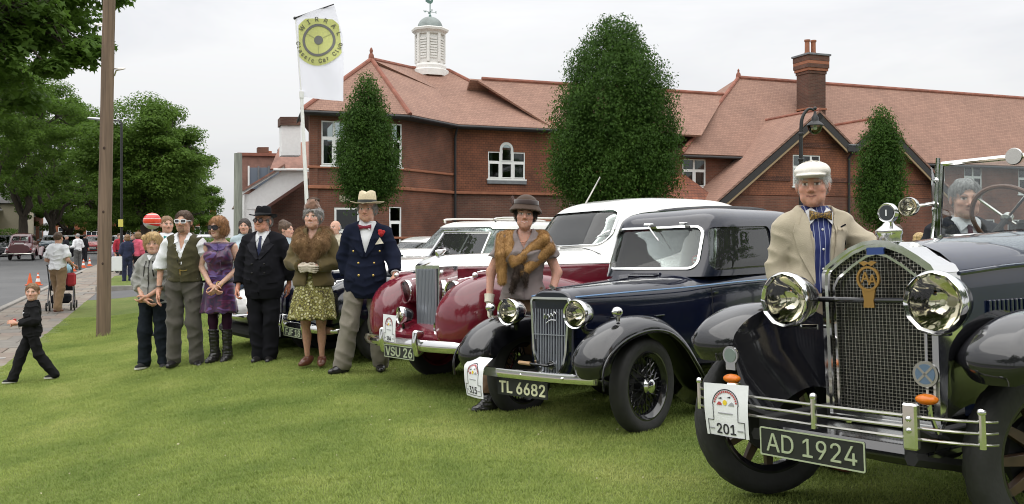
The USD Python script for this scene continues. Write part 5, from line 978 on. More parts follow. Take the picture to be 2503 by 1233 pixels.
cr = part(t, 'starting_handle', tube([(.33, GY + .02, .475), (.40, GY + .02, .475), (.41, GY - .02, .478), (.415, GY - .22, .482)], .010, 8), BLACK); part(cr, 'grip', tube([(.415, GY - .13, .481), (.415, GY - .24, .483)], .014, 8), mat('pale_wood_grip', (.42, .27, .14), .5)); part(cr, 'boss', move(revolve([(0, 0), (.03, 0), (.03, .02), (0, .02)], 16, 'x'), (.345, GY + .02, .475)), CHROME)
bp_ = [(.545, -.60), (.575, -.55), (.62, -.3), (.63, 0), (.62, .3), (.575, .56), (.545, .61)]
p = bez(bp_, 30); part(t, 'bumper', grid_mesh(np.array([[(x + a, y, .435 + b) for a, b in ((0, -.033), (.012, -.03), (.016, 0), (.012, .03), (0, .033), (-.012, 0))] for x, y in p]), False, True, True), CHROME, 50)
for y in (-.36, 0.02, .38): part(t, 'bumper_bolt', sphere((.64 - abs(y) * .03, y, .435), .012, 1), CHROME)
part(t, 'bumper_iron', tube([(.1, .3, .38), (.5, .34, .4), (.61, .36, .43)], .02, 6), DARK); part(t, 'bumper_iron', tube([(.1, -.3, .38), (.5, -.34, .4), (.61, -.36, .43)], .02, 6), DARK)
plate(t, 'TL 6682', (.60, -.005, .335), .47, .115, .078, border=False, letter=mat('plate_letter_cream', (.62, .62, .42), .4))
part(t, 'number_plate_bracket', cbox(.57, .597, -.02, .02, .3, .42, .005), DARK)
part(t, 'wiper', [tube([(-1.02, -.05, 1.485), (-.985, 0, 1.44), (-.965, .09, 1.35)], .006, 5)], CHROME); wm_ = part(t, 'wiper_motor', cbox(-1.07, -1.0, -.09, -.02, 1.475, 1.5, .01), CHROME); part(t, 'hinge', cbox(-1.06, -1.0, .26, .31, 1.475, 1.495, .006), CHROME)
tx = part(t, 'tax_disc', fx(extr(Point(0, 0).buffer(.038), .002), -1.045, .385, 1.19), PAPER, False); part(tx, 'red_ring', fx(extr(Point(0, 0).buffer(.038).difference(Point(0, 0).buffer(.027)).union(sbox(-.03, -.006, .03, .006)), .001), -1.042, .385, 1.19), RINK, False)
seat(t, -1.9, .28, .46, LEATHER, .42); seat(t, -1.9, -.28, .46, LEATHER, .42); seat(t, -2.65, 0, 1.0, LEATHER, .45); steering_wheel(t, (-1.45, -.27, 1.08), .2, BLACK, 60)
rally_sheet('entry_sheet', 'white sheet numbered 315 curling over the left bumper end of the navy saloon', '315', None, .25, .28, None, .022, A.w(.67, -.42, .375), A.rot - 8, tilt=2, bend=1.2)

# ---------------------------------------------------------------- post-war saloons (white over maroon; white over navy)
def postwar(t, low, upp, fogs=True, text='VSU 26', dy=.06, closed=True):
    body = man(xloft([(.47, .235, .46, 1.17, 4), (.36, .26, .42, 1.19, 4), (.0, .39, .36, 1.20, 4), (-.6, .60, .32, 1.215, 4), (-1.1, .78, .28, 1.235, 4.4), (-2.0, .86, .26, 1.23, 4.6), (-3.0, .84, .28, 1.20, 4.4), (-3.7, .74, .34, 1.12, 3.6), (-4.15, .58, .42, 1.0, 3), (-4.35, .38, .5, .88, 2.6)], 56))
    zc = 1.085; lo, hi = body.trim_by_plane((0, 0, -1), -zc), body.trim_by_plane((0, 0, 1), zc)
    if not closed: hi = hi - man(cbox(-3.0, -1.72, -.62, .62, .7, 2, .1)); lo = lo - man(cbox(-3.0, -1.72, -.62, .62, .7, 2, .1))
    lv = [(1.17, -.98, -3.75, .72), (1.30, -1.06, -3.70, .70), (1.45, -1.17, -3.58, .655), (1.58, -1.27, -3.44, .60), (1.67, -1.40, -3.3, .53), (1.735, -1.68, -3.1, .40), (1.765, -2.2, -2.8, .2)]
    sd = [rpoly([(-1.36, 1.27), (-2.12, 1.27), (-2.12, 1.56), (-1.52, 1.56)], .06), rpoly([(-2.24, 1.27), (-2.95, 1.27), (-2.92, 1.56), (-2.24, 1.57)], .06), rpoly([(-3.05, 1.27), (-3.38, 1.28), (-3.22, 1.53), (-3.04, 1.55)], .06)]
    if closed: cabin(t, lv, [('f', rpoly([(-.575, 1.265), (.575, 1.265), (.50, 1.61), (-.50, 1.61)], .09))] + [(s, q) for s in 'lr' for q in sd] + [('b', rpoly([(-.42, 1.35), (.42, 1.35), (.36, 1.56), (-.36, 1.56)], .08))], upp, CHROME, e=4.6, trim=.009)
    part(t, 'lower_body', lo, low, 40); part(t, 'bonnet_and_waist', hi, upp, 40)
    part(t, 'waist_moulding', tube(bez([(.30, .288, zc), (0, .398, zc), (-.6, .61, zc + .002), (-1.1, .788, zc + .004), (-2, .868, zc), (-3, .848, zc), (-3.7, .742, zc - .02)], 30), .010, 6), upp); part(t, 'waist_moulding', mir(tube(bez([(.30, .288, zc), (0, .398, zc), (-.6, .61, zc + .002), (-1.1, .788, zc + .004), (-2, .868, zc), (-3, .848, zc), (-3.7, .742, zc - .02)], 30), .010, 6)), upp)
    def fl(rows, n=32):
        v = [np.column_stack([np.full(n, r[0]), superring(r[1], r[2], r[3], r[4], 2.3, n)]) for r in rows]; v = np.array(v); return grid_mesh(np.array([bez(v[:, j], (len(v) - 1) * 4 + 1) for j in range(n)]).transpose(1, 0, 2), False, True, True)
    for s in (1, -1):
        f = fl([(.745, .56, .60, .06, .10), (.70, .59, .615, .17, .20), (.60, .62, .65, .235, .275), (.40, .645, .68, .265, .325), (.1, .655, .68, .27, .35), (-.3, .66, .65, .26, .345), (-.8, .68, .58, .22, .32), (-1.3, .72, .50, .16, .24), (-1.7, .76, .45, .08, .16)])
        f = man(f) - man(move(revolve([(0, -.8), (.395, -.8), (.395, .8), (0, .8)], 40, 'y'), (0, 1.28 if False else 1.32, .335)))
        part(t, 'front_wing', f if s > 0 else man(mir(tm(f))), low, 40)
        r = fl([(-2.35, .74, .6, .10, .22), (-2.6, .76, .64, .14, .30), (-3.05, .78, .66, .145, .33), (-3.5, .77, .62, .14, .32), (-4.0, .70, .56, .12, .22), (-4.3, .62, .5, .07, .1)]); r = man(r) - man(move(revolve([(0, -.8), (.38, -.8), (.38, .8), (0, .8)], 40, 'y'), (-3.05, 1.45, .335))); part(t, 'rear_wing', r if s > 0 else man(mir(tm(r))), low, 40)
        n = fl([(.485, .39, .855, .098, .105), (.40, .395, .855, .125, .125), (.2, .40, .85, .15, .145), (-.1, .42, .85, .15, .13), (-.5, .46, .85, .12, .10)]); part(t, 'lamp_nacelle', n if s > 0 else mir(n), low, 45)
        lamp(t, 'headlight', (.50, s * .39 - (.02 if s < 0 else 0), .855), .108, .12, low, CHROME); part(t, 'nacelle_strip', tube(bez([(.45, s * .392, .968), (.2, s * .40, .997), (-.1, s * .42, .982)], 10), .010, 6), CHROME)
        sp = part(t, 'side_lamp', move(sphere((0, 0, 0), .04, 2, (2.6, .8, .7)), (.36, s * .665, 1.01)), low); part(sp, 'lens', move(sphere((0, 0, 0), .026, 2, (1, 1, 1)), (.455, s * .665, 1.01)), CHROME); part(sp, 'strip', tube(bez([(.43, s * .665, 1.035), (.36, s * .665, 1.045), (.27, s * .665, 1.04)], 8), .007, 5), CHROME)
        wheel(t, (0, s * .70, .335), .335, .15, 'disc', 0, CHROME, low, .22, side=s); wheel(t, (-3.05, s * .70, .335), .335, .15, 'disc', 0, CHROME, low, .22, side=s)
        if fogs:
            lamp(t, 'fog_lamp', (.655, s * .415, .565), .070, .085, CHROME, CHROME); part(t, 'fog_lamp_stalk', tube([(.62, s * .415, .5), (.60, s * .415, .46)], .014, 6), BLACK)
        o = part(t, 'overrider', move(hull(*[sphere((x, s * .29 + .037, z), .030, 1) for x, z in ((.83, .36), (.85, .45), (.84, .53), (.79, .38), (.79, .52))]), (0, 0, 0)), CHROME)
        part(t, 'door_handle', tube([(-2.02, s * .875, 1.02), (-1.9, s * .875, 1.03)], .011, 6), CHROME); part(t, 'door_shut_line', tube(bez([(-1.22, s * .80, 1.08), (-1.25, s * .815, .8), (-1.2, s * .80, .42)], 8), .004, 4), DARK)
        part(t, 'bonnet_seam', tube(bez([(-1.02, s * .02, 1.243), (-1.0, s * .4, 1.232), (-.98, s * .66, 1.17)], 12), .004, 4), DARK)
    part(t, 'apron', xloft([(.30, .60, .40, .62, 3), (.52, .62, .40, .60, 3), (.66, .60, .42, .53, 2.6), (.72, .52, .45, .49, 2.4)], 40), low, 40)
    # upright radiator with vertical shutters
    G = Polygon([(-.165, .48), (.165, .48), (.19, .9), (.195, 1.085), (.175, 1.13), (.09, 1.165), (0, 1.175), (-.09, 1.165), (-.175, 1.13), (-.195, 1.085), (-.19, .9)]).buffer(.012).buffer(-.004)
    def gq(m, x): return fx(m, x, dy, 0)
    part(t, 'radiator_shell', hull(gq(extr(G.intersection(sbox(-1, .4, 1, 1.10)), .02), .535), gq(extr(G.intersection(sbox(-1, .4, 1, 1.145)), .01), .505), gq(extr(affinity.scale(G, 1.06, 1.0, origin=(0, .5)).buffer(.012), .05), .38)), CHROME, 25)
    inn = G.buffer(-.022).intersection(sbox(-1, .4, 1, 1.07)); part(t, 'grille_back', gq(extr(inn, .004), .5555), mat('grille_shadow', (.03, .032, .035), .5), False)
    for y in np.linspace(-.156, .156, 14):
        g = inn.intersection(LineString([(y, .3), (y, 1.3)])); zz = np.array(g.coords)[:, 1]; part(t, 'grille_bar', gq(hull(np.array([(y + a, z, b) for z in (zz.min(), zz.max()) for a, b in ((-.007, 0), (.007, 0), (.003, .014), (-.003, .014))])), .559), GB, False)
    part(t, 'mascot', move(hull(*[sphere(c, r, 1) for c, r in (((.02, 0, .035), .018), ((-.05, .03, .05), .012), ((-.05, -.03, .05), .012), ((0, 0, 0), .025))]), (.43, dy, 1.185)), CHROME)
    bp = [(.60, -.90), (.69, -.84), (.775, -.55), (.81, -.2), (.81, .2), (.775, .55), (.69, .84), (.60, .90)]; p = bez(bp, 40)
    tp = np.interp(np.abs(p[:, 1]), [0, .75, .9], [1, 1, .45])
    part(t, 'bumper', grid_mesh(np.array([[(x + a, y, .425 + b * k) for a, b in ((0, -.05), (.02, -.042), (.032, 0), (.02, .042), (0, .05), (-.01, 0))] for (x, y), k in zip(p, tp)]), False, True, True), CHROME, 50)
    plate(t, text, (.835, .037, .352), .52, .11, .076, border=True, letter=PLATEL)
    seat(t, -2.1, .34, .5, TAN, .5); seat(t, -2.1, -.34, .5, TAN, .5); seat(t, -3.1, 0, 1.2, TAN, .5); steering_wheel(t, (-1.65, -.34, 1.18), .2, BLACK, 60)
    part(t, 'dashboard', box(-1.4, -1.36, -.65, .65, .9, 1.2), WOOD, False)
    for a in (-.15, .25) if closed else (): part(t, 'wiper', tube([(-1.06, a, 1.262), (-1.14, a + .16, 1.33), (-1.20, a + .30, 1.40)], .007, 5), CHROME)
B = Car('maroon_and_white_saloon', 'post-war saloon, maroon with white bonnet top and roof, upright shuttered radiator, plate VSU 26', -.325, 8.345, 53.2, .0, 'classic car', roll=1.9)
postwar(B.t, MAROON, CARWHITE)
lamp(B.t, 'centre_lamp', (.68, -.20, .655), .078, .12, BLACK, CHROME, yaw=-12); part(B.t, 'lamp_stalk', tube([(.66, -.2, .58), (.64, -.2, .48)], .012, 6), BLACK)
ob = part(B.t, 'oval_badge', fx(extr(affinity.scale(Point(0, 0).buffer(.05), .8, 1.2).difference(affinity.scale(Point(0, 0).buffer(.04), .75, 1.15)), .01), .62, .42, .715), CHROME, False); part(ob, 'field', fx(extr(affinity.scale(Point(0, 0).buffer(.04), .75, 1.15), .005), .62, .42, .715), mat('dark_enamel', (.05, .04, .05), .2), False)
part(B.t, 'aerial', tube([(-1.48, -.18, 1.62), (-1.62, -.02, 1.98)], .008, 6), STEEL); part(B.t, 'aerial_base', sphere((-1.47, -.19, 1.61), .022, 1), BLACK)
part(B.t, 'rear_mirror', cbox(-1.46, -1.43, -.1, .13, 1.50, 1.545, .012), STEEL)
part(B.t, 'hanging_card', box(-1.33, -1.32, .0, .17, 1.26, 1.4), PAPER, False); part(B.t, 'hanging_card', box(-1.36, -1.35, -.28, -.13, 1.36, 1.43), PAPER, False)
toy = thing('soft_toy', 'small soft toy in a red hat hanging behind the white-roofed saloon windscreen', 'soft toy', B.w(-1.42, -.06, 1.36), B.rot)
part(toy, 'head', sphere((0, 0, .10), .05, 2), mat('pink_felt', (.45, .2, .17), .9)); part(toy, 'hat', move(revolve([(.06, 0), (.055, .03), (.03, .07), (0, .09)], 16), (0, 0, .125)), mat('red_felt', (.5, .03, .04), .9)); part(toy, 'body', sphere((0, 0, 0), .06, 2, (.8, 1, 1.3)), mat('grey_felt', (.2, .2, .22), .9))
rally_sheet('entry_sheet', 'white sheet fixed between the lamp and grille of the maroon and white saloon', '284', None, .235, .235, None, .01, B.w(.88, -.07, .555), B.rot, big=False)
D = Car('navy_and_white_roadster', 'open roadster with white bonnet and navy wings behind the lady in fur collar, plate FJF', -1.80, 10.25, 52, .0, 'classic car', scale=.9)
postwar(D.t, NAVY, CARWHITE, text='FJF 18', dy=.0, closed=False)
fr = [(-1.50, -.63, 1.20), (-1.74, -.56, 1.56), (-1.74, .56, 1.56), (-1.50, .63, 1.20)]
for i in range(4): part(D.t, 'windscreen_frame', tube([fr[i], fr[(i + 1) % 4]], .018, 8), CHROME)
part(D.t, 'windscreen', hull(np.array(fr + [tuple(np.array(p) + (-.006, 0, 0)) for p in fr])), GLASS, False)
part(D.t, 'centre_bar', cyl((-1.51, .06, 1.20), (-1.74, .06, 1.55), .008, 6), BLACK); part(D.t, 'mirror', cbox(-1.73, -1.70, .0, .2, 1.44, 1.49, .01), WHITE)
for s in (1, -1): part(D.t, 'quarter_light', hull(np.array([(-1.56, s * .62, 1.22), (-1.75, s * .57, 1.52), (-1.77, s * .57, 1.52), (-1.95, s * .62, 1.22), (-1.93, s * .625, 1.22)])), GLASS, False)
rally_sheet('entry_sheet', 'white sheet hanging by the left bumper end of the navy and white roadster', '97', None, .25, .25, None, .02, D.w(.72, -.47, .36), D.rot, big=False)

# ---------------------------------------------------------------- people: smooth blended bodies (figure frame: faces -y, x to the viewer's right, z up, 1.75 m tall)
def surfnets(F, o, h):
    s = F < 0; n = F.shape
    c = [s[i:n[0] - 1 + i, j:n[1] - 1 + j, k:n[2] - 1 + k] for i in (0, 1) for j in (0, 1) for k in (0, 1)]
    cnt = sum(x.astype(np.int8) for x in c); act = (cnt > 0) & (cnt < 8); I = np.argwhere(act); idx = -np.ones(act.shape, int); idx[act] = np.arange(len(I))
    acc = np.zeros((len(I), 3)); num = np.zeros(len(I)); corner = [np.array(t) for t in np.ndindex(2, 2, 2)]
    for a in corner:
        for ax in range(3):
            if a[ax]: continue
            b = a.copy(); b[ax] = 1; fa = F[tuple((I + a).T)]; fb = F[tuple((I + b).T)]; m = (fa < 0) != (fb < 0); t = np.where(m, fa / np.where(fa == fb, 1, fa - fb), 0)
            acc[m] += (a + (b - a) * t[:, None])[m]; num[m] += 1
    V = o + h * (I + acc / num[:, None]); Q = []
    for ax in range(3):
        sl0 = [slice(None)] * 3; sl1 = [slice(None)] * 3; sl0[ax] = slice(0, -1); sl1[ax] = slice(1, None)
        d = s[tuple(sl0)] != s[tuple(sl1)]; E = np.argwhere(d); u, w = (ax + 1) % 3, (ax + 2) % 3
        E = E[(E[:, u] > 0) & (E[:, w] > 0) & (E[:, u] < n[u] - 1) & (E[:, w] < n[w] - 1)]
        if not len(E): continue
        def cell(du, dw): q = E.copy(); q[:, u] -= du; q[:, w] -= dw; return idx[tuple(q.T)]
        q = np.stack([cell(1, 1), cell(0, 1), cell(0, 0), cell(1, 0)], 1); fl = s[tuple(E.T)]; q[~fl] = q[~fl][:, ::-1]; Q.append(q)
    Q = np.vstack(Q); return trimesh.Trimesh(V, np.vstack([Q[:, [0, 1, 2]], Q[:, [0, 2, 3]]]), process=False)
def field_mesh(f, lo, hi, h, q=4):
    """surface of the field f < 0; a coarse pass finds where the fine one is needed"""
    lo, hi = np.array(lo, float), np.array(hi, float); n = (np.ceil((hi - lo) / h / q).astype(int) + 1) * q + 1
    def pts(I, st): return (lo + h * st * I)
    c = (n - 1) // q + 1; C = f(np.stack(np.meshgrid(*[np.arange(k) for k in c], indexing='ij'), -1).reshape(-1, 3) * (h * q) + lo).reshape(c)
    ix = [np.minimum((np.arange(k) + q // 2) // q, m - 1) for k, m in zip(n, c)]; F = C[np.ix_(*ix)].copy()
    I = np.argwhere(np.abs(F) < h * q * 1.15 + .022); F[tuple(I.T)] = f(lo + h * I); return surfnets(F, lo, h)
def smin(a, b, k): h = np.maximum(k - np.abs(a - b), 0) / k; return np.minimum(a, b) - h * h * k / 4
def smax(a, b, k): return -smin(-a, -b, k)
def _len(q): return np.sqrt(np.einsum('ij,ij->i', q, q))
def rc(P, a, b, ra, rb):
    a, b = np.asarray(a, float), np.asarray(b, float); d = b - a; q = P - a; t = np.clip(q @ d / (d @ d + 1e-12), 0, 1); q = q - t[:, None] * d; return _len(q) - (ra + (rb - ra) * t)
def el(P, c, r):
    r = np.asarray(r, float); q = (P - np.asarray(c, float)) / r; k0 = _len(q); k1 = _len(q / r); return k0 * (k0 - 1) / np.maximum(k1, 1e-9)
def su(ds, k):
    d = ds[0]
    for x in ds[1:]: d = smin(d, x, k)
    return d
def folds(P, amp, f=(11, 11, 4.5), seed=0):
    """soft undulation plus sharper slanting creases"""
    sgn = np.where(P[:, 0] < 0, -1.0, 1.0); Q = np.stack([P[:, 0] * f[0] * .6 + sgn * P[:, 2] * 3.0, P[:, 1] * f[1] * .7, P[:, 2] * f[2] * 1.9 - sgn * P[:, 0] * 4], 1)
    r = 1 - np.abs(2 * noise(Q + seed * 3.1, seed) - 1); return (noise(P * np.array(f), seed + 1) - .5) * amp * 1.1 - (r ** 3 - .3) * amp * 1.25

_hands = {}
def hand_mesh(kind):
    """right hand hanging: fingers towards -z, thumb towards -y side (x = 0 plane of the palm faces -x inward)"""
    if kind in _hands: return _hands[kind]
    curl = {'relaxed': 22, 'grip': 62, 'flat': 8, 'rest': 38}[kind]; seg = []
    def pr(p): return np.array([p[2], -p[0], -p[1]])          # across, along, palmar -> figure axes
    for x0, L, sp in ((.030, .92, .10), (.010, 1.0, .02), (-.011, .95, -.05), (-.030, .76, -.13)):
        p = np.array([x0, .092, 0.0]); a = math.radians(curl * .55); r = .0088
        for s_, l in enumerate((.044, .027, .021)):
            q = p + L * l * np.array([math.sin(sp) * math.cos(a), math.cos(sp) * math.cos(a), math.sin(a)]); seg.append((pr(p), pr(q), r, r * .9)); r *= .9; p = q; a += math.radians(curl * (.75 if s_ == 0 else .6))
    th = [np.array([.030, .022, .008]), np.array([.052, .055, .020 + .010 * (curl > 30)]), np.array([.056, .085, .030 + .014 * (curl > 30)]), np.array([.050, .108, .034 + .016 * (curl > 30)])]
    for i in range(3): seg.append((pr(th[i]), pr(th[i + 1]), .0125 - .0015 * i, .011 - .0014 * i))
    def f(P):
        d = np.full(len(P), 9.0)
        for s_ in seg: d = smin(d, rc(P, *s_), .006)
        palm = su([rc(P, pr((.026, .02, 0)), pr((.030, .09, 0)), .017, .0125), rc(P, pr((0, .0, 0)), pr((0, .09, 0)), .019, .0135), rc(P, pr((-.02, .02, 0)), pr((-.029, .085, 0)), .017, .012), rc(P, pr((0, -.04, 0)), pr((0, .02, 0)), .026, .022)], .02)
        return smin(d, palm, .010)
    m = field_mesh(f, (-.05, -.085, -.215), (.10, .06, .055), .0042); _hands[kind] = m; return m
def orient(m, pos, d, fwd, mirror=False, s=1.0):
    """put a hanging hand so that its fingers point along d and its thumb side along fwd"""
    m = m.copy(); m.apply_scale(s)
    if mirror: m.vertices[:, 0] *= -1; m.invert()
    z = -unit(d); y = -unit(np.asarray(fwd, float) - z * (np.asarray(fwd, float) @ z)); x = np.cross(y, z); return frame_to(m, pos, x, y, z)

SKINM = raw('skin', {'a': ('attribute', {'attribute': 'skin'}), 'tc': ('texture_coordinate', {}), 'n': ('noise_texture', {'scale': 40.0, 'detail': 4.0}), 'm': ('map_range', {'from_min': .3, 'from_max': .7, 'to_min': .88, 'to_max': 1.1, 'clamp': True}), 'x': ('mix_color', {'blend_type': 'multiply', 'fac': 1.0, 'use_clamp': False}),
    'p': ('principled_bsdf', {'roughness': .5, 'specular_ior_level': .35, 'subsurface_weight': .12, 'subsurface_scale': .006})}, [('a.color', 'x.a'), ('tc.object', 'n.vector'), ('n.fac', 'm.value'), ('m.result', 'x.b'), ('x.result', 'p.base_color')])
def skin_part(parent, name, m, col, material=None):
    p = usdkit.mesh(stage, numbered(str(parent.GetPath()), name), m, material or SKINM, smooth=True)
    UsdGeom.PrimvarsAPI(p).CreatePrimvar('skin', Sdf.ValueTypeNames.Color3fArray, 'vertex').Set(Vt.Vec3fArray.FromNumpy(np.asarray(col, np.float32))); return p.GetPrim()
def head_field(P, o):
    fem, kid, wide = o.get('fem', 0), o.get('kid', 0), o.get('wide', 0); sm = o.get('smile', .5); old = o.get('old', 0)
    w = 1 + .08 * wide; jw = (.050 - .006 * fem - .004 * kid) * w
    d = su([el(P, (0, .015, .025), (.076 * w, .096, .088)), el(P, (0, -.018, -.032), ((.066 - .002 * fem) * w, .076, .086)), el(P, (0, -.034, -.074), (jw, .050, .040)), el(P, (0, -.070, -.096 + .006 * kid), (.020, .018, .016))], .030)
    for s in (-1, 1):
        d = smin(d, el(P, (s * .041, -.064, -.026), (.022, .020, .018)), .022)
        if old: d = smin(d, el(P, (s * .040, -.060, -.070), (.018, .020, .022)), .02)
        d = smax(d, -el(P, (s * .031, -.106, .004), (.019, .022, .014)), .012)
        d = smin(d, el(P, (s * (.079 * w), .012, -.010), (.010, .021, .032)), .006)
    d = smin(d, rc(P, (-.036, -.083, .022), (.036, -.083, .022), .0095 - .003 * fem, .0095 - .003 * fem), .014)
    nl = .012 * (1 - .3 * kid)
    d = smin(d, rc(P, (0, -.086, .012), (0, -.104 - nl * .6, -.026), .008, .0125 - .002 * fem), .010)
    for s in (-1, 1): d = smin(d, el(P, (s * .012, -.096, -.033), (.009, .010, .008)), .007)
    yc, zc = -.0865, -.062; mw = .020 + .007 * sm; up = .007 * sm
    for dz, r in ((.0045, .0052), (-.0055, .0062)):
        d = smin(d, rc(P, (-mw, yc + .012 + .004 * sm, zc + up), (0, yc - .004, zc + dz), r * .6, r), .006); d = smin(d, rc(P, (mw, yc + .012 + .004 * sm, zc + up), (0, yc - .004, zc + dz), r * .6, r), .006)
    d = smin(d, rc(P, (0, .022, -.07), (0, .040, -.215), .052 - .008 * fem - .006 * kid, .056 - .010 * fem - .008 * kid), .03)
    return d
def head_mesh(o, h=.0042):
    m = field_mesh(lambda P: head_field(P, o), (-.11, -.14, -.20), (.11, .135, .13), h); P = m.vertices
    fem_ = o.get('fem', 0); sk = np.array(o.get('skin', (.50, .29, .20))); col = np.tile(sk, (len(P), 1)); red = np.array((.56, .20, .14))
    def blend(c, w): col[:] = col * (1 - w[:, None]) + np.array(c) * w[:, None]
    for s in (-1, 1): blend(red, .30 * np.exp(-((P[:, 0] - s * .042) ** 2 + (P[:, 1] + .07) ** 2 + (P[:, 2] + .030) ** 2) / .0006))
    blend(red, .35 * np.exp(-((P[:, 0]) ** 2 + (P[:, 1] + .11) ** 2 + (P[:, 2] + .028) ** 2) / .0003)); blend(red * .85, .25 * (np.abs(P[:, 0]) > .078))
    sm = o.get('smile', .5); mw = .021 + .007 * sm; zc = -.0625 + .007 * sm * np.clip(np.abs(P[:, 0]) / mw, 0, 1.2) ** 1.5; fr = P[:, 1] < -.06
    lip = fr * np.exp(-((P[:, 2] - zc) / .0062) ** 4) * (np.abs(P[:, 0]) < mw + .004); blend(o.get('lip', (.38, .11, .10) if fem_ else (.44, .20, .15)), (.9 if fem_ else .6) * lip)
    gap = fr * (np.abs(P[:, 2] - zc) < .0022) * (np.abs(P[:, 0]) < mw); blend((.75, .70, .62) if o.get('teeth') else (.12, .04, .035), .9 * gap)
    br = np.array(o.get('brow', (.10, .06, .04)))
    for s in (-1, 1):
        xx = P[:, 0] * s; w = fr * (xx > .014) * (xx < .050) * np.exp(-((P[:, 2] - (.0235 + .006 * np.sin((xx - .014) / .036 * 2.4))) / .0046) ** 2) * (P[:, 1] < -.055); blend(br, o.get('browa', .85) * w)
        r2 = np.hypot((P[:, 0] - s * .031), (P[:, 2] - .004)); e = fr * (np.abs(P[:, 2] - .004) < .0066) * (np.abs(P[:, 0] - s * .031) < .0145) * (P[:, 1] < -.05); blend((.62, .58, .54), .85 * e); blend(o.get('iris', (.06, .05, .04)), .95 * e * (r2 < .0066)); 
        lash = fr * (np.abs(P[:, 2] - .0112) < .0022) * (np.abs(P[:, 0] - s * .031) < .017) * (P[:, 1] < -.05); blend((.06, .04, .03), .7 * lash); blend(sk * .5, .5 * fr * np.exp(-((P[:, 0] - s * .031) ** 2 + (P[:, 2] + .008) ** 2) / .00012))  # last blend darkens the skin below each eye, imitating eye-socket shading
    if 'beard' in o: w = fr * (P[:, 2] < -.045) * (np.abs(P[:, 0]) < .034) * (P[:, 2] > -.125) * (1 - lip) * (np.abs(P[:, 2] - zc) > .004); w = w * (P[:, 1] < -.05); blend(o['beard'], .72 * w)
    if 'stubble' in o: blend(o['stubble'], .3 * ((P[:, 2] < -.035) & (P[:, 1] < .02) & (P[:, 2] > -.12)))
    return m, col
def hair_field(style):
    def face(P, w=.070, top=.078): return el(P, (0, -.115, -.050), (w, .078, top + .05))
    def f(P):
        n = (noise(P * np.array((90, 90, 28)), 3) - .5) * .010 + (noise(P * 32, 5) - .5) * .010
        if style == 'short': d = smax(smax(el(P, (0, .020, .032), (.084, .105, .094)), -face(P), .012), -(P[:, 2] + .045 + .35 * np.minimum(P[:, 1] - .02, 0) * -1.8), .01)
        elif style == 'receding': d = smax(smax(el(P, (0, .024, .020), (.086, .104, .096)), -el(P, (0, -.105, .02), (.085, .10, .12)), .012), -(P[:, 2] + .05 - .9 * np.minimum(P[:, 1] + .01, 0)), .01)
        elif style == 'bald': d = smax(smax(el(P, (0, .028, -.002), (.085, .094, .075)), P[:, 2] - .045 + P[:, 1] * .2, .01), -smin(P[:, 2] + .055, P[:, 1] + .02, .01), .01)
        elif style == 'bob': d = smax(smax(su([el(P, (0, .022, .030), (.094, .112, .100)), el(P, (0, .028, -.045), (.100, .098, .075))], .04), -face(P, .066, .072), .012), -(P[:, 2] + .10 + P[:, 1] * .3), .015)
        elif style == 'mop': d = smax(smax(su([el(P, (0, .014, .036), (.094, .114, .098)), el(P, (0, .035, -.02), (.096, .085, .06))], .03), -face(P, .066, .058), .010), -(P[:, 2] + .062), .012)
        elif style == 'long': d = smax(su([el(P, (0, .022, .028), (.090, .110, .098)), el(P, (.0, .055, -.10), (.105, .060, .16))], .05), -el(P, (0, -.105, -.06), (.068, .085, .12)), .012)
        elif style == 'updo': d = su([smax(smax(el(P, (0, .022, .032), (.090, .110, .098)), -face(P), .012), -(P[:, 2] + .05), .01), el(P, (0, .065, .10), (.062, .06, .05))], .03)
        elif style == 'tied': d = su([smax(smax(el(P, (0, .016, .030), (.080, .101, .090)), -face(P), .012), -(P[:, 2] + .045), .01), el(P, (0, .115, .03), (.028, .03, .05))], .02)
        elif style == 'curly': d = smax(smax(el(P, (0, .022, .025), (.096, .116, .105)), -face(P, .068, .066), .012), -(P[:, 2] + .07), .012) + (noise(P * 45, 8) - .5) * .022
        else: d = smax(smax(el(P, (0, .024, .004), (.088, .105, .075)), -face(P, .072), .012), -(P[:, 2] + .062 - np.minimum(P[:, 1] + .02, 0) * 1.5), .012)  # under a hat
        return d + n
    return f
_hair = {}
def hair_mesh(style):
    if style not in _hair: _hair[style] = field_mesh(hair_field(style), (-.13, -.13, -.28), (.13, .165, .165), .0055)
    return _hair[style]
def hairmat(name, c): return mat('hair_' + name, c, .55, var=.45, vscale=60, stretch=(1, 1, .18), bump=.8, bscale=160)
BROWNH, GINGER, BLOND, GREYH, DARKH, WHITEH, SANDY = (hairmat(*q) for q in (('brown', (.07, .04, .022)), ('ginger', (.27, .13, .05)), ('blond', (.42, .29, .13)), ('grey', (.25, .24, .23)), ('dark', (.025, .017, .013)), ('white', (.6, .6, .58)), ('sandy', (.2, .115, .055))))

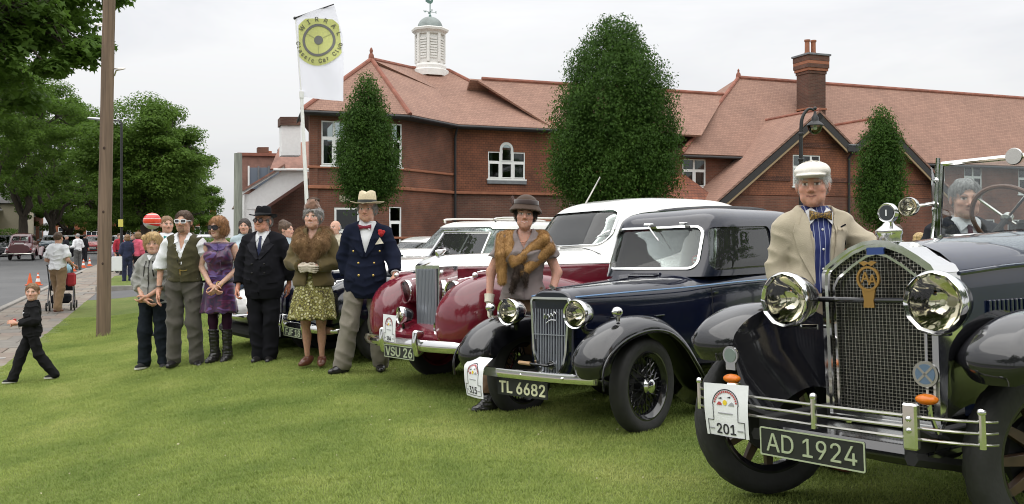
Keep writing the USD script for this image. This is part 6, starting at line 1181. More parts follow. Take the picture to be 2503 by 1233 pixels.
def cloth(name, c, rough=.85, var=.12, sheen=.2, bump=.25, bscale=220, **k): dk = max(c) < .05; return mat('cloth_' + name, c, .95 if dk and rough > .7 else rough, var=var, vscale=14, bump=bump, bscale=bscale, sheen=0 if dk else sheen * .6, spec=.12 if dk else .3, **k)
class Fig:
    def __init__(s, label, pos, rot=0, height=1.75, h=.011, head=None, hair=None, hairm=None, yaw=0, pitch=0, roll=0, build=1.0, belly=0.0, bust=0, sh=1.0, hs=1.045, elb=None, wr=None, knee=None, ank=None, lean=(0, 0), group=None, toes=None, cat='person', seated=False):
        s.t = thing('person', label, cat, pos, rot, group); s.k = height / 1.75; s.h = h; s.b, s.belly, s.bust, s.shw, s.lean = build, belly, bust, sh, np.array([lean[0], lean[1], 0.])
        s.sho = [np.array([d * .170 * sh, .012, 1.375]) + s.lean for d in (-1, 1)]
        s.elb = [np.array(e, float) for e in (elb or [(-.245 * sh, .03, 1.125), (.245 * sh, .03, 1.125)])]; s.wr = [np.array(e, float) for e in (wr or [(-.262 * sh, -.04, .885), (.262 * sh, -.04, .885)])]
        s.hip = [np.array([d * .088, 0, .905]) for d in (-1, 1)]; s.knee = [np.array(e, float) for e in (knee or [(-.098, -.012, .49), (.098, -.012, .49)])]; s.ank = [np.array(e, float) for e in (ank or [(-.105, .03, .075), (.105, .03, .075)])]
        s.toes = toes or [(-.25, -1), (.25, -1)]; s.o = head or {}; s.hc = np.array([0, -.014, 1.612]) + s.lean * 1.15; s.hs = hs
        R = trimesh.transformations.euler_matrix(math.radians(pitch), math.radians(roll), math.radians(yaw), 'sxyz')[:3, :3]; s.HR = R; s.hpiv = s.hc + (0, .03, -.10)
        s.hair, s.hairm = hair, hairm; s.skin = np.array(s.o.get('skin', (.50, .29, .20))); s.bodyparts = []
    def sc(s, m): m = m.copy(); m.apply_scale(s.k); return m
    def head_to(s, m):
        m = tm(m).copy(); m.apply_scale(s.hs); v = m.vertices + (0, -.03, .10 * s.hs); m.vertices = v @ s.HR.T + s.hpiv + (0, 0, 0); return m
    def torso(s, P, o=0.0, low=.16):
        P = P - s.lean * np.clip((P[:, 2:3] - .9) / .5, 0, 1.2); b = s.b; B = s.belly
        ds = [el(P, (0, .005, .955), (.160 * b + o, .118 * b + o, .15 + o)), el(P, (0, -.004 - B * .5, 1.10), (.140 * b + B * .5 + o, .102 * b + B * .75 + o, .16 + o)), el(P, (0, .004, 1.270), (.158 * b * (.5 + .5 * s.shw) + o, .116 * b + o, .17 + o)), rc(P, (0, .018, 1.425), (-.142 * s.shw, .012, 1.388), .062 + o * .8, .050 + o), rc(P, (0, .018, 1.425), (.142 * s.shw, .012, 1.388), .062 + o * .8, .050 + o), rc(P, (0, .02, 1.40), (0, .022, 1.485), .078 + o * .6, .055 + o * .45)]
        if s.bust: ds += [el(P, (d * .075, -.085 - .012 * s.bust, 1.265), (.066 + o, .055 + o, .062 + o)) for d in (-1, 1)]
        return su(ds, .05)
    def arm(s, P, i, o=0.0, end=1.0, slack=0.0):
        a, e, w = s.sho[i], s.elb[i], s.wr[i]; d = rc(P, a, e, .056 * s.b ** .5 + o + slack * .3, .043 + o + slack); fore = rc(P, e, w, .043 + o + slack, .0295 + o + slack * .6); ds = smin(d, fore, .03)
        if end < 1: # cut along the arm: 0..0.5 upper arm, 0.5..1 forearm
            q0, q1, t = (a, e, end * 2) if end <= .5 else (e, w, end * 2 - 1); c = q0 + (q1 - q0) * t; dd = unit(q1 - q0)
            cutp = (P - c) @ dd
            if end <= .5: ds = np.maximum(d, cutp)
            else: ds = smin(d, np.maximum(fore, cutp), .02); ds = np.where(cutp > .0, np.maximum(ds, np.minimum(cutp, .05)), ds)
        else:
            dd = unit(w - e); cutp = (P - (w + dd * .004)) @ dd; ds = np.maximum(smin(d, fore, .03), np.where(np.linalg.norm(P - w, axis=1) < .12, cutp, -9))
        return ds
    def leg(s, P, i, o=0.0, hem=0.0):
        return smin(rc(P, s.hip[i], s.knee[i], .088 * s.b + o, .058 + o + hem * .4), rc(P, s.knee[i], s.ank[i], .058 + o + hem * .5, .036 + o + hem), .03)
    def grid(s, f, z0, z1, h=None):
        pts = np.array([*s.elb, *s.wr, *s.sho, *s.knee, *s.ank, *s.hip]); x0, y0 = pts[:, 0].min() - .20, pts[:, 1].min() - .24; x1, y1 = pts[:, 0].max() + .20, pts[:, 1].max() + .24
        return field_mesh(f, (min(x0, -.33), min(y0, -.30), z0), (max(x1, .33), max(y1, .28), z1), h or s.h)
    def wear(s, name, f, m, z0, z1, parent=None, smooth=True, h=None):
        g = s.grid(f, z0, z1, h)
        g = trimesh.smoothing.filter_taubin(g, iterations=4) if len(g.faces) else g
        return part(parent or s.t, name, s.sc(g), m, smooth)
    def body(s, hands=('relaxed', 'relaxed'), glove=None, handfwd=((0, -1, 0), (0, -1, 0)), handdir=(None, None), legs=True, bare_legs=False, stock=None, arms=True):
        """one continuous skin mesh: head, neck, torso, arms, legs, with five-fingered hands"""
        def f(P):
            d = s.torso(P, -.018)
            for i in (0, 1):
                d = smin(d, s.arm(P, i, -.004), .03)
                if legs: d = smin(d, smin(s.leg(P, i, -.010), el(P, s.knee[i] * .45 + s.ank[i] * .55 + (0, .022, .06), (.042, .044, .10)), .03) if bare_legs else s.leg(P, i, -.014), .03)
            return d
        b = trimesh.smoothing.filter_taubin(s.grid(f, .03 if legs else .8, 1.5), iterations=4); hm, hcol = head_mesh(s.o, .0042 if s.h < .013 else .0065); hm = s.head_to(hm)
        ms, cols = [b, hm], [np.tile(s.skin, (len(b.vertices), 1)), hcol]
        if stock is not None: cols[0][b.vertices[:, 2] < .9] = stock
        s.hand_pos = []
        for i in (0, 1):
            dd = np.asarray(handdir[i], float) if handdir[i] is not None else unit(s.wr[i] - s.elb[i]); hmesh = orient(hand_mesh(hands[i]), s.wr[i] + unit(dd) * .035, dd, handfwd[i], mirror=(i == 1), s=.98 * (.92 if s.o.get('fem') else 1))
            if glove is not None: part(s.t, 'glove', s.sc(trimesh.Trimesh(hmesh.vertices + (hmesh.vertex_normals * .0022), hmesh.faces, process=False)), glove, True)
            else: ms.append(hmesh); cols.append(np.tile(s.skin * (1.02, .93, .90), (len(hmesh.vertices), 1)))
        m = trimesh.util.concatenate(ms); s.bodyprim = skin_part(s.t, 'body', s.sc(m), np.vstack(cols))
        if s.hair:
            g = s.head_to(hair_mesh(s.hair)); hp = part(s.t, 'hair', s.sc(g), s.hairm, True)
            if s.h < .013: s.fur('strands', g, hp, 3500, .020 if s.hair not in ('bob', 'mop', 'long') else .032, s.hairm, 7, 1.5, .0016)
        return s
    def hpart(s, name, m, mt, smooth=35, parent=None): return part(parent or s.t, name, s.sc(s.head_to(m)), mt, smooth)
    def trousers(s, m, hem=.02, waist=1.03, z=.045, loose=.012, seed=1, name='trousers', break_=.012):
        loose, hem = loose * .62, hem * .8
        def f(P):
            d = smin(s.leg(P, 0, loose, hem), s.leg(P, 1, loose, hem), .006); d = smin(d, s.torso(P, .012), .05); zz = np.clip(1 - (P[:, 2] - .05) / .22, 0, 1)
            return np.maximum(np.maximum(d, P[:, 2] - waist), z - P[:, 2]) + folds(P, .013, (9, 9, 4), seed) + break_ * zz * (noise(P * (14, 14, 26), seed + 4) - .5)
        return s.wear(name, f, m, z - .03, waist + .04)
    def top(s, m, name='jacket', o=.024, hem=.82, sl=.97, v=None, flare=.0, seed=2, fold=.009, slack=.008, neck=1.50, open_=None, peplum=0.0, both=True, waist=0.0, arm_o=None):
        """upper garment; v = (bottom z, half width at the shoulder line) cuts a neckline; open_ = half width of an open front below v"""
        ao = arm_o if arm_o is not None else o * .62
        def f(P):
            d = s.torso(P, o)
            if hem < .9: d = smin(d, el(P, (0, .006, .90), (.166 * s.b + o + flare, .124 * s.b + o + flare * .7, .30)), .05)
            if peplum: d = smin(d, el(P, (0, .0, .93), (.17 * s.b + o + peplum, .13 * s.b + o + peplum, .13)), .05)
            if waist: d = d + waist * np.exp(-((P[:, 2] - 1.10) / .07) ** 2)
            d = np.maximum(d, hem - P[:, 2])
            if sl > 0:
                for i in (0, 1): d = smin(d, s.arm(P, i, ao, sl, slack), .025)
            else:
                for i in (0, 1): d = smax(d, -el(P, s.sho[i] + (np.sign(s.sho[i][0]) * .035, -.0, -.035), (.055, .12, .085)), .02)
            d = d + folds(P, fold, (10, 10, 6), seed)
            for i in (0, 1):
                if sl > .5: q = np.exp(-(np.linalg.norm(P - s.elb[i], axis=1) / .09) ** 2); d = d + q * .010 * (noise(P * (24, 24, 34), seed + 7) - .5)
            if v:
                Q = P - s.lean * np.clip((P[:, 2:3] - .9) / .5, 0, 1.2); w = np.clip((Q[:, 2] - v[0]) / (1.46 - v[0]), 0, 1.05) * v[1]
                if open_: w = np.maximum(w, np.where(Q[:, 2] < v[0], open_[0] + (v[0] - Q[:, 2]) * open_[1], 0) if v[0] > 0 else 0); w = np.where(Q[:, 2] < v[0], open_[0] + (v[0] - Q[:, 2]) * open_[1], np.maximum(w, open_[0]))
                cut = np.maximum(np.abs(Q[:, 0]) - w, Q[:, 1] - .0); d = np.maximum(d, -cut)
            d = np.maximum(d, -(rc(P, (0, .025, 1.40) + s.lean, (0, .01, 1.75) + s.lean, .054, .085)))
            return np.maximum(d, P[:, 2] - neck)
        s.lastf = f; return s.wear(name, f, m, hem - .03, 1.56)
    def skirt(s, m, hem=.5, waist=1.06, flare=.05, folds_n=9, amp=.014, name='skirt', o=.02, seed=3):
        def f(P):
            t = np.clip((.95 - P[:, 2]) / (.95 - hem), 0, 1.1); a = np.arctan2(P[:, 1], P[:, 0]); r = np.hypot(P[:, 0] / (.165 * s.b + o + flare * t), P[:, 1] / (.128 * s.b + o + flare * t)); d = (r - 1) * .14 + amp * t * np.sin(a * folds_n + 2 * noise(P * (3, 3, 2), seed))
            d = np.where(P[:, 2] > .95, s.torso(P, o), smin(d, np.full(len(P), 9.), .01)); return np.maximum(np.maximum(d, hem + .012 * np.sin(a * folds_n) - P[:, 2]), P[:, 2] - waist)
        s.skf = f; return s.wear(name, f, m, hem - .05, waist + .03)
    def shoes(s, m, sole=None, heel=0.0, L=.255, tall=None, w=1.0, name='shoe'):
        for i in (0, 1):
            d = unit((*s.toes[i], 0)); a = s.ank[i] * (1, 1, 0) - d * .045; fl = s.ank[i][2] - .075
            def f(P):
                P = P - (0, 0, fl); q = su([rc(P, a + (0, 0, .040 + heel), a + d * .10 + (0, 0, .036 + heel * .4), .041 * w, .044 * w), rc(P, a + d * .08 + (0, 0, .034), a + d * (L - .075) + (0, 0, .026), .043 * w, .030 * w), rc(P, a + d * .035 + (0, 0, .05), s.ank[i] * (1, 1, 0) + (0, 0, .10 + heel), .040, .040 if not tall else .046)], .03)
                if tall: q = smin(q, rc(P, s.ank[i] * (1, 1, 0) + (0, 0, .10), s.ank[i] * (1, 1, 0) + (0, 0, tall) + (s.knee[i] - s.ank[i]) * (1, 1, 0) * .8, .048, .060), .04) + folds(P, .006, (20, 20, 30), 5)
                return np.maximum(np.maximum(q, .006 - P[:, 2]), P[:, 2] - (tall or (.095 if not heel else .085 + heel * .5)))
            lo = np.minimum(a, a + d * L) - .08; hi = np.maximum(a, a + d * L) + .08; lo[2] = fl; hi[2] = fl + (tall or .13) + .03
            sh_ = part(s.t, name, s.sc(field_mesh(f, lo, hi, .007)), m, True)
            if sole is not None: 
                c = a + d * (L * .40); part(sh_, 'sole', s.sc(move(extr(affinity.scale(Point(0, 0).buffer(.5, quad_segs=10), L * .93, .098 * w), .022), (c[0], c[1], fl + .001), rz=math.degrees(math.atan2(d[1], d[0])))), sole, 30)
        return s
    def drape(s, name, poly, m, f=None, off=.004, th=.004, parent=None, back=False, res=.02, smooth=True):
        """a flat shape in (x, z) laid on the garment's front"""
        f = f or s.lastf; poly = Polygon(poly) if not isinstance(poly, shapely.Geometry) else poly
        q = trimesh.creation.extrude_polygon(poly, 1.0, engine='earcut').subdivide_to_size(res) if False else extr(poly, th)
        q = q.subdivide_to_size(res); P = np.stack([q.vertices[:, 0], np.full(len(q.vertices), -.42 if not back else .42), q.vertices[:, 1]], 1); sg = 1 if not back else -1
        for _ in range(40): P[:, 1] += sg * np.clip(f(P) * .8, -.03, .06)
        P[:, 1] -= sg * (off + q.vertices[:, 2]); g = trimesh.Trimesh(P, q.faces, process=False)
        if not back: pass
        return part(parent or s.t, name, s.sc(g), m, smooth if smooth is not True else 40)
    def button(s, x, z, m, r=.010, f=None):
        P = np.array([[x, -.42, z]]); f = f or s.lastf
        for _ in range(40): P[:, 1] += np.clip(f(P) * .8, -.03, .06)
        return part(s.t, 'button', s.sc(sphere((x, P[0, 1] - .002, z), r, 1, (1, .5, 1))), m)
    def glasses(s, fm, lm, w=.026, h=.018, square=True):
        g = None
        for d in (-1, 1):
            sh = rrect(w * 2, h * 2, h * .6) if square else affinity.scale(Point(0, 0).buffer(1), w, h)
            def pl(mm): return frame_to(mm, (d * .032, -.099, .003), (unit((1, d * .22, 0))), (0, 0, 1), unit((d * .22, -1, 0)))
            f_ = s.hpart('sunglasses', pl(extr(sh.buffer(.006).difference(sh.buffer(-.002)), .006)), fm, False) if g is None else s.hpart('frame', pl(extr(sh.buffer(.006).difference(sh.buffer(-.002)), .006)), fm, False, parent=g); g = g or f_
            s.hpart('lens', pl(extr(sh, .003, .001)), lm, False, parent=g); s.hpart('temple', tube([(d * .064, -.10, .006), (d * .080, -.04, .008), (d * .082, .02, .004)], .0035, 5), fm, parent=g)
        s.hpart('bridge', tube([(-.008, -.104, .007), (.008, -.104, .007)], .0035, 5), fm, parent=g); return g
    def tie(s, m, z0=1.12, f=None):
        s.drape('tie', Polygon([(-.018, 1.445), (.018, 1.445), (.014, 1.41), (.030, z0 + .06), (0, z0), (-.030, z0 + .06), (-.014, 1.41)]), m, f, .006)
    def bow(s, m, z=1.435, w=.065, y=None, f=None):
        P = np.array([[0, -.42, z]]); f = f or s.lastf
        for _ in range(40): P[:, 1] += np.clip(f(P) * .8, -.03, .06)
        c = np.array([0, P[0, 1] - .012, z])
        for d in (-1, 1): b_ = part(s.t, 'bow_tie', s.sc(hull(np.array([c + (0, a, q) for a in (-.012, .010) for q in (-.010, .010)] + [c + (d * w, a + .008, q) for a in (-.006, .010) for q in (-.028, .028)] + [c + (d * w * .8, -.010, 0)]))), m, False)
        part(b_, 'knot', s.sc(sphere(c + (0, -.004, 0), .014, 2, (.9, .8, 1.1))), m); return c
    def fur(s, name, mesh, parent, n, L, cols, seed=1, down=.4, w=.0016):
        r = np.random.default_rng(seed); pts, fi = trimesh.sample.sample_surface(mesh, n, seed=seed); nn = mesh.face_normals[fi]; d = nn + r.normal(0, .35, (n, 3)) + np.array([0, -.15, -down]); d /= np.linalg.norm(d, axis=1, keepdims=True); l = L * r.uniform(.5, 1.2, n)[:, None]; g = np.array([0, 0, -1.0])
        C = np.stack([pts, pts + d * l * .5, pts + d * l + g * l * .25], 1) * s.k
        bc = UsdGeom.BasisCurves.Define(stage, numbered(str(parent.GetPath()), name)); bc.CreateTypeAttr('linear'); bc.CreatePointsAttr(Vt.Vec3fArray.FromNumpy(C.reshape(-1, 3).astype(np.float32))); bc.CreateCurveVertexCountsAttr(Vt.IntArray([3] * n)); bc.CreateWidthsAttr(Vt.FloatArray.FromNumpy(np.tile(np.array([w, w * .8, w * .25], np.float32), n))); bc.SetWidthsInterpolation('vertex')
        UsdShade.MaterialBindingAPI.Apply(bc.GetPrim()).Bind(cols); tag(bc, kind='stuff')
def brim_hat(fig, crown, brimr, m, band_m, zb=.055, tilt=-6, dent=True, curl=.012, brim_tilt=.10, bandh=.028, crown_h=.115, name='hat', front=1.0):
    """felt hat: dented crown, curved brim, ribbon"""
    def T(mm): return move(mm, (0, .012, zb), rx=tilt)
    a = np.arange(48) * 2 * np.pi / 48; prof = [(1.0, 0), (1.0, .02), (.985, .05), (.95, .085), (.86, crown_h - .010), (.6, crown_h), (.25, crown_h - .004), (0.01, crown_h - .006)]; V = []
    for q, z in prof:
        x, y = crown * q * np.cos(a) * .90, crown * q * np.sin(a) * 1.10; zz = np.full(48, z)
        if dent and q < .97: zz = zz - .022 * np.exp(-(x / (crown * .28)) ** 2) * (q < .9); x = x * (1 - .16 * np.clip((z - .04) / .07, 0, 1) * np.exp(-((y + crown * .75) / (crown * .5)) ** 2))
        V.append(np.stack([x, y, zz], 1))
    h_ = fig.hpart(name, T(grid_mesh(np.array(V), False, True)), m, True)
    R = np.linspace(.98, brimr / crown, 7); V = []
    for top in (0, 1):
        W = []
        for q in (R if top == 0 else R[::-1]):
            t = (q - .98) / (brimr / crown - .98); x, y = crown * q * np.cos(a) * (.90 + .08 * t), crown * q * np.sin(a) * 1.10; z = -brim_tilt * crown * t * (np.abs(np.sin(a)) ** 1.5) * front + curl * t ** 2 * np.abs(np.cos(a)) * 1.6 + (0 if top == 0 else .004); W.append(np.stack([x, y, z], 1))
        V += W
    fig.hpart('brim', T(grid_mesh(np.array(V), True, True)), m, True, parent=h_)
    if band_m is not None: V = [np.stack([crown * q * np.cos(a) * .90, crown * q * np.sin(a) * 1.10, np.full(48, z)], 1) for q, z in ((1.0, .002), (1.03, .004), (1.025, bandh), (.98, bandh))]; fig.hpart('hat_band', T(grid_mesh(np.array(V), False, True)), band_m, True, parent=h_)
    return h_

# ---------------------------------------------------------------- the people in the photograph
SHOEB = mat('black_leather', (.012, .011, .011), .25, coat=.3); SHOEBR = mat('brown_leather', (.10, .035, .02), .35, coat=.3); SOLEW = mat('white_rubber_sole', (.6, .58, .54), .7); CANVAS = mat('black_canvas', (.02, .02, .022), .9)
WHITESH = cloth('white_cotton', (.70, .71, .73), .8, .03, .1, .15); BLACKW = cloth('black_wool', (.010, .010, .013)); NAVYW = cloth('navy_blazer', (.009, .012, .026)); GOLD = mat('gilt', (.6, .42, .14), .25, 1.0)
DKLENS = mat('dark_lens', (.012, .012, .016), .06, coat=1.0); WFRAME = mat('white_plastic', (.75, .75, .76), .3); BFRAME = mat('black_plastic', (.012, .011, .011), .2); KNIT = cloth('pale_glove', (.52, .46, .37), .9)
def ph(px, top, foot): q = gpix(px, foot); return q, (foot - top) * q[1] / FPX
def stand(px, foot): return gpix(px, foot)

# 1 boy
q, hh = ph(374, 572, 901)
f = Fig('fair-haired boy in grey hoodie and dark jeans, wrists crossed, left end of the line', q, -3, hh, head=dict(kid=1, smile=.05, skin=(.52, .31, .22), brow=(.25, .15, .08), lip=(.45, .2, .17)), hair='mop', hairm=BLOND, yaw=16, pitch=4, hs=1.16, build=.92, sh=.92, elb=[(-.225, .03, 1.13), (.225, .03, 1.13)], wr=[(-.055, -.175, .93), (.04, -.185, .965)], knee=[(-.10, -.01, .49), (.11, -.01, .49)], ank=[(-.125, .03, .075), (.135, .03, .075)], toes=[(-.30, -1), (.28, -1)])
f.body(('rest', 'rest'), handfwd=((.2, -.9, .5), (-.2, -.9, .5)), handdir=((.75, -.1, -.62), (-.80, -.05, -.55)))
f.trousers(cloth('dark_denim', (.014, .018, .024), .9, .3), .034, 1.0, .03, .022, 1, 'jeans', .022); f.top(cloth('grey_marl', (.27, .27, .25), .95, .12), 'hoodie', .026, .86, .72, slack=.014, fold=.014, seed=5, v=None)
def hood(P): return np.maximum(su([rc(P, (-.085, .045, 1.43), (.085, .045, 1.43), .045, .045), rc(P, (-.085, .045, 1.43), (-.05, -.075, 1.40), .040, .022), rc(P, (.085, .045, 1.43), (.05, -.075, 1.40), .040, .022)], .03), -rc(P, (0, .01, 1.38), (0, .01, 1.7), .062, .08))
f.wear('hood', hood, cloth('grey_marl', (.27, .27, .25)), 1.3, 1.56); f.drape('undershirt', [(-.04, 1.475), (.04, 1.475), (.0, 1.40)], WHITESH, off=.003)
for x in (-.006,): f.drape('zip', [(x, .88), (x + .012, .88), (x + .012, 1.41), (x, 1.41)], BFRAME, off=.004)
for x in (-.075, .07): f.drape('drawcord', [(x - .006, 1.20), (x + .006, 1.20), (x * .6 + .006, 1.40), (x * .6 - .006, 1.40)], BFRAME, off=.004)
f.shoes(CANVAS, SOLEW)
# 2 man in waistcoat
q, hh = ph(450, 513, 898)
f = Fig('man in olive waistcoat, rolled white sleeves and white-framed sunglasses', q, 2, hh, head=dict(smile=.35, beard=(.13, .09, .06), skin=(.52, .30, .21)), hair='short', hairm=BROWNH, yaw=-2, belly=.01, elb=[(-.262, .02, 1.13), (.245, .05, 1.13)], wr=[(-.258, -.05, .885), (.235, .09, .90)], ank=[(-.125, .03, .075), (.13, .03, .075)], knee=[(-.105, -.012, .49), (.11, -.012, .49)], toes=[(-.1, -1), (.55, -1)])
f.body(('relaxed', 'relaxed'))
f.trousers(cloth('grey_brown_wool', (.085, .078, .066), .9, .12), .028, 1.06, .035, .022, 2)
f.top(WHITESH, 'shirt', .016, .98, .60, slack=.020, fold=.014, seed=8, v=(1.29, .05), open_=(0, 0)); sf = f.lastf
f.top(cloth('olive_tweed', (.058, .052, .024), .95, .25), 'waistcoat', .030, .955, 0, v=(1.20, .088), open_=(.0, .0), seed=9)
for z in (1.16, 1.10, 1.04): f.button(0, z, mat('horn_button', (.04, .03, .02), .4))
f.drape('watch_chain', LineString([(.0, 1.09), (.035, 1.075), (.075, 1.085)]).buffer(.0035).union(LineString([(.004, 1.085), (.008, 1.03)]).buffer(.004)), GOLD, off=.004)
for d in (-1, 1): f.drape('collar', Polygon([(d * .035, 1.475), (d * .085, 1.455), (d * .075, 1.375), (d * .020, 1.40)]), WHITESH, off=.008, f=sf)
f.glasses(WFRAME, DKLENS, .024, .016); f.shoes(SHOEB)
br = f.sc(tube(bez([f.wr[0] + (.034 * math.cos(a), .034 * math.sin(a), .02) for a in np.linspace(0, 6.28, 14)], 28), .006, 6)); part(f.t, 'bracelet', br, SHOEB)
# 3 lady in purple dress
q, hh = ph(537, 527, 887)
PURP = raw('cloth_purple_print', {'tc': ('texture_coordinate', {}), 'mp': ('mapping', {'mapping_type': 'point', 'scale': (1, .6, 1.2), 'rotation': (0, .9, 0)}), 'n': ('noise_texture', {'scale': 5.5, 'detail': 1.0, 'distortion': 1.6}), 'r': ('rgb_ramp', {'interpolate': True, 'ramp': [(.36, (.035, .015, .075)), (.44, (.070, .010, .045)), (.50, (.035, .010, .055)), (.54, (.018, .010, .035)), (.60, (.10, .012, .05)), (.68, (.12, .07, .22))]}), 'p': ('principled_bsdf', {'roughness': .38, 'sheen_weight': .2})}, [('tc.object', 'mp.vector'), ('mp.vector', 'n.vector'), ('n.fac', 'r.fac'), ('r.color', 'p.base_color')])
f = Fig('lady in sleeveless purple satin dress, dark tights and black boots, hands clasped', q, 6, hh, head=dict(fem=1, smile=.5, skin=(.56, .35, .26)), hair='bob', hairm=GINGER, yaw=-24, pitch=6, build=.90, bust=1, sh=.92, elb=[(-.215, .02, 1.13), (.225, .02, 1.13)], wr=[(-.075, -.175, .95), (.035, -.185, .93)], ank=[(-.06, .03, .075), (.085, .02, .075)], knee=[(-.075, -.01, .49), (.085, -.01, .49)], toes=[(-.75, -1), (-.35, -1)])
f.body(('rest', 'grip'), handfwd=((.2, -.6, .8), (-.2, -.6, .8)), handdir=((.62, -.25, -.72), (-.62, -.25, -.70)), stock=(.030, .008, .022))
def legs3(P): return np.maximum(smin(f.leg(P, 0, -.004), f.leg(P, 1, -.004), .01), P[:, 2] - .85)
f.wear('tights', legs3, cloth('dark_tights', (.028, .008, .022), .6), .1, .9)
f.top(PURP, 'dress', .016, .93, 0, v=None, seed=11, fold=.014, neck=1.43); f.skirt(PURP, .60, 1.02, .045, 7, .014, 'dress_skirt')
f.drape('waist_sash', [(-.17, .985), (.17, .985), (.17, 1.045), (-.17, 1.045)], cloth('violet_satin', (.08, .05, .17), .35), off=.006); f.drape('neckline_band', Polygon([(-.10, 1.41), (.10, 1.41), (.07, 1.35), (0, 1.33), (-.07, 1.35)]), cloth('violet_satin', (.13, .08, .28)), off=.004)
f.glasses(BFRAME, DKLENS, .029, .021); f.shoes(SHOEB, heel=.03, L=.235, tall=.40, name='boot')
part(f.t, 'necklace', f.sc(tube(bez([(.062 * math.cos(a), .01 - .065 * math.sin(a), 1.455 - .018 * math.sin(a)) for a in np.linspace(0, 3.14, 12)], 24), .004, 5)), mat('pearl', (.6, .52, .45), .25)); part(f.t, 'bracelet', f.sc(tube(bez([f.wr[1] + (.033 * math.cos(a), .02 * math.sin(a), .033 * math.sin(a) + .01) for a in np.linspace(0, 6.28, 14)], 28), .005, 6)), GOLD)
# 4 man in black suit
q, hh = ph(644, 512, 886)
f = Fig('man in black double-breasted suit, black trilby and round dark glasses', q, -4, hh, head=dict(smile=1.0, wide=1, old=1, skin=(.55, .27, .19)), hair='hat', hairm=GREYH, yaw=-10, build=1.10, belly=.03, sh=1.06, elb=[(-.265, .03, 1.13), (.285, .06, 1.14)], wr=[(-.275, -.05, .89), (.26, .12, .93)], ank=[(-.06, .03, .075), (.065, .03, .075)], knee=[(-.085, -.01, .49), (.09, -.01, .49)], toes=[(-.15, -1), (.15, -1)])
f.body(('grip', 'relaxed')); f.trousers(BLACKW, .036, 1.0, .03, .026, 3)
f.top(WHITESH, 'shirt', .012, 1.05, 0, seed=12, fold=.002); sf = f.lastf; f.tie(cloth('navy_tie', (.012, .018, .06), .5), 1.14)
f.top(BLACKW, 'jacket', .034, .73, .97, v=(1.21, .075), open_=(0, 0), seed=13, flare=.012, slack=.012); jf = f.lastf
for d in (-1, 1):
    f.drape('lapel', Polygon([(d * .048, 1.455), (d * .085, 1.45), (d * .115, 1.37), (d * .155, 1.345), (d * .105, 1.27), (d * .022, 1.18), (d * .0, 1.19), (d * .04, 1.32)]), cloth('black_satin_lapel', (.013, .013, .018), .5), jf, .006, .006); f.drape('collar', Polygon([(d * .012, 1.432), (d * .045, 1.478), (d * .07, 1.46), (d * .052, 1.375)]), WHITESH, sf, .008)
    for z in (1.13, 1.03): f.button(d * .07, z, BFRAME, .011, jf)
    f.drape('pocket_flap', [(d * .09, .955), (d * .20, .965), (d * .20, .92), (d * .09, .91)], BLACKW, jf, .005, .005)
f.glasses(BFRAME, mat('brown_lens', (.05, .018, .014), .08, coat=1.0), .020, .018, False); brim_hat(f, .092, .150, cloth('black_felt', (.010, .010, .012)), mat('black_ribbon', (.006, .006, .008), .4), .052, -4, brim_tilt=.16); f.shoes(SHOEB)
# 5 lady with fur collar
q, hh = ph(766, 500, 901)
OLIVE = cloth('olive_jacket', (.105, .078, .030), .9, .12); FURB = mat('brown_fur', (.15, .08, .032), .75, var=.5, vscale=12, color2=(.34, .21, .10)); 
FLORAL = raw('cloth_floral', {'tc': ('texture_coordinate', {}), 'v': ('voronoi_texture', {'scale': 34.0, 'feature': 'f1'}), 'v2': ('voronoi_texture', {'scale': 21.0, 'feature': 'f1'}), 'r': ('rgb_ramp', {'interpolate': False, 'ramp': [(0, (.50, .47, .33)), (.30, (.34, .33, .10)), (.46, (.075, .06, .025)), (.62, (.22, .20, .05))]}), 'r2': ('rgb_ramp', {'interpolate': False, 'ramp': [(0, (1, 1, 1)), (.30, (.9, .88, .7)), (.36, (.35, .3, .15)), (.44, (1, 1, 1))]}), 'x': ('mix_color', {'blend_type': 'multiply', 'fac': .8}), 'p': ('principled_bsdf', {'roughness': .8})}, [('tc.object', 'v.vector'), ('tc.object', 'v2.vector'), ('v.distance', 'r.fac'), ('v2.distance', 'r2.fac'), ('r.color', 'x.a'), ('r2.color', 'x.b'), ('x.result', 'p.base_color')])
f = Fig('smiling elderly lady in olive jacket with brown fur collar and yellow floral skirt', q, -2, hh, head=dict(fem=1, smile=1.0, old=1, teeth=1, wide=.6, skin=(.55, .33, .25), brow=(.2, .15, .11)), hair='curly', hairm=GREYH, yaw=-3, build=.95, bust=1, sh=.94, elb=[(-.232, .0, 1.13), (.238, .0, 1.13)], wr=[(-.075, -.205, 1.095), (.06, -.205, 1.09)], ank=[(-.07, .03, .10), (.085, .03, .10)], knee=[(-.08, -.01, .49), (.085, -.01, .49)], toes=[(-.55, -1), (.12, -1)])
f.body(('rest', 'grip'), glove=KNIT, handfwd=((.1, -.2, 1), (-.1, -.2, 1)), handdir=((.93, -.25, -.22), (-.93, -.25, -.18)), bare_legs=True, stock=(.40, .22, .15))
f.skirt(FLORAL, .535, 1.02, .075, 10, .014, 'floral_skirt', .024); f.top(OLIVE, 'jacket', .030, .885, .93, v=(1.08, .05), open_=(.012, .16), seed=15, peplum=.018, slack=.014, fold=.010)
f.drape('blouse', [(-.04, .90), (.04, .90), (.05, 1.30), (-.05, 1.30)], FLORAL, f.torso, .004, .003)
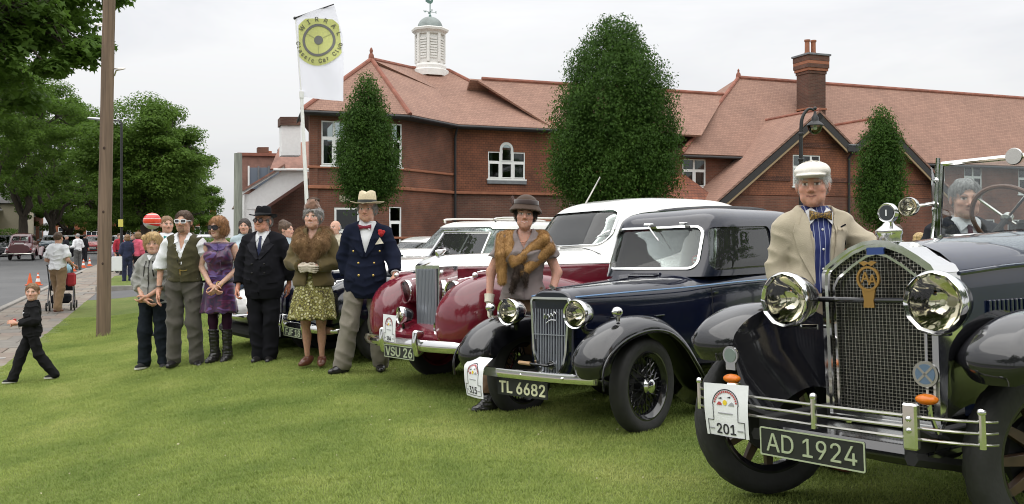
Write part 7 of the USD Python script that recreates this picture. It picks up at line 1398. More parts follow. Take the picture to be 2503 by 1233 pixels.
def furf(P):
    d = su([rc(P, (-.11, .055, 1.435), (.11, .055, 1.435), .068, .068), rc(P, (-.125, .03, 1.415), (-.095, -.12, 1.33), .078, .082), rc(P, (.125, .03, 1.415), (.095, -.12, 1.33), .078, .082), rc(P, (-.095, -.125, 1.32), (-.022, -.165, 1.165), .074, .034), rc(P, (.095, -.125, 1.32), (.022, -.165, 1.165), .074, .034)], .03); d = np.maximum(d, -rc(P, (0, -.03, 1.40), (0, -.06, 1.7), .045, .07)); return d + (noise(P * 45, 2) - .5) * .02
g = f.grid(furf, 1.10, 1.56); col = part(f.t, 'fur_collar', f.sc(g), FURB, True); f.fur('fur', g, col, 14000, .032, FURB, 3)
def fhat(P): return smin(el(P, (-.01, .005, .098), (.082, .090, .055)), el(P, (.0, .0, .145), (.055, .065, .045)), .03) + (noise(P * 40, 4) - .5) * .012
hm_ = field_mesh(fhat, (-.13, -.13, 0), (.13, .13, .22), .006); hp = f.hpart('felt_hat', hm_, mat('brown_fur_felt', (.17, .085, .05), .8, var=.3, vscale=20, sheen=.4), True); part(hp, 'crown_fur', f.sc(f.head_to(field_mesh(lambda P: el(P, (0, .02, .165), (.062, .07, .032)) + (noise(P * 50, 6) - .5) * .02, (-.1, -.1, .1), (.1, .12, .23), .006))), mat('dark_fur', (.05, .03, .018), .9, var=.4, vscale=40), True)
f.shoes(SHOEBR, heel=.035, L=.225, w=.88)
# 6 man in blazer and straw hat
q = gpix(893, 911); hh = (911 - 478) * q[1] / FPX
f = Fig('man in navy double-breasted blazer with straw hat, red bow tie and red carnation', q, 4, hh, head=dict(smile=.4, old=1, skin=(.50, .28, .20), brow=(.3, .28, .26)), hair='hat', hairm=GREYH, yaw=-8, pitch=3, build=.95, belly=.0, sh=.98, lean=(.02, 0), elb=[(-.218, .07, 1.14), (.268, .0, 1.16)], wr=[(-.185, .05, .945), (.300, -.15, .985)], ank=[(-.225, -.02, .075), (.145, .10, .075)], knee=[(-.15, -.03, .49), (.125, .03, .49)], toes=[(-.85, -.8), (.05, -1)])
f.body(('relaxed', 'rest'), handfwd=((0, -1, 0), (-.8, -.5, .2)), handdir=((.3, .1, -.9), (.12, -.6, -.75)))
f.trousers(cloth('stone_flannel', (.20, .18, .145), .9, .08), .036, 1.02, .03, .028, 6)
f.top(WHITESH, 'shirt', .014, 1.05, 0, seed=17, fold=.002); sf = f.lastf; f.bow(cloth('red_silk', (.20, .012, .03), .45))
f.top(NAVYW, 'blazer', .030, .735, .96, v=(1.17, .082), open_=(0, 0), seed=18, flare=.018, slack=.014); jf = f.lastf
for d in (-1, 1):
    f.drape('lapel', Polygon([(d * .05, 1.455), (d * .09, 1.45), (d * .118, 1.375), (d * .165, 1.36), (d * .11, 1.26), (d * .022, 1.14), (0, 1.15), (d * .045, 1.32)]), NAVYW, jf, .006, .007); f.drape('collar', Polygon([(d * .010, 1.44), (d * .04, 1.48), (d * .07, 1.465), (d * .055, 1.40)]), WHITESH, sf, .008)
    for z, x in ((1.20, .125), (1.085, .075), (.965, .07)): f.button(f.lean[0] + d * x, z, GOLD, .012, jf)
    f.drape('pocket_flap', [(d * .10, .945), (d * .20, .95), (d * .20, .91), (d * .10, .905)], NAVYW, jf, .005, .005)
f.drape('pocket_square', Polygon([(.105, 1.265), (.185, 1.275), (.15, 1.335)]), cloth('cream_silk', (.66, .62, .5), .6), jf, .008, .006)
P = np.array([[.155, -.42, 1.375]]); 
for _ in range(40): P[:, 1] += np.clip(jf(P) * .8, -.03, .06)
r = np.random.default_rng(4); ptl = [move(sphere((0, 0, 0), .018, 1, (1, .5, 1)), P[0] + r.normal(0, .013, 3) * (1, .35, 1) - (0, .012, 0)) for _ in range(16)]; part(f.t, 'carnation', f.sc(cat_(ptl)), mat('carnation_red', (.40, .01, .012), .7, var=.3, vscale=60), 60)
part(f.t, 'cuff', f.sc(tube([f.wr[1] + (f.elb[1] - f.wr[1]) * .10, f.wr[1] + (f.elb[1] - f.wr[1]) * .01], .040, 14)), WHITESH)
STRAW = mat('straw_weave', (.58, .50, .34), .8, var=.1, vscale=60, bump=.4, bscale=260); brim_hat(f, .095, .162, STRAW, mat('dark_green_ribbon', (.02, .025, .025), .5), .050, -3, brim_tilt=.05, crown_h=.125, bandh=.036); f.shoes(SHOEB)
# 7 lady with fur stole
q = np.array([.09, 7.2, 0.0]); q[2] = float(ground_z(*q[:2])); hh = 1.66
TOPM = cloth('mauve_grey_cotton', (.20, .165, .16), .9, .06); CORD = cloth('brown_corduroy', (.115, .066, .036), .95, .18, stretch=(60, 60, 1)); STOLE = mat('golden_fur', (.22, .11, .03), .7, var=.5, vscale=7, color2=(.46, .26, .085)); BRFELT = cloth('brown_felt_hat', (.062, .038, .026)); CREAMG = cloth('cream_glove', (.68, .64, .54), .8, .05)
f = Fig('lady in brown cloche hat and golden fur stole with cream gloves, behind the navy saloon', q, -5, hh, head=dict(fem=1, smile=1.0, old=1, teeth=1, skin=(.50, .27, .20), lip=(.40, .10, .09)), hair='hat', hairm=DARKH, yaw=2, roll=4, build=.96, bust=1, sh=1.0, lean=(.01, 0), elb=[(-.275, .02, 1.13), (.285, .0, 1.13)], wr=[(-.285, -.05, .885), (.225, -.12, .885)], ank=[(-.26, -.26, .075), (.06, .05, .075)], knee=[(-.16, -.14, .49), (.09, -.02, .49)], toes=[(-1, -.45), (.1, -1)])
f.body(('relaxed', 'relaxed'), glove=CREAMG, handdir=((.05, -.1, -1), (-.05, -.3, -.9)))
for i in (0, 1): part(f.t, 'glove_cuff', f.sc(tube([f.wr[i] + (f.elb[i] - f.wr[i]) * t for t in (-.02, .12, .24)], [.038, .039, .045], 14)), CREAMG)
f.trousers(CORD, .05, 1.0, .16, .03, 8, 'culottes'); f.top(TOPM, 'blouse', .022, .905, .26, seed=20, slack=.018, fold=.016, v=(1.33, .06), open_=(0, 0), peplum=.010)
f.drape('blouse_placket', LineString([(.02, 1.33), (.02, .93)]).buffer(.006), cloth('mauve_edge', (.15, .12, .12)), off=.004); part(f.t, 'necklace', f.sc(tube(bez([(.060 * math.cos(a), -.01 - .085 * math.sin(a), 1.46 - .075 * math.sin(a)) for a in np.linspace(0, 3.14, 12)], 24), .0045, 5)), mat('coral_beads', (.5, .22, .13), .4))
def stole(P):
    d = su([rc(P, (-.18, .0, 1.43), (-.175, -.128, 1.28), .045, .045), rc(P, (-.175, -.128, 1.28), (-.165, -.155, 1.06), .045, .034), rc(P, (-.11, -.02, 1.44), (-.105, -.138, 1.30), .043, .043), rc(P, (-.105, -.138, 1.30), (-.055, -.168, 1.21), .041, .034), rc(P, (-.055, -.168, 1.215), (.18, -.098, 1.41), .036, .042), rc(P, (.01, -.163, 1.14), (.225, -.09, 1.33), .038, .043), rc(P, (.18, -.098, 1.41), (.145, .07, 1.44), .043, .047), rc(P, (.225, -.09, 1.33), (.19, .08, 1.39), .044, .047), rc(P, (-.15, .06, 1.43), (.16, .08, 1.43), .054, .054)], .010); return d + (noise(P * 40, 2) - .5) * .006
g = f.grid(stole, 1.0, 1.55); col = part(f.t, 'fur_stole', f.sc(g), STOLE, True); f.fur('fur', g, col, 20000, .014, STOLE, 5, .3, .0013)
def tails(P): return su([rc(P, (-.03, -.175, 1.19), (-.050, -.19, 1.09), .022, .024), rc(P, (-.050, -.19, 1.09), (-.085, -.18, .975), .024, .014), rc(P, (0, -.175, 1.18), (.03, -.185, 1.10), .022, .020), rc(P, (.03, -.185, 1.10), (.035, -.175, 1.02), .020, .012)], .02) + (noise(P * 40, 3) - .5) * .01
g = f.grid(tails, .95, 1.26); tl = part(f.t, 'stole_tails', f.sc(g), mat('dark_brown_fur', (.035, .02, .012), .8, var=.4, vscale=20), True); f.fur('fur', g, tl, 2500, .018, mat('dark_brown_fur', (.035, .02, .012)), 9, .6)
# cloche
def cloche(P):
    zl = .018 - P[:, 1] * .16; d = smin(el(P, (0, .012, .075), (.096, .112, .088)), el(P, (0, .004, .020), (.132, .148, .075)), .03); d = np.maximum(d, -(el(P, (0, .006, .0), (.116, .132, .082)))); return np.maximum(d, zl - P[:, 2])
cl = f.hpart('cloche_hat', field_mesh(cloche, (-.17, -.18, -.08), (.17, .18, .17), .006), BRFELT, True); V = [np.stack([(.099 + e) * np.cos(a_) , .012 + (.116 + e) * np.sin(a_), np.full(40, z)], 1) for a_ in [np.arange(40) * 2 * np.pi / 40] for e, z in ((-.002, .080), (.005, .082), (.001, .115), (-.010, .118))]
f.hpart('hat_band', grid_mesh(np.array(V), False, True), mat('velvet_brown', (.03, .014, .012), .8, sheen=.5), True, parent=cl); f.hpart('hat_feather', cat_([move(sphere((0, 0, 0), .03, 2, (.5, .9, 1.0)), (-.100 - .008 * k, .0 + .02 * k, .085 + .016 * k)) for k in range(3)]), mat('dark_feather', (.05, .022, .016), .8), True, parent=cl); f.shoes(SHOEB, heel=.02, L=.24, tall=.30, name='boot')
# 8 man in cream jacket and cap
q = np.array([(1992 - PCX) / FPX * 5.28, 5.28, 0.0]); q[2] = float(ground_z(*q[:2])); hh = 1.80
CREAMJ = cloth('cream_linen', (.44, .385, .285), .85, .05, bump=.35); STRIPE = raw('cloth_blue_stripe', {'tc': ('texture_coordinate', {}), 's': ('separate_xyz', {}), 'm': ('math', {'math_type': 'multiply', 'value2': 34.0}), 'fr': ('math', {'math_type': 'fraction'}), 'r': ('rgb_ramp', {'interpolate': False, 'ramp': [(0, (.010, .020, .12)), (.45, (.35, .38, .5)), (.57, (.010, .020, .12)), (.8, (.03, .05, .2)), (.86, (.010, .020, .12))]}), 'p': ('principled_bsdf', {'roughness': .7})}, [('tc.object', 's.vector'), ('s.x', 'm.value1'), ('m.value', 'fr.value1'), ('fr.value', 'r.fac'), ('r.color', 'p.base_color')])
f = Fig('elderly man in white flat cap and cream jacket, arm resting on the tourer radiator', q, 2, hh, h=.009, head=dict(smile=.75, old=1, wide=.4, skin=(.54, .28, .20), brow=(.4, .36, .33)), hair='short', hairm=WHITEH, yaw=-26, pitch=3, roll=-2, build=.90, sh=.94, elb=[(-.190, .06, 1.14), (.345, -.05, 1.22)], wr=[(-.185, -.04, .90), (.52, -.25, 1.21)])
f.body(('relaxed', 'grip'), handfwd=((0, -1, 0), (-.3, -.6, .7)), handdir=((0, -.1, -1), (.6, -.5, -.5))); f.trousers(cloth('fawn_wool', (.25, .21, .15)), .03, 1.0, .03, .024, 10)
f.top(STRIPE, 'shirt', .016, 1.0, 0, seed=22, fold=.006); sf = f.lastf
for z in (1.36, 1.25, 1.14, 1.03): f.button(.004, z, mat('white_button', (.7, .7, .68), .4), .007, sf)
f.bow(raw('cloth_gold_print', {'tc': ('texture_coordinate', {}), 'v': ('voronoi_texture', {'scale': 60.0}), 'r': ('rgb_ramp', {'interpolate': False, 'ramp': [(0, (.30, .18, .04)), (.45, (.03, .025, .03)), (.6, (.2, .12, .03))]}), 'p': ('principled_bsdf', {'roughness': .5})}, [('tc.object', 'v.vector'), ('v.distance', 'r.fac'), ('r.color', 'p.base_color')]), 1.44, .062)
f.top(CREAMJ, 'jacket', .032, .74, .96, v=(1.10, .082), open_=(.045, .10), seed=23, flare=.02, slack=.008, fold=.011); jf = f.lastf
for d in (-1, 1):
    f.drape('lapel', Polygon([(d * .062, 1.46), (d * .098, 1.45), (d * .12, 1.385), (d * .142, 1.395), (d * .155, 1.345), (d * .125, 1.22), (d * .052, 1.06), (d * .052, 1.16), (d * .075, 1.33)]), CREAMJ, jf, .006, .008); f.drape('collar', Polygon([(d * .010, 1.445), (d * .045, 1.485), (d * .075, 1.465), (d * .065, 1.385)]), WHITESH, sf, .010)
f.drape('pocket_mouth', [(.115, 1.262), (.185, 1.275), (.185, 1.282), (.115, 1.27)], cloth('shadow_cream', (.30, .26, .19)), jf, .005, .003); f.drape('pocket_handkerchief', Polygon([(.135, 1.268), (.165, 1.273), (.15, 1.30)]), BLACKW, jf, .006, .004); f.drape('buttonhole', LineString([(.112, 1.375), (.140, 1.388)]).buffer(.004), BLACKW, jf, .014, .002)
def cap(P): d = su([el(P, (0, .018, .072), (.094, .114, .058)), el(P, (0, -.040, .072), (.090, .085, .040))], .02); pk = np.maximum(el(P, (0, -.085, .052), (.078, .072, .014)), -(P[:, 1] + .165)); d = smin(d, pk, .008); return np.maximum(d, -(P[:, 2] - .034 - P[:, 1] * -.02)) + (noise(P * 30, 7) - .5) * .005
CAPM = cloth('white_linen_cap', (.66, .63, .57), .9, .05); cp_ = f.hpart('flat_cap', field_mesh(cap, (-.13, -.18, .01), (.13, .16, .16), .005), CAPM, True); f.hpart('cap_button', sphere((0, .01, .131), .010, 1, (1, 1, .5)), CAPM, parent=cp_)
for i in range(4): a = i * math.pi / 4; f.hpart('cap_seam', tube(bez([(.088 * math.cos(a) * k, .012 + .105 * math.sin(a) * k, .073 + .058 * math.sqrt(max(0, 1 - k * k))) for k in np.linspace(-.95, .95, 13)], 26), .0018, 4), cloth('cap_stitch', (.45, .42, .36)), parent=cp_)
f.shoes(SHOEBR)
# 9 man seated in the tourer
qw = T.w(-1.93, -.66, 0); f = Fig('grey-haired man in dark suit and tie seen through the tourer windscreen', (qw[0], qw[1], qw[2] - .08), -8, 1.80, head=dict(smile=.0, old=1, skin=(.50, .29, .21), brow=(.12, .1, .09)), hair='short', hairm=GREYH, yaw=-4, pitch=6)
f.body(('relaxed', 'relaxed')); f.trousers(BLACKW); f.top(WHITESH, 'shirt', .014, 1.05, 0, fold=.002, seed=30); sf = f.lastf; f.tie(cloth('plum_tie', (.05, .012, .03), .5)); f.top(cloth('charcoal_suit', (.02, .021, .026)), 'jacket', .030, .75, .96, v=(1.18, .085), open_=(0, 0), seed=31)
for d in (-1, 1): f.drape('lapel', Polygon([(d * .05, 1.455), (d * .09, 1.45), (d * .118, 1.375), (d * .15, 1.36), (d * .11, 1.26), (d * .01, 1.15), (d * .045, 1.32)]), cloth('charcoal_suit', (.02, .021, .026)), f.lastf, .006, .006); f.drape('collar', Polygon([(d * .010, 1.44), (d * .04, 1.48), (d * .07, 1.465), (d * .055, 1.40)]), WHITESH, sf, .008)
f.shoes(SHOEB)
# 10 child walking
q = gpix(78, 934); hh = (934 - 700) * q[1] / FPX
f = Fig('small child in black hooded top striding along the lawn edge, looking round', q, -58, hh, head=dict(kid=1, smile=.3, skin=(.55, .33, .24), brow=(.2, .12, .08)), hair='tied', hairm=SANDY, yaw=72, pitch=2, hs=1.38, build=.95, sh=.92, elb=[(-.22, .05, 1.14), (.225, .06, 1.14)], wr=[(-.12, -.20, 1.06), (.10, -.235, 1.09)], knee=[(-.09, -.16, .51), (.09, .10, .50)], ank=[(-.09, -.30, .075), (.095, .36, .13)], toes=[(-.05, -1), (.05, -1)])
f.body(('grip', 'rest'), handfwd=((.5, -.3, .8), (-.5, -.3, .8)), handdir=((.4, -.85, .1), (-.35, -.9, .2))); f.trousers(cloth('black_jersey', (.013, .013, .014)), .045, 1.02, .04, .022, 12); f.top(cloth('black_jersey', (.013, .013, .014)), 'hooded_top', .03, .84, .96, slack=.016, fold=.016, seed=24)
f.wear('hood', hood, cloth('black_jersey', (.013, .013, .014)), 1.3, 1.56); f.drape('chest_print', LineString([(-.04, 1.25), (-.01, 1.275), (.02, 1.255), (.05, 1.275)]).buffer(.010), WHITESH); f.shoes(CANVAS, SOLEW)
m_ = part(f.t, 'held_red_drink_carton', f.sc(cbox(-.03, .03, -.30, -.25, 1.07, 1.17, .008)), RED)
# 11 man with pushchair
q = gpix(142, 764); hh = (764 - 567) * q[1] / FPX
TANT = cloth('tan_chino', (.20, .13, .07), .9, .1)
f = Fig('man in white shirt and tan trousers walking away behind a pushchair on the pavement', q, 172, hh, h=.014, head=dict(skin=(.48, .27, .19)), hair='short', hairm=BROWNH, yaw=6, sh=1.04, elb=[(-.25, .03, 1.14), (.25, .03, 1.14)], wr=[(-.21, -.22, 1.02), (.21, -.22, 1.02)], knee=[(-.10, .06, .50), (.09, -.10, .50)], ank=[(-.11, .20, .10), (.09, -.14, .075)])
f.body(('grip', 'grip'), handdir=((.1, -.9, -.2), (-.1, -.9, -.2)), handfwd=((1, 0, .2), (-1, 0, .2))); f.trousers(TANT, .03, 1.0, .04, .024, 14); f.top(WHITESH, 'shirt', .028, .93, .40, slack=.022, fold=.016, seed=26); f.shoes(SHOEBR)
# pushchair
pq = q + np.array([-.36 * .75, .937 * .75, 0]); pq[2] = float(ground_z(*pq[:2]))
pu = thing('pushchair', 'dark folding pushchair with red bag, pushed by the man in white shirt', 'pushchair', pq, STREET + 2); FRM = mat('grey_tube', (.15, .15, .16), .35, .7); FAB = cloth('dark_pushchair_fabric', (.015, .017, .022)); FABB = cloth('pale_blue_fabric', (.25, .42, .5))
for s in (-1, 1):
    part(pu, 'frame', tube(bez([(s * .24, -.62, 1.02), (s * .25, -.50, .98), (s * .25, .30, .30), (s * .24, .38, .12)], 12), .014, 6), FRM); part(pu, 'frame', tube([(s * .25, -.05, .62), (s * .26, -.38, .12)], .013, 6), FRM); part(pu, 'handle_grip', tube([(s * .24, -.70, 1.03), (s * .24, -.56, 1.0)], .020, 8), BFRAME)
    for y in (-.38, .38):
        for d in (-.035, .035):
            w_ = part(pu, 'wheel', move(revolve([(.06, -.012), (.09, -.014), (.095, 0), (.09, .014), (.06, .012)], 20, 'x'), (s * .25 + d, y, .095)), RUBBER); part(w_, 'hub', move(revolve([(0, -.01), (.062, -.01), (.062, .01), (0, .01)], 16, 'x'), (s * .25 + d, y, .095)), FRM)
part(pu, 'seat_fabric', hull(np.array([(x, y, z) for x in (-.22, .22) for y, z in ((-.28, .92), (-.12, .44), (.18, .42), (.18, .48), (-.22, .92))])), FAB, 20); part(pu, 'sun_hood', move(sphere((0, 0, 0), .25, 2, (.95, 1.0, .7)), (0, -.14, .90)), FABB); part(pu, 'shopping_basket', cbox(-.2, .2, -.3, .15, .16, .36, .04), FAB)
bg = single('red_and_black_bag', cbox(.13, .33, -.66, -.52, .56, .86, .04), cloth('red_nylon', (.35, .02, .03), .5), 'red and black bag hanging from the pushchair handles', 'bag'); UsdGeom.Xformable(bg).AddTranslateOp().Set(Gf.Vec3d(*map(float, pq))); UsdGeom.Xformable(bg).AddRotateZOp().Set(STREET + 2)

# the people further back, with fewer garments each
def bystander(label, px, top, Y=None, foot=None, rot=0, skin=(.50, .29, .21), hair='short', hairm=BROWNH, upper=None, lower=None, fem=0, sl=.95, wr=None, elb=None, yaw=0, skirt=False, height=None, hem=.9, kid=0, smile=.3, hands=('relaxed', 'relaxed'), knee=None, ank=None, shoe=SHOEB, hs=1.045):
    q = gpix(px, foot) if foot else at(px, Y); h_ = height or (CAM_H + (PCY - top) * q[1] / FPX - q[2])
    f = Fig(label, q, rot, h_, h=.016, head=dict(fem=fem, kid=kid, smile=smile, skin=skin), hair=hair, hairm=hairm, yaw=yaw, wr=wr, elb=elb, bust=fem, build=.94 if fem else 1.0, sh=.92 if fem else 1.0, knee=knee, ank=ank, hs=hs); f.body(hands)
    if skirt: f.skirt(lower, .55, 1.02, .06)
    else: f.trousers(lower, .024, 1.0, .04, .02, 15)
    f.top(upper, 'top', .024, hem, sl, slack=.012, seed=int(px) % 50); f.shoes(shoe); return f
JEAN = cloth('blue_denim', (.05, .075, .13), .9, .2); DKT = cloth('dark_trouser', (.022, .022, .026)); NAVC = cloth('navy_cotton', (.018, .024, .06)); REDC = cloth('red_cotton', (.33, .02, .035)); PINKC = cloth('pink_cotton', (.55, .09, .15)); TEAL = cloth('teal_panel', (.02, .20, .20)); OATM = cloth('oatmeal', (.45, .41, .32)); PALEB = cloth('pale_blue_cotton', (.38, .46, .5)); LILAC = cloth('lilac_cotton', (.42, .36, .48))
f = bystander('young man in white and teal rugby shirt holding a ball, behind the fair-haired boy', 405, 527, foot=822, rot=-28, hair='short', hairm=SANDY, upper=WHITESH, lower=DKT, sl=.45, yaw=62, elb=[(-.27, .0, 1.13), (.26, .0, 1.13)], wr=[(-.23, -.20, 1.06), (.2, -.2, .96)])
for d in (-1, 1): f.drape('shoulder_panel', Polygon([(d * .06, 1.455), (d * .19, 1.42), (d * .2, 1.34), (d * .09, 1.38)]), TEAL, off=.005)
f.drape('chest_crest', Point(.07, 1.30).buffer(.022), NAVC); f.drape('chest_stripe', [(-.15, 1.345), (.15, 1.345), (.15, 1.365), (-.15, 1.365)], NAVC)
q = at(372, 12.2); BALL = raw('balloon_panels', {'tc': ('texture_coordinate', {}), 's': ('separate_xyz', {}), 'w': ('wave_texture', {'scale': 2.6, 'distortion': 1.5, 'bands_direction': 'z'}), 'r': ('rgb_ramp', {'interpolate': False, 'ramp': [(0, (.62, .06, .02)), (.55, (.70, .66, .64)), (.72, (.55, .03, .03))]}), 'p': ('principled_bsdf', {'roughness': .25, 'coat_weight': .3})}, [('tc.object', 'w.vector'), ('w.fac', 'r.fac'), ('r.color', 'p.base_color')])
bl = thing('inflatable_ball', 'big red and white inflatable ball above the fair-haired boy, beside the rugby shirt', 'ball', (q[0], q[1], 1.36 + (578 - 541) / FPX * 12.2), 20)
part(bl, 'upper_skin', man(sphere((0, 0, 0), .112, 4, (1.05, .95, 1))).trim_by_plane((.25, -.1, .96), -.045), BALL, True); part(bl, 'lower_skin', man(sphere((0, 0, 0), .1115, 4, (1.05, .95, 1))).trim_by_plane((-.25, .1, -.96), .046), mat('silver_foil', (.5, .5, .52), .3, .5), True); part(bl, 'valve', cyl((0, 0, -.105), (0, 0, -.14), .012, 8), SOLEW)
bystander('dark long-haired woman in pale top looking over behind the man in black suit', 598, 533, Y=13.6, rot=6, hair='long', hairm=DARKH, upper=PALEB, lower=JEAN, fem=1, sl=.3)
bystander('brown-haired woman with pinned-up hair turned aside between black suit and fur collar', 699, 541, Y=12.6, rot=70, hair='updo', hairm=BROWNH, upper=PALEB, lower=JEAN, fem=1, sl=.3)
bystander('balding man in oatmeal top behind the straw-hatted man and fur-collared lady', 820, 538, Y=14.5, rot=-25, hair='bald', hairm=GREYH, upper=OATM, lower=DKT, smile=.6)
bystander('brown-haired person half hidden behind the tourer radiator gauge', 2190, 548, Y=12.5, rot=160, hair='bob', hairm=BROWNH, upper=OATM, lower=JEAN, fem=1)
bystander('fair-haired child just showing over the tourer bonnet', 2248, 573, Y=14.0, rot=20, hair='mop', hairm=BLOND, upper=OATM, lower=JEAN, kid=1, height=1.40, hs=1.15)
f = bystander('man in white shirt standing in the road with a dark jacket over his arm', 190, 571, foot=660, rot=-120, hair='short', hairm=GREYH, upper=WHITESH, lower=cloth('grey_trouser', (.09, .09, .085)), wr=[(-.20, -.22, 1.05), (.22, -.24, 1.07)]); part(f.t, 'folded_jacket', f.sc(cbox(.05, .30, -.34, -.18, .62, 1.10, .05)), DKT)
f = bystander('woman in navy top and trousers facing the road, carrying a white bag', 311, 573, foot=692, rot=-150, hair='bob', hairm=SANDY, upper=NAVC, lower=NAVC, fem=1, shoe=SOLEW, sl=.7); q = gpix(301, 693)
cb_ = thing('white_carrier_bag', 'white paper carrier bag held by the woman in navy', 'bag', (q[0] - .1, q[1] - .25, q[2] + .42), 20); part(cb_, 'bag', cbox(-.16, .16, -.05, .05, 0, .48, .015), WHITESH, False); part(cb_, 'handles', tube(bez([(-.07, 0, .48), (-.05, 0, .60), (.05, 0, .60), (.07, 0, .48)], 10), .006, 5), BFRAME)
for px, top, foot, rot, up_, lo_, hm2, st_, lab in ((292, 570, 668, 60, REDC, DKT, BROWNH, 'short', 'person in red top bending in the crowd beside the woman in navy'), (338, 567, 690, 150, PINKC, DKT, SANDY, 'bob', 'woman in pink top in the crowd left of the fair-haired boy'), (352, 574, 676, 190, DKT, DKT, BLOND, 'bob', 'fair-haired person in black just behind the boy shoulder'), (272, 590, 665, -60, LILAC, JEAN, DARKH, 'tied', 'person in lilac top seen at the right edge of the wooden pole'),
    (162, 575, 648, 90, DKT, DKT, GREYH, 'short', 'person in dark clothes among the parked cars near the road middle'), (325, 572, 672, 20, cloth('navy_jacket', (.02, .022, .035)), DKT, BROWNH, 'short', 'man in dark jacket in the crowd between red top and pink top'), (207, 573, 640, 160, DKT, DKT, DARKH, 'short', 'person in dark coat standing behind the man with a jacket over his arm')):
    bystander(lab, px, top, foot=foot, rot=rot, upper=up_, lower=lo_, hairm=hm2, hair=st_)

# ---------------------------------------------------------------- modern cars, small sports car, street traffic
HEADL = mat('clear_lamp_cluster', (.5, .52, .54), .1, .6, coat=1.0); DGLASS = raw('tinted_car_glass', {'t': ('transparent_bsdf', {'color': (.35, .4, .4)}), 'g': ('glossy_bsdf', {'color': (1, 1, 1), 'roughness': .0}), 'f': ('fresnel', {'IOR': 1.6}), 'm': ('mix_closure', {})}, [('f.fac', 'm.fac'), ('t.BSDF', 'm.closure1'), ('g.BSDF', 'm.closure2')], 'm.closure')
PLASTIC = mat('grey_plastic', (.03, .03, .032), .6)
def modern(name, label, X, Y, h, col, L=4.2, W=1.75, H=1.48, kind='hatch', z=None, rails=False, tail_up=False, plate_txt='K418 PVM', group=None, glass=DGLASS):
    c = Car(name, label, X, Y, h, 0, 'car', group); t = c.t; w = W / 2; wb = L * .61; xo = L * .20; zb = H * .60
    st = [(xo, w * .62, .26, zb * .74, 3), (xo - .12, w * .86, .20, zb * .82, 3.5), (xo - .5, w * .97, .19, zb * .92, 4), (xo - 1.05, w, .19, zb * 1.02, 4.5), (xo - L * .5, w, .19, zb * 1.06, 5), (xo - L * .8, w, .2, zb * 1.10, 5), (xo - L * .95, w * .95, .24, zb * 1.08, 4.5), (xo - L, w * .80, .34, zb * .95, 3.5)]
    b = man(xloft(st, 48))
    for x in (0, -wb): b = b - man(move(revolve([(0, -2), (.355, -2), (.355, 2), (0, 2)], 32, 'y'), (x, 0, .31)))
    part(t, 'body', b, col, 35); part(t, 'wheel_wells', [box(-.36, .36, -w + .22, w - .22, .2, .66), box(-wb - .36, -wb + .36, -w + .22, w - .22, .2, .66)], DARK, False); f0 = xo - L * .255; r0 = xo - L * (.985 if kind != 'saloon' else .86); z0 = zb * .98
    rb = .10 if kind in ('estate', 'van') else .32
    lv = [(z0, f0, r0, w * .95), (z0 + .16, f0 - .22, r0 + rb * .25, w * .92), (H - .14, f0 - .58, r0 + rb * .8, w * .82), (H - .03, f0 - .80, r0 + rb * 1.15, w * .76), (H, f0 - 1.0, r0 + rb * 1.6, w * .55)]
    za, zc = z0 + .09, H - .13; xm = (f0 + r0) / 2 - .15
    sd = [rpoly([(f0 - .22, za), (xm - .05, za), (xm - .05, zc), (f0 - .56, zc)], .05), rpoly([(xm - .13, za), (r0 + rb * .9 + .42, za), (r0 + rb + .42, zc), (xm - .13, zc)], .05), rpoly([(r0 + rb * .9 + .34, za), (r0 + rb * .4 + .18, za + .02), (r0 + rb + .22, zc), (r0 + rb + .34, zc)], .03)]
    cuts = [('f', rpoly([(-w * .86, z0 + .07), (w * .86, z0 + .07), (w * .73, H - .10), (-w * .73, H - .10)], .06))] + [(q, p) for q in 'lr' for p in sd] + [('b', rpoly([(-w * .76, z0 + .12), (w * .76, z0 + .12), (w * .66, H - .12), (-w * .66, H - .12)], .06))]
    cabin(t, lv, cuts, col, None, e=6, glass=glass); seat(t, xm + .35, .36, .5, PLASTIC, .3); seat(t, xm + .35, -.36, .5, PLASTIC, .3); seat(t, xm - .55, 0, 1.2, PLASTIC, .32)
    for s in (1, -1):
        part(t, 'headlight', move(sphere((0, 0, 0), .12, 2, (1.3, 1.1, .62)), (xo - .20, s * w * .74, zb * .70)), HEADL); part(t, 'tail_light', cbox(xo - L * .985 - .01, xo - L * .93, *sorted((s * w * .72, s * w * .97)), zb * .78, zb * 1.16, .02), REDL)
        part(t, 'door_mirror', move(sphere((0, 0, 0), .085, 2, (.7, 1.2, .75)), (f0 - .28, s * (w + .09), z0 + .12)), col); part(t, 'door_handle', cbox(xm - .12, xm + .04, s * (w + .008) - .008, s * (w + .008) + .012, zb * .92, zb * .95, .005), col)
        for x in (0, -wb): wheel(t, (x, s * (w - .10), .305), .305, .19, 'alloy', 0, None, mat('alloy_silver', (.4, .41, .42), .3, .9), .205, side=s)
        for x in (f0 - .05, xm - .09): part(t, 'door_shut_line', tube([(x, s * (w + .002), .3), (x, s * (w + .002), zb * 1.0)], .004, 4), DARK)
        part(t, 'sill', cbox(-wb + .4, -.4, *sorted((s * (w - .1), s * (w + .005))), .17, .25, .01), PLASTIC)
        if rails: part(t, 'roof_rail', tube(bez([(f0 - .85, s * w * .70, H - .03), (f0 - 1.0, s * w * .70, H + .04), (r0 + .6, s * w * .70, H + .04), (r0 + .4, s * w * .70, H - .01)], 16), .018, 6), STEEL)
    part(t, 'grille', cbox(xo - .05, xo + .012, -w * .42, w * .42, zb * .52, zb * .66, .015), PLASTIC); part(t, 'lower_grille', cbox(xo - .05, xo + .015, -w * .5, w * .5, .27, .40, .02), PLASTIC)
    plate(t, plate_txt, (xo + .02, 0, .46), .5, .11, .075, BFRAMEX, PLATEW, border=False)
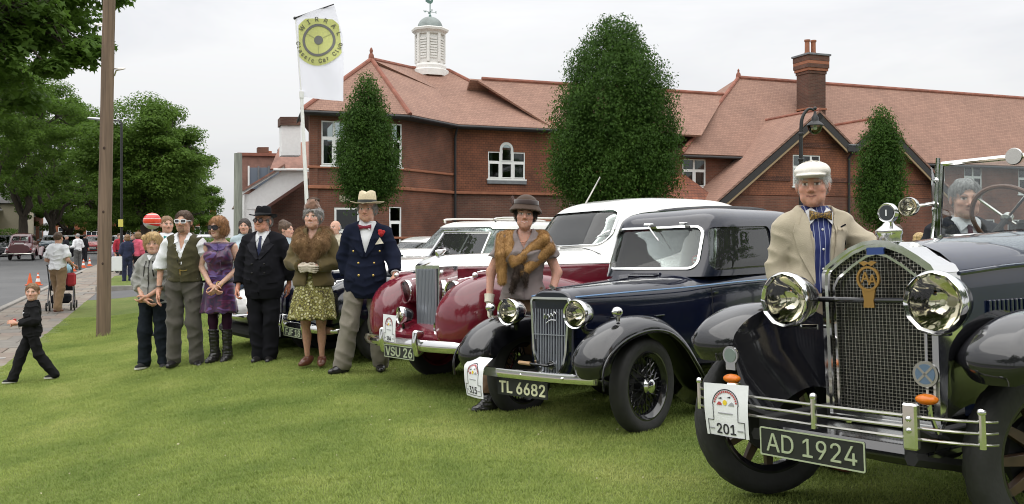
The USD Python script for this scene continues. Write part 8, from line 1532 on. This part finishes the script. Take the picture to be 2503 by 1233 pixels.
    B_ = part(t, 'rear_number_plate', frame_to(extr(rrect(.5, .11, .008), .006), (xo - L - .006, 0, .62), (0, -1, 0), (0, 0, 1), (-1, 0, 0)), PLATEY, False); part(t, 'rear_bumper', cbox(xo - L - .02, xo - L + .2, -w * .78, w * .78, .32, .50, .04), col)
    if tail_up: part(t, 'raised_tailgate', move(cbox(-.95, .02, -w * .78, w * .78, -.03, .05, .03), (r0 + rb * 1.3, 0, H), ry=-28), SILV); part(t, 'tailgate_glass', move(cbox(-.85, -.2, -w * .66, w * .66, .045, .056, .004), (r0 + rb * 1.3, 0, H), ry=-28), DGLASS)
    return c
BFRAMEX = mat('plate_black_text', (.01, .01, .01), .5)
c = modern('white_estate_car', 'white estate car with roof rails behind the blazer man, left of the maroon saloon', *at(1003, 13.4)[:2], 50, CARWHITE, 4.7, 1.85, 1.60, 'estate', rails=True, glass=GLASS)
modern('white_hatchback', 'white car with raised silver tailgate beyond the lady in the cloche hat', *at(1330, 21.5)[:2], 95, CARWHITE, 4.3, 1.78, 1.78, 'van', tail_up=True)
modern('white_saloon', 'small white car seen between the fur-collared lady and the straw-hatted man', *at(880, 14.6)[:2], 60, CARWHITE, 4.0, 1.68, 1.36, 'hatch')
# low white sports car
S = Car('white_sports_car', 'low white sports car with slim chrome bumper behind the lady in purple', -2.80, 11.40, 52, -.02, 'classic car'); t = S.t
bd = xloft([(.80, .30, .40, .56, 2.6), (.70, .52, .34, .64, 2.8), (.35, .70, .28, .76, 3), (-.3, .76, .22, .84, 3.2), (-1.0, .78, .20, .88, 3.6), (-1.9, .80, .2, .90, 3.8), (-2.7, .76, .24, .88, 3.4), (-3.3, .6, .34, .74, 2.8)], 48); bd = man(bd)
for x in (0, -2.35): bd = bd - man(move(revolve([(0, -2), (.34, -2), (.34, 2), (0, 2)], 32, 'y'), (x, 0, .31)))
part(t, 'body', bd, CARWHITE, 35)
cabin(t, [(.84, -1.0, -2.75, .66), (1.0, -1.18, -2.6, .60), (1.15, -1.38, -2.4, .52), (1.21, -1.55, -2.2, .40)], [('f', rpoly([(-.55, .90), (.55, .90), (.44, 1.14), (-.44, 1.14)], .05)), ('l', rpoly([(-1.35, .90), (-2.1, .90), (-2.05, 1.12), (-1.5, 1.12)], .05)), ('r', rpoly([(-1.35, .90), (-2.1, .90), (-2.05, 1.12), (-1.5, 1.12)], .05)), ('b', rpoly([(-.4, .93), (.4, .93), (.3, 1.1), (-.3, 1.1)], .05))], CARWHITE, CHROME, e=4.5)
for s in (1, -1):
    part(t, 'bonnet_edge', tube(bez([(.70, s * .44, .635), (.35, s * .5, .752), (-.3, s * .52, .822), (-.95, s * .54, .868)], 16), .004, 5), DARK)
    lamp(t, 'headlight', (.60, s * .56, .60), .075, .08, CARWHITE, CHROME); i_ = part(t, 'indicator', move(sphere((0, 0, 0), .045, 2, (.6, 1.4, .7)), (.74, s * .50, .47)), AMBER); part(i_, 'bezel', move(sphere((0, 0, 0), .05, 2, (.5, 1.5, .9)), (.73, s * .50, .47)), CHROME)
    p = bez([(.86, s * .16, .44), (.84, s * .4, .44), (.72, s * .68, .45), (.45, s * .80, .46)], 16); part(t, 'bumper', grid_mesh(np.array([[(x + a, y, z + b) for a, b in ((0, -.035), (.02, -.02), (.024, .0), (.02, .02), (0, .035), (-.01, 0))] for x, y, z in p]), False, True, True), CHROME, 50)
    part(t, 'overrider', hull(sphere((.87, s * .2, .40), .025, 1), sphere((.88, s * .2, .50), .022, 1)), CHROME)
    for x in (0, -2.35): wheel(t, (x, s * .66, .31), .31, .16, 'wire', 0, CHROME, STEEL, .2, side=s, spokes=24)
part(t, 'air_intake', cbox(.70, .80, -.30, .30, .42, .52, .03), DARK); part(t, 'under_tray', cbox(-3.1, .72, -.62, .62, .16, .30, .05), DARK)

# street: old maroon saloon seen from behind, parked and moving modern cars
M_ = Car('old_maroon_saloon', 'old dull maroon saloon driving away up the street, seen from behind', *uv(-8.5, 63)[:2], 180 - STREET + 2, 0, 'vintage car'); t = M_.t
part(t, 'body', xloft([(.45, .25, .45, 1.05, 3.5), (-.5, .45, .4, 1.1, 4), (-1.0, .62, .35, 1.12, 4), (-2.6, .66, .34, 1.12, 4), (-3.1, .62, .36, 1.08, 3.4), (-3.5, .55, .42, .92, 3)], 40), DULLM, 40)
cabin(t, [(1.05, -.95, -3.15, .62), (1.25, -1.05, -3.08, .60), (1.45, -1.15, -2.9, .56), (1.56, -1.3, -2.7, .48), (1.60, -1.6, -2.4, .3)], [('f', rpoly([(-.45, 1.15), (.45, 1.15), (.42, 1.45), (-.42, 1.45)], .06)), ('b', rpoly([(-.46, 1.17), (-.03, 1.17), (-.03, 1.42), (-.36, 1.42)], .06)), ('b', rpoly([(.46, 1.17), (.03, 1.17), (.03, 1.42), (.36, 1.42)], .06))] + [(s, rpoly([(-1.25, 1.14), (-2.6, 1.14), (-2.5, 1.43), (-1.35, 1.43)], .06)) for s in 'lr'], DULLM, None)
for s in (1, -1):
    m = fender([(-2.1, .3), (-2.25, .55), (-2.5, .74), (-2.85, .76), (-3.15, .62), (-3.35, .4)], .50, .80, .06, .04, .03, cen=(-2.6, .33)); part(t, 'rear_wing', m if s > 0 else mir(m), DULLM, 50); m = fender([(.55, .42), (.5, .62), (.2, .80), (-.1, .78), (-.5, .5), (-.8, .28)], .45, .78, .06, .04, .03, cen=(0, .33)); part(t, 'front_wing', m if s > 0 else mir(m), DULLM, 50)
    wheel(t, (-2.6, s * .62, .34), .34, .15, 'disc', 0, CHROME, DULLM, side=s); wheel(t, (0, s * .62, .34), .34, .15, 'disc', 0, CHROME, DULLM, side=s); part(t, 'tail_light', sphere((-3.42, s * .62, .66), .045, 1), REDL)
part(t, 'rear_bumper', tube(bez([(-3.4, -.82, .40), (-3.62, -.6, .40), (-3.66, 0, .40), (-3.62, .6, .40), (-3.4, .82, .40)], 20), .05, 8), STEEL); part(t, 'rear_number_plate', frame_to(extr(rrect(.5, .12, .01), .02), (-3.36, 0, .98), (0, -1, 0), (0, 0, 1), (-1, -.0, .0)), PLATEW, False)
fw = 180 - STREET; bk = -STREET
def upx(v, px): t_ = (px - PCX) / FPX; return (.937 * v - .35 * t_ * v) / (.35 + .937 * t_)
for v, px, h, col, kd, lab in ((-11.2, -6, bk, BLK, 'hatch', 'black hatchback parked at the left kerb, nearest the left edge'), (-11.2, 28, bk, BLK, 'estate', 'dark car parked at the kerb just left of the old maroon saloon'), (-11.2, 120, bk, GREYB, 'hatch', 'grey blue car parked just right of the old maroon saloon'), (-11.2, 138, bk, BLK, 'hatch', 'dark car parked under the second trunk'), (-9.2, 168, bk, mat('dark_green_paint', (.01, .03, .02), .2, coat=.6), 'saloon', 'dark green car waiting in the road behind the man with a jacket'),
    (-6.1, 228, bk, RED, 'hatch', 'bright red hatchback facing the camera, half hidden by the wooden pole'), (-7.6, 205, bk, BLK, 'saloon', 'black car in the road beyond the red hatchback'), (-10.2, 186, bk, SILV, 'estate', 'silver estate far up the street, left of the wooden pole'), (-4.7, 292, bk, SILV, 'estate', 'silver car parked on the right side just right of the wooden pole'), (-4.6, 318, bk, BLK, 'hatch', 'dark car parked under the rounded street tree'), (-4.7, 338, bk, SILV, 'van', 'pale van parked under the far trees, above the woman in pink'), (1.5, 500, fw, SILV, 'hatch', 'silver car parked near the far houses, above the purple dress lady')):
    u = upx(v, px)
    modern('street_car', lab, *uv(v, u)[:2], h, col, 4.2 if kd != 'estate' else 4.5, 1.74, 1.46 if kd != 'van' else 1.9, kd, plate_txt='K418 PVM')

# ---------------------------------------------------------------- poles, lamps, flag, cones
POLEW = mat('weathered_pole_wood', (.165, .115, .078), .9, var=.35, vscale=7, stretch=(3, 3, .12), bump=.7, bscale=30)
q = gpix(252, 822); tp_ = thing('telegraph_pole', 'tall brown wooden telegraph pole standing in the grass', 'pole', q); H_ = 6.9
pv = tube([(0, 0, -.3), (.03, 0, 2), (.075, 0, 4.4), (.13, 0, H_)], [.112, .108, .100, .092], 24); part(tp_, 'pole', pv, POLEW, True)
for z, d in ((5.15, -1), (4.42, 1), (5.9, 1)):
    x0 = .03 + z * .017; st_ = part(tp_, 'step_iron', tube([(x0 + d * .08, 0, z - .12), (x0 + d * .11, 0, z - .03), (x0 + d * .24, 0, z)], .012, 6), STEEL); part(st_, 'rung', cyl((x0 + d * .05, 0, z), (x0 + d * .26, 0, z + .005), .013, 6), STEEL)
for z in (1.2, 2.05, 3.1): part(tp_, 'knot', move(sphere((0, 0, 0), .022, 1, (1, .3, 1.2)), (.02 + z * .014, -.104, z)), mat('dark_knot', (.05, .03, .02), .9))
g_ = np.random.default_rng(3); tuft = blade_patch(77, 500, .7, .03, .11); tuft.apply_translation((q[0], q[1], q[2])); single('grass_tuft', tuft, BLADE, 'longer uncut grass round the foot of the wooden pole', 'grass', kind='stuff', smooth=False)
q = at(582, 33); gp_ = thing('grey_post', 'pale grey weathered post left of the white-gabled house', 'pole', q); part(gp_, 'post', tube([(0, 0, -.2), (0, 0, 4.4)], [.17, .14], 14), mat('grey_weathered', (.22, .23, .2), .9, var=.25, vscale=6, stretch=(3, 3, .2)), True); part(gp_, 'collar', revolve([(.18, 1.0), (.2, 1.03), (.2, 1.12), (.18, 1.15)], 14), STEEL)
# street lamp by the far trees
q = at(297, 36); sl_ = thing('street_lamp', 'slim dark street lamp with a pale head reaching left over the road', 'street lamp', q); part(sl_, 'column', tube([(0, 0, -.2), (0, 0, 1.2), (0, 0, 1.25), (0, 0, 5.6), (0, 0, 6.05), (-.12, 0, 6.16)], [.085, .08, .055, .05, .045, .04], 10), PIPE); part(sl_, 'arm', tube([(-.08, 0, 6.14), (-.75, 0, 6.2)], .03, 8), PIPE); part(sl_, 'lamp_head', hull(sphere((-.75, 0, 6.2), .06, 1), sphere((-1.25, 0, 6.25), .085, 2, (1.4, 1.2, .6))), SILV)
part(sl_, 'notice_sign', cbox(-.1, .1, -.09, -.07, 1.9, 2.2, .01), mat('yellow_sign', (.55, .5, .1), .5), False)
# black swan-neck lamp post by the gables
q = at(1958, 24.5); lp = thing('lamp_post', 'tall black swan-neck lamp post with glass lantern in front of the gables', 'lamp post', q); part(lp, 'column', tube(bez([(0, 0, -.2), (0, 0, 1.0), (0, 0, 3.0), (0, 0, 4.25), (.05, 0, 4.62), (.20, 0, 4.82), (.36, 0, 4.80)], 40), np.linspace(.065, .035, 40), 10), PIPE)
for z in (.9, 3.4, 4.1): part(lp, 'collar', move(revolve([(.04, 0), (.075, .02), (.075, .06), (.045, .09)], 14), (0, 0, z)), PIPE)
ln = part(lp, 'lantern_hood', move(revolve([(0, .42), (.03, .40), (.05, .30), (.09, .24), (.10, .14), (.19, .07), (.23, .02), (.22, 0), (.05, .08)], 20), (.38, 0, 4.36)), PIPE); part(ln, 'finial', sphere((.38, 0, 4.84), .05, 2), PIPE)
part(ln, 'glass_bowl', move(revolve([(.20, .0), (.19, -.06), (.15, -.15), (.08, -.21), (0, -.23)], 20), (.38, 0, 4.36)), pane_mat('lantern_glass', (.75, .78, .76), .05)); part(ln, 'lamp_bulb', sphere((.38, 0, 4.31), .06, 2), WHITE)
# feather flag with round wheel emblem and lettering round it
FY = 19.0; q = at(752, FY); fl = thing('banner_flag', 'white club banner with yellow wheel emblem on a slightly leaning white pole', 'flag', q); s_ = FPX / FY
def FP(px, py): return ((px - PCX) / FPX * FY - q[0], CAM_H - (py - PCY) / FPX * FY - q[2])
pa, pb, pc, pd = FP(755, 600), FP(737, 238), FP(722, 45), FP(816, 11)
part(fl, 'pole', tube([(0, 0, -.1), (pa[0], 0, pa[1]), (pb[0], 0, pb[1])], [.045, .042, .036], 10), WHITE); part(fl, 'pole_top', tube([(pb[0], 0, pb[1]), (pc[0], 0, pc[1])], .014, 8), WHITE); part(fl, 'top_arm', tube([(pc[0] - .03, 0, pc[1]), (pd[0], 0, pd[1])], .014, 8), PIPE)
part(fl, 'finial', sphere((pc[0] - .01, 0, pc[1]), .035, 1), PIPE); part(fl, 'pole_clamp', cyl((pb[0], 0, pb[1] - .02), (pb[0], 0, pb[1] + .12), .05, 10), WHITE)
def edge(t): # left and right edge of the cloth at parameter t from the bottom to the top
    l = np.array([(733, 236), (730, 180), (726, 120), (722, 44)]); r = np.array([(840, 249), (842, 180), (836, 90), (816, 12)]); L, R = (np.array([np.interp(t, np.linspace(0, 1, 4), e[:, k]) for k in (0, 1)]) for e in (l, r)); return L, R
def cloth_pt(u, t):
    L, R = edge(t); p = L + (R - L) * u; a = FP(*p); return a[0], .10 * math.sin(u * 5 + t * 3) * u + .05 * math.sin(t * 9 + u * 2) * u, a[1]
CLOTH = raw('flag_cloth', {'d': ('diffuse_bsdf', {'color': (.80, .80, .86)}), 't': ('translucent_bsdf', {'color': (.80, .80, .88)}), 'm': ('mix_closure', {'fac': .45})}, [('d.BSDF', 'm.closure1'), ('t.BSDF', 'm.closure2')], 'm.closure')
def inkm(name, c): return raw(name, {'d': ('diffuse_bsdf', {'color': c}), 't': ('translucent_bsdf', {'color': c}), 'm': ('mix_closure', {'fac': .4})}, [('d.BSDF', 'm.closure1'), ('t.BSDF', 'm.closure2')], 'm.closure')
part(fl, 'cloth', grid_mesh(np.array([[cloth_pt(u, t) for u in np.linspace(0, 1, 24)] for t in np.linspace(0, 1, 36)]), False, False), CLOTH, True)
cx, cz = FP(780, 100); ux = lambda x, z: (x, z)
def on_cloth(poly, m, name, off):
    g = extr(poly, .001).subdivide_to_size(.06); v = g.vertices.copy()
    lo, hi = FP(733, 249)[1], FP(722, 28)[1]
    t = np.clip((v[:, 1] - lo) / (hi - lo), 0, 1); out = []
    for (x, z, e), tt in zip(v, t):
        L, R = edge(tt); xl, xr = FP(*L)[0], FP(*R)[0]; u = np.clip((x - xl) / (xr - xl), 0, 1); out.append((x, .10 * math.sin(u * 5 + tt * 3) * u + .05 * math.sin(tt * 9 + u * 2) * u - off - e, z))
    part(fl, name, trimesh.Trimesh(np.array(out), g.faces, process=False), m, False)
YF, GF, DF = inkm('flag_yellow', (.66, .68, .30)), inkm('flag_grey', (.25, .25, .24)), inkm('flag_dark_text', (.22, .22, .16))
k_ = FY / FPX; region = Polygon([FP(728, 46), FP(826, 46), FP(842, 180), FP(734, 236)]).buffer(-.01)
on_cloth(Point(cx, cz).buffer(62 * k_, quad_segs=16).intersection(region), YF, 'yellow_disc', .020); on_cloth(Point(cx, cz).buffer(40 * k_).difference(Point(cx, cz).buffer(34 * k_)), GF, 'wheel_ring', .027); on_cloth(Point(cx, cz).buffer(11 * k_), GF, 'wheel_hub', .028)
for a in range(3): on_cloth(affinity.rotate(sbox(cx - 1 * k_, cz + 12 * k_, cx + 1 * k_, cz + 33 * k_), a * 120 + 60, origin=(cx, cz)), inkm('flag_pale_spoke', (.52, .54, .26)), 'wheel_spoke', .025)
def arc_text(txt, r, a0, a1, h, up):
    for i, ch in enumerate(txt):
        if ch == ' ': continue
        a = math.radians(a0 + (a1 - a0) * i / (len(txt) - 1)); m = text_mesh(ch, h, .001, True); b = m.bounds; m.apply_translation((-(b[0][0] + b[1][0]) / 2, -h / 2, 0)); 
        m = move(m, (cx + r * math.cos(a), cz + r * math.sin(a), 0), rz=math.degrees(a) + (-90 if up else 90)); v = m.vertices; lo, hi = FP(733, 249)[1], FP(722, 28)[1]; out = []
        for x, z, e in v:
            tt = np.clip((z - lo) / (hi - lo), 0, 1); L, R = edge(tt); u = np.clip((x - FP(*L)[0]) / (FP(*R)[0] - FP(*L)[0]), 0, 1); out.append((x, .10 * math.sin(u * 5 + tt * 3) * u + .05 * math.sin(tt * 9 + u * 2) * u - .030 - e, z))
        part(fl, 'letter', trimesh.Trimesh(np.array(out), m.faces, process=False), DF, False)
arc_text('WIRRAL', 51 * k_, 143, 22, 10.5 * k_, True); arc_text('Classic Car Club', 51 * k_, 188, 352, 9.5 * k_, False)
# traffic cones
CONO, CONW = mat('cone_orange', (.62, .10, .02), .55, var=.1), mat('cone_white_band', (.70, .70, .68), .4)
def cone_at(px, py, plain, lab):
    q = gpix(px, py); c = thing('traffic_cone', lab, 'traffic cone', q, 20, 'traffic cones along the road'); part(c, 'base', cbox(-.17, .17, -.17, .17, 0, .035, .01), CONO, False)
    UsdGeom.Xformable(c).AddScaleOp().Set(Gf.Vec3f(.8, .8, .8))
    def R(z): return .125 - .205 * z * .95
    for z0, z1, m, n in ([(.03, .52, CONO, 'cone')] if plain else [(.03, .16, CONO, 'cone'), (.16, .30, CONW, 'white_band'), (.30, .40, CONO, 'cone'), (.40, .47, CONW, 'white_band'), (.47, .54, CONO, 'cone')]): part(c, n, revolve([(R(z0), z0), (R(z1), z1)], 18), m)
for a in ((73, 698, True, 'plain orange cone nearest the camera, left of the walking man'), (93, 698, False, 'orange and white cone beside the plain one, left of the walking man'), (179, 664, False, 'orange and white cone at the feet of the man in the road'), (204, 655, False, 'orange and white cone just right of the man in the road'), (219, 651, False, 'orange and white cone farthest up the road, beside the wooden pole')): cone_at(*a)

# small fallen bits on the lawn
r = np.random.default_rng(8); bits = []
for k in range(55):
    Y = r.uniform(4.6, 10); X = r.uniform(-.55, .35) * Y; s_ = r.uniform(.003, .008); bits.append(move(box(-s_, s_, -s_ * .6, s_ * .6, 0, .003), (X, Y, lz(X, Y) + .022), rz=r.uniform(0, 180), rx=r.uniform(-25, 25)))
single('lawn_litter', bits, mat('dry_petals', (.55, .5, .36), .8, var=.3, vscale=3, world=True), 'tiny pale petals and dry leaf bits scattered in the mown grass', 'leaf litter', kind='stuff', smooth=False)
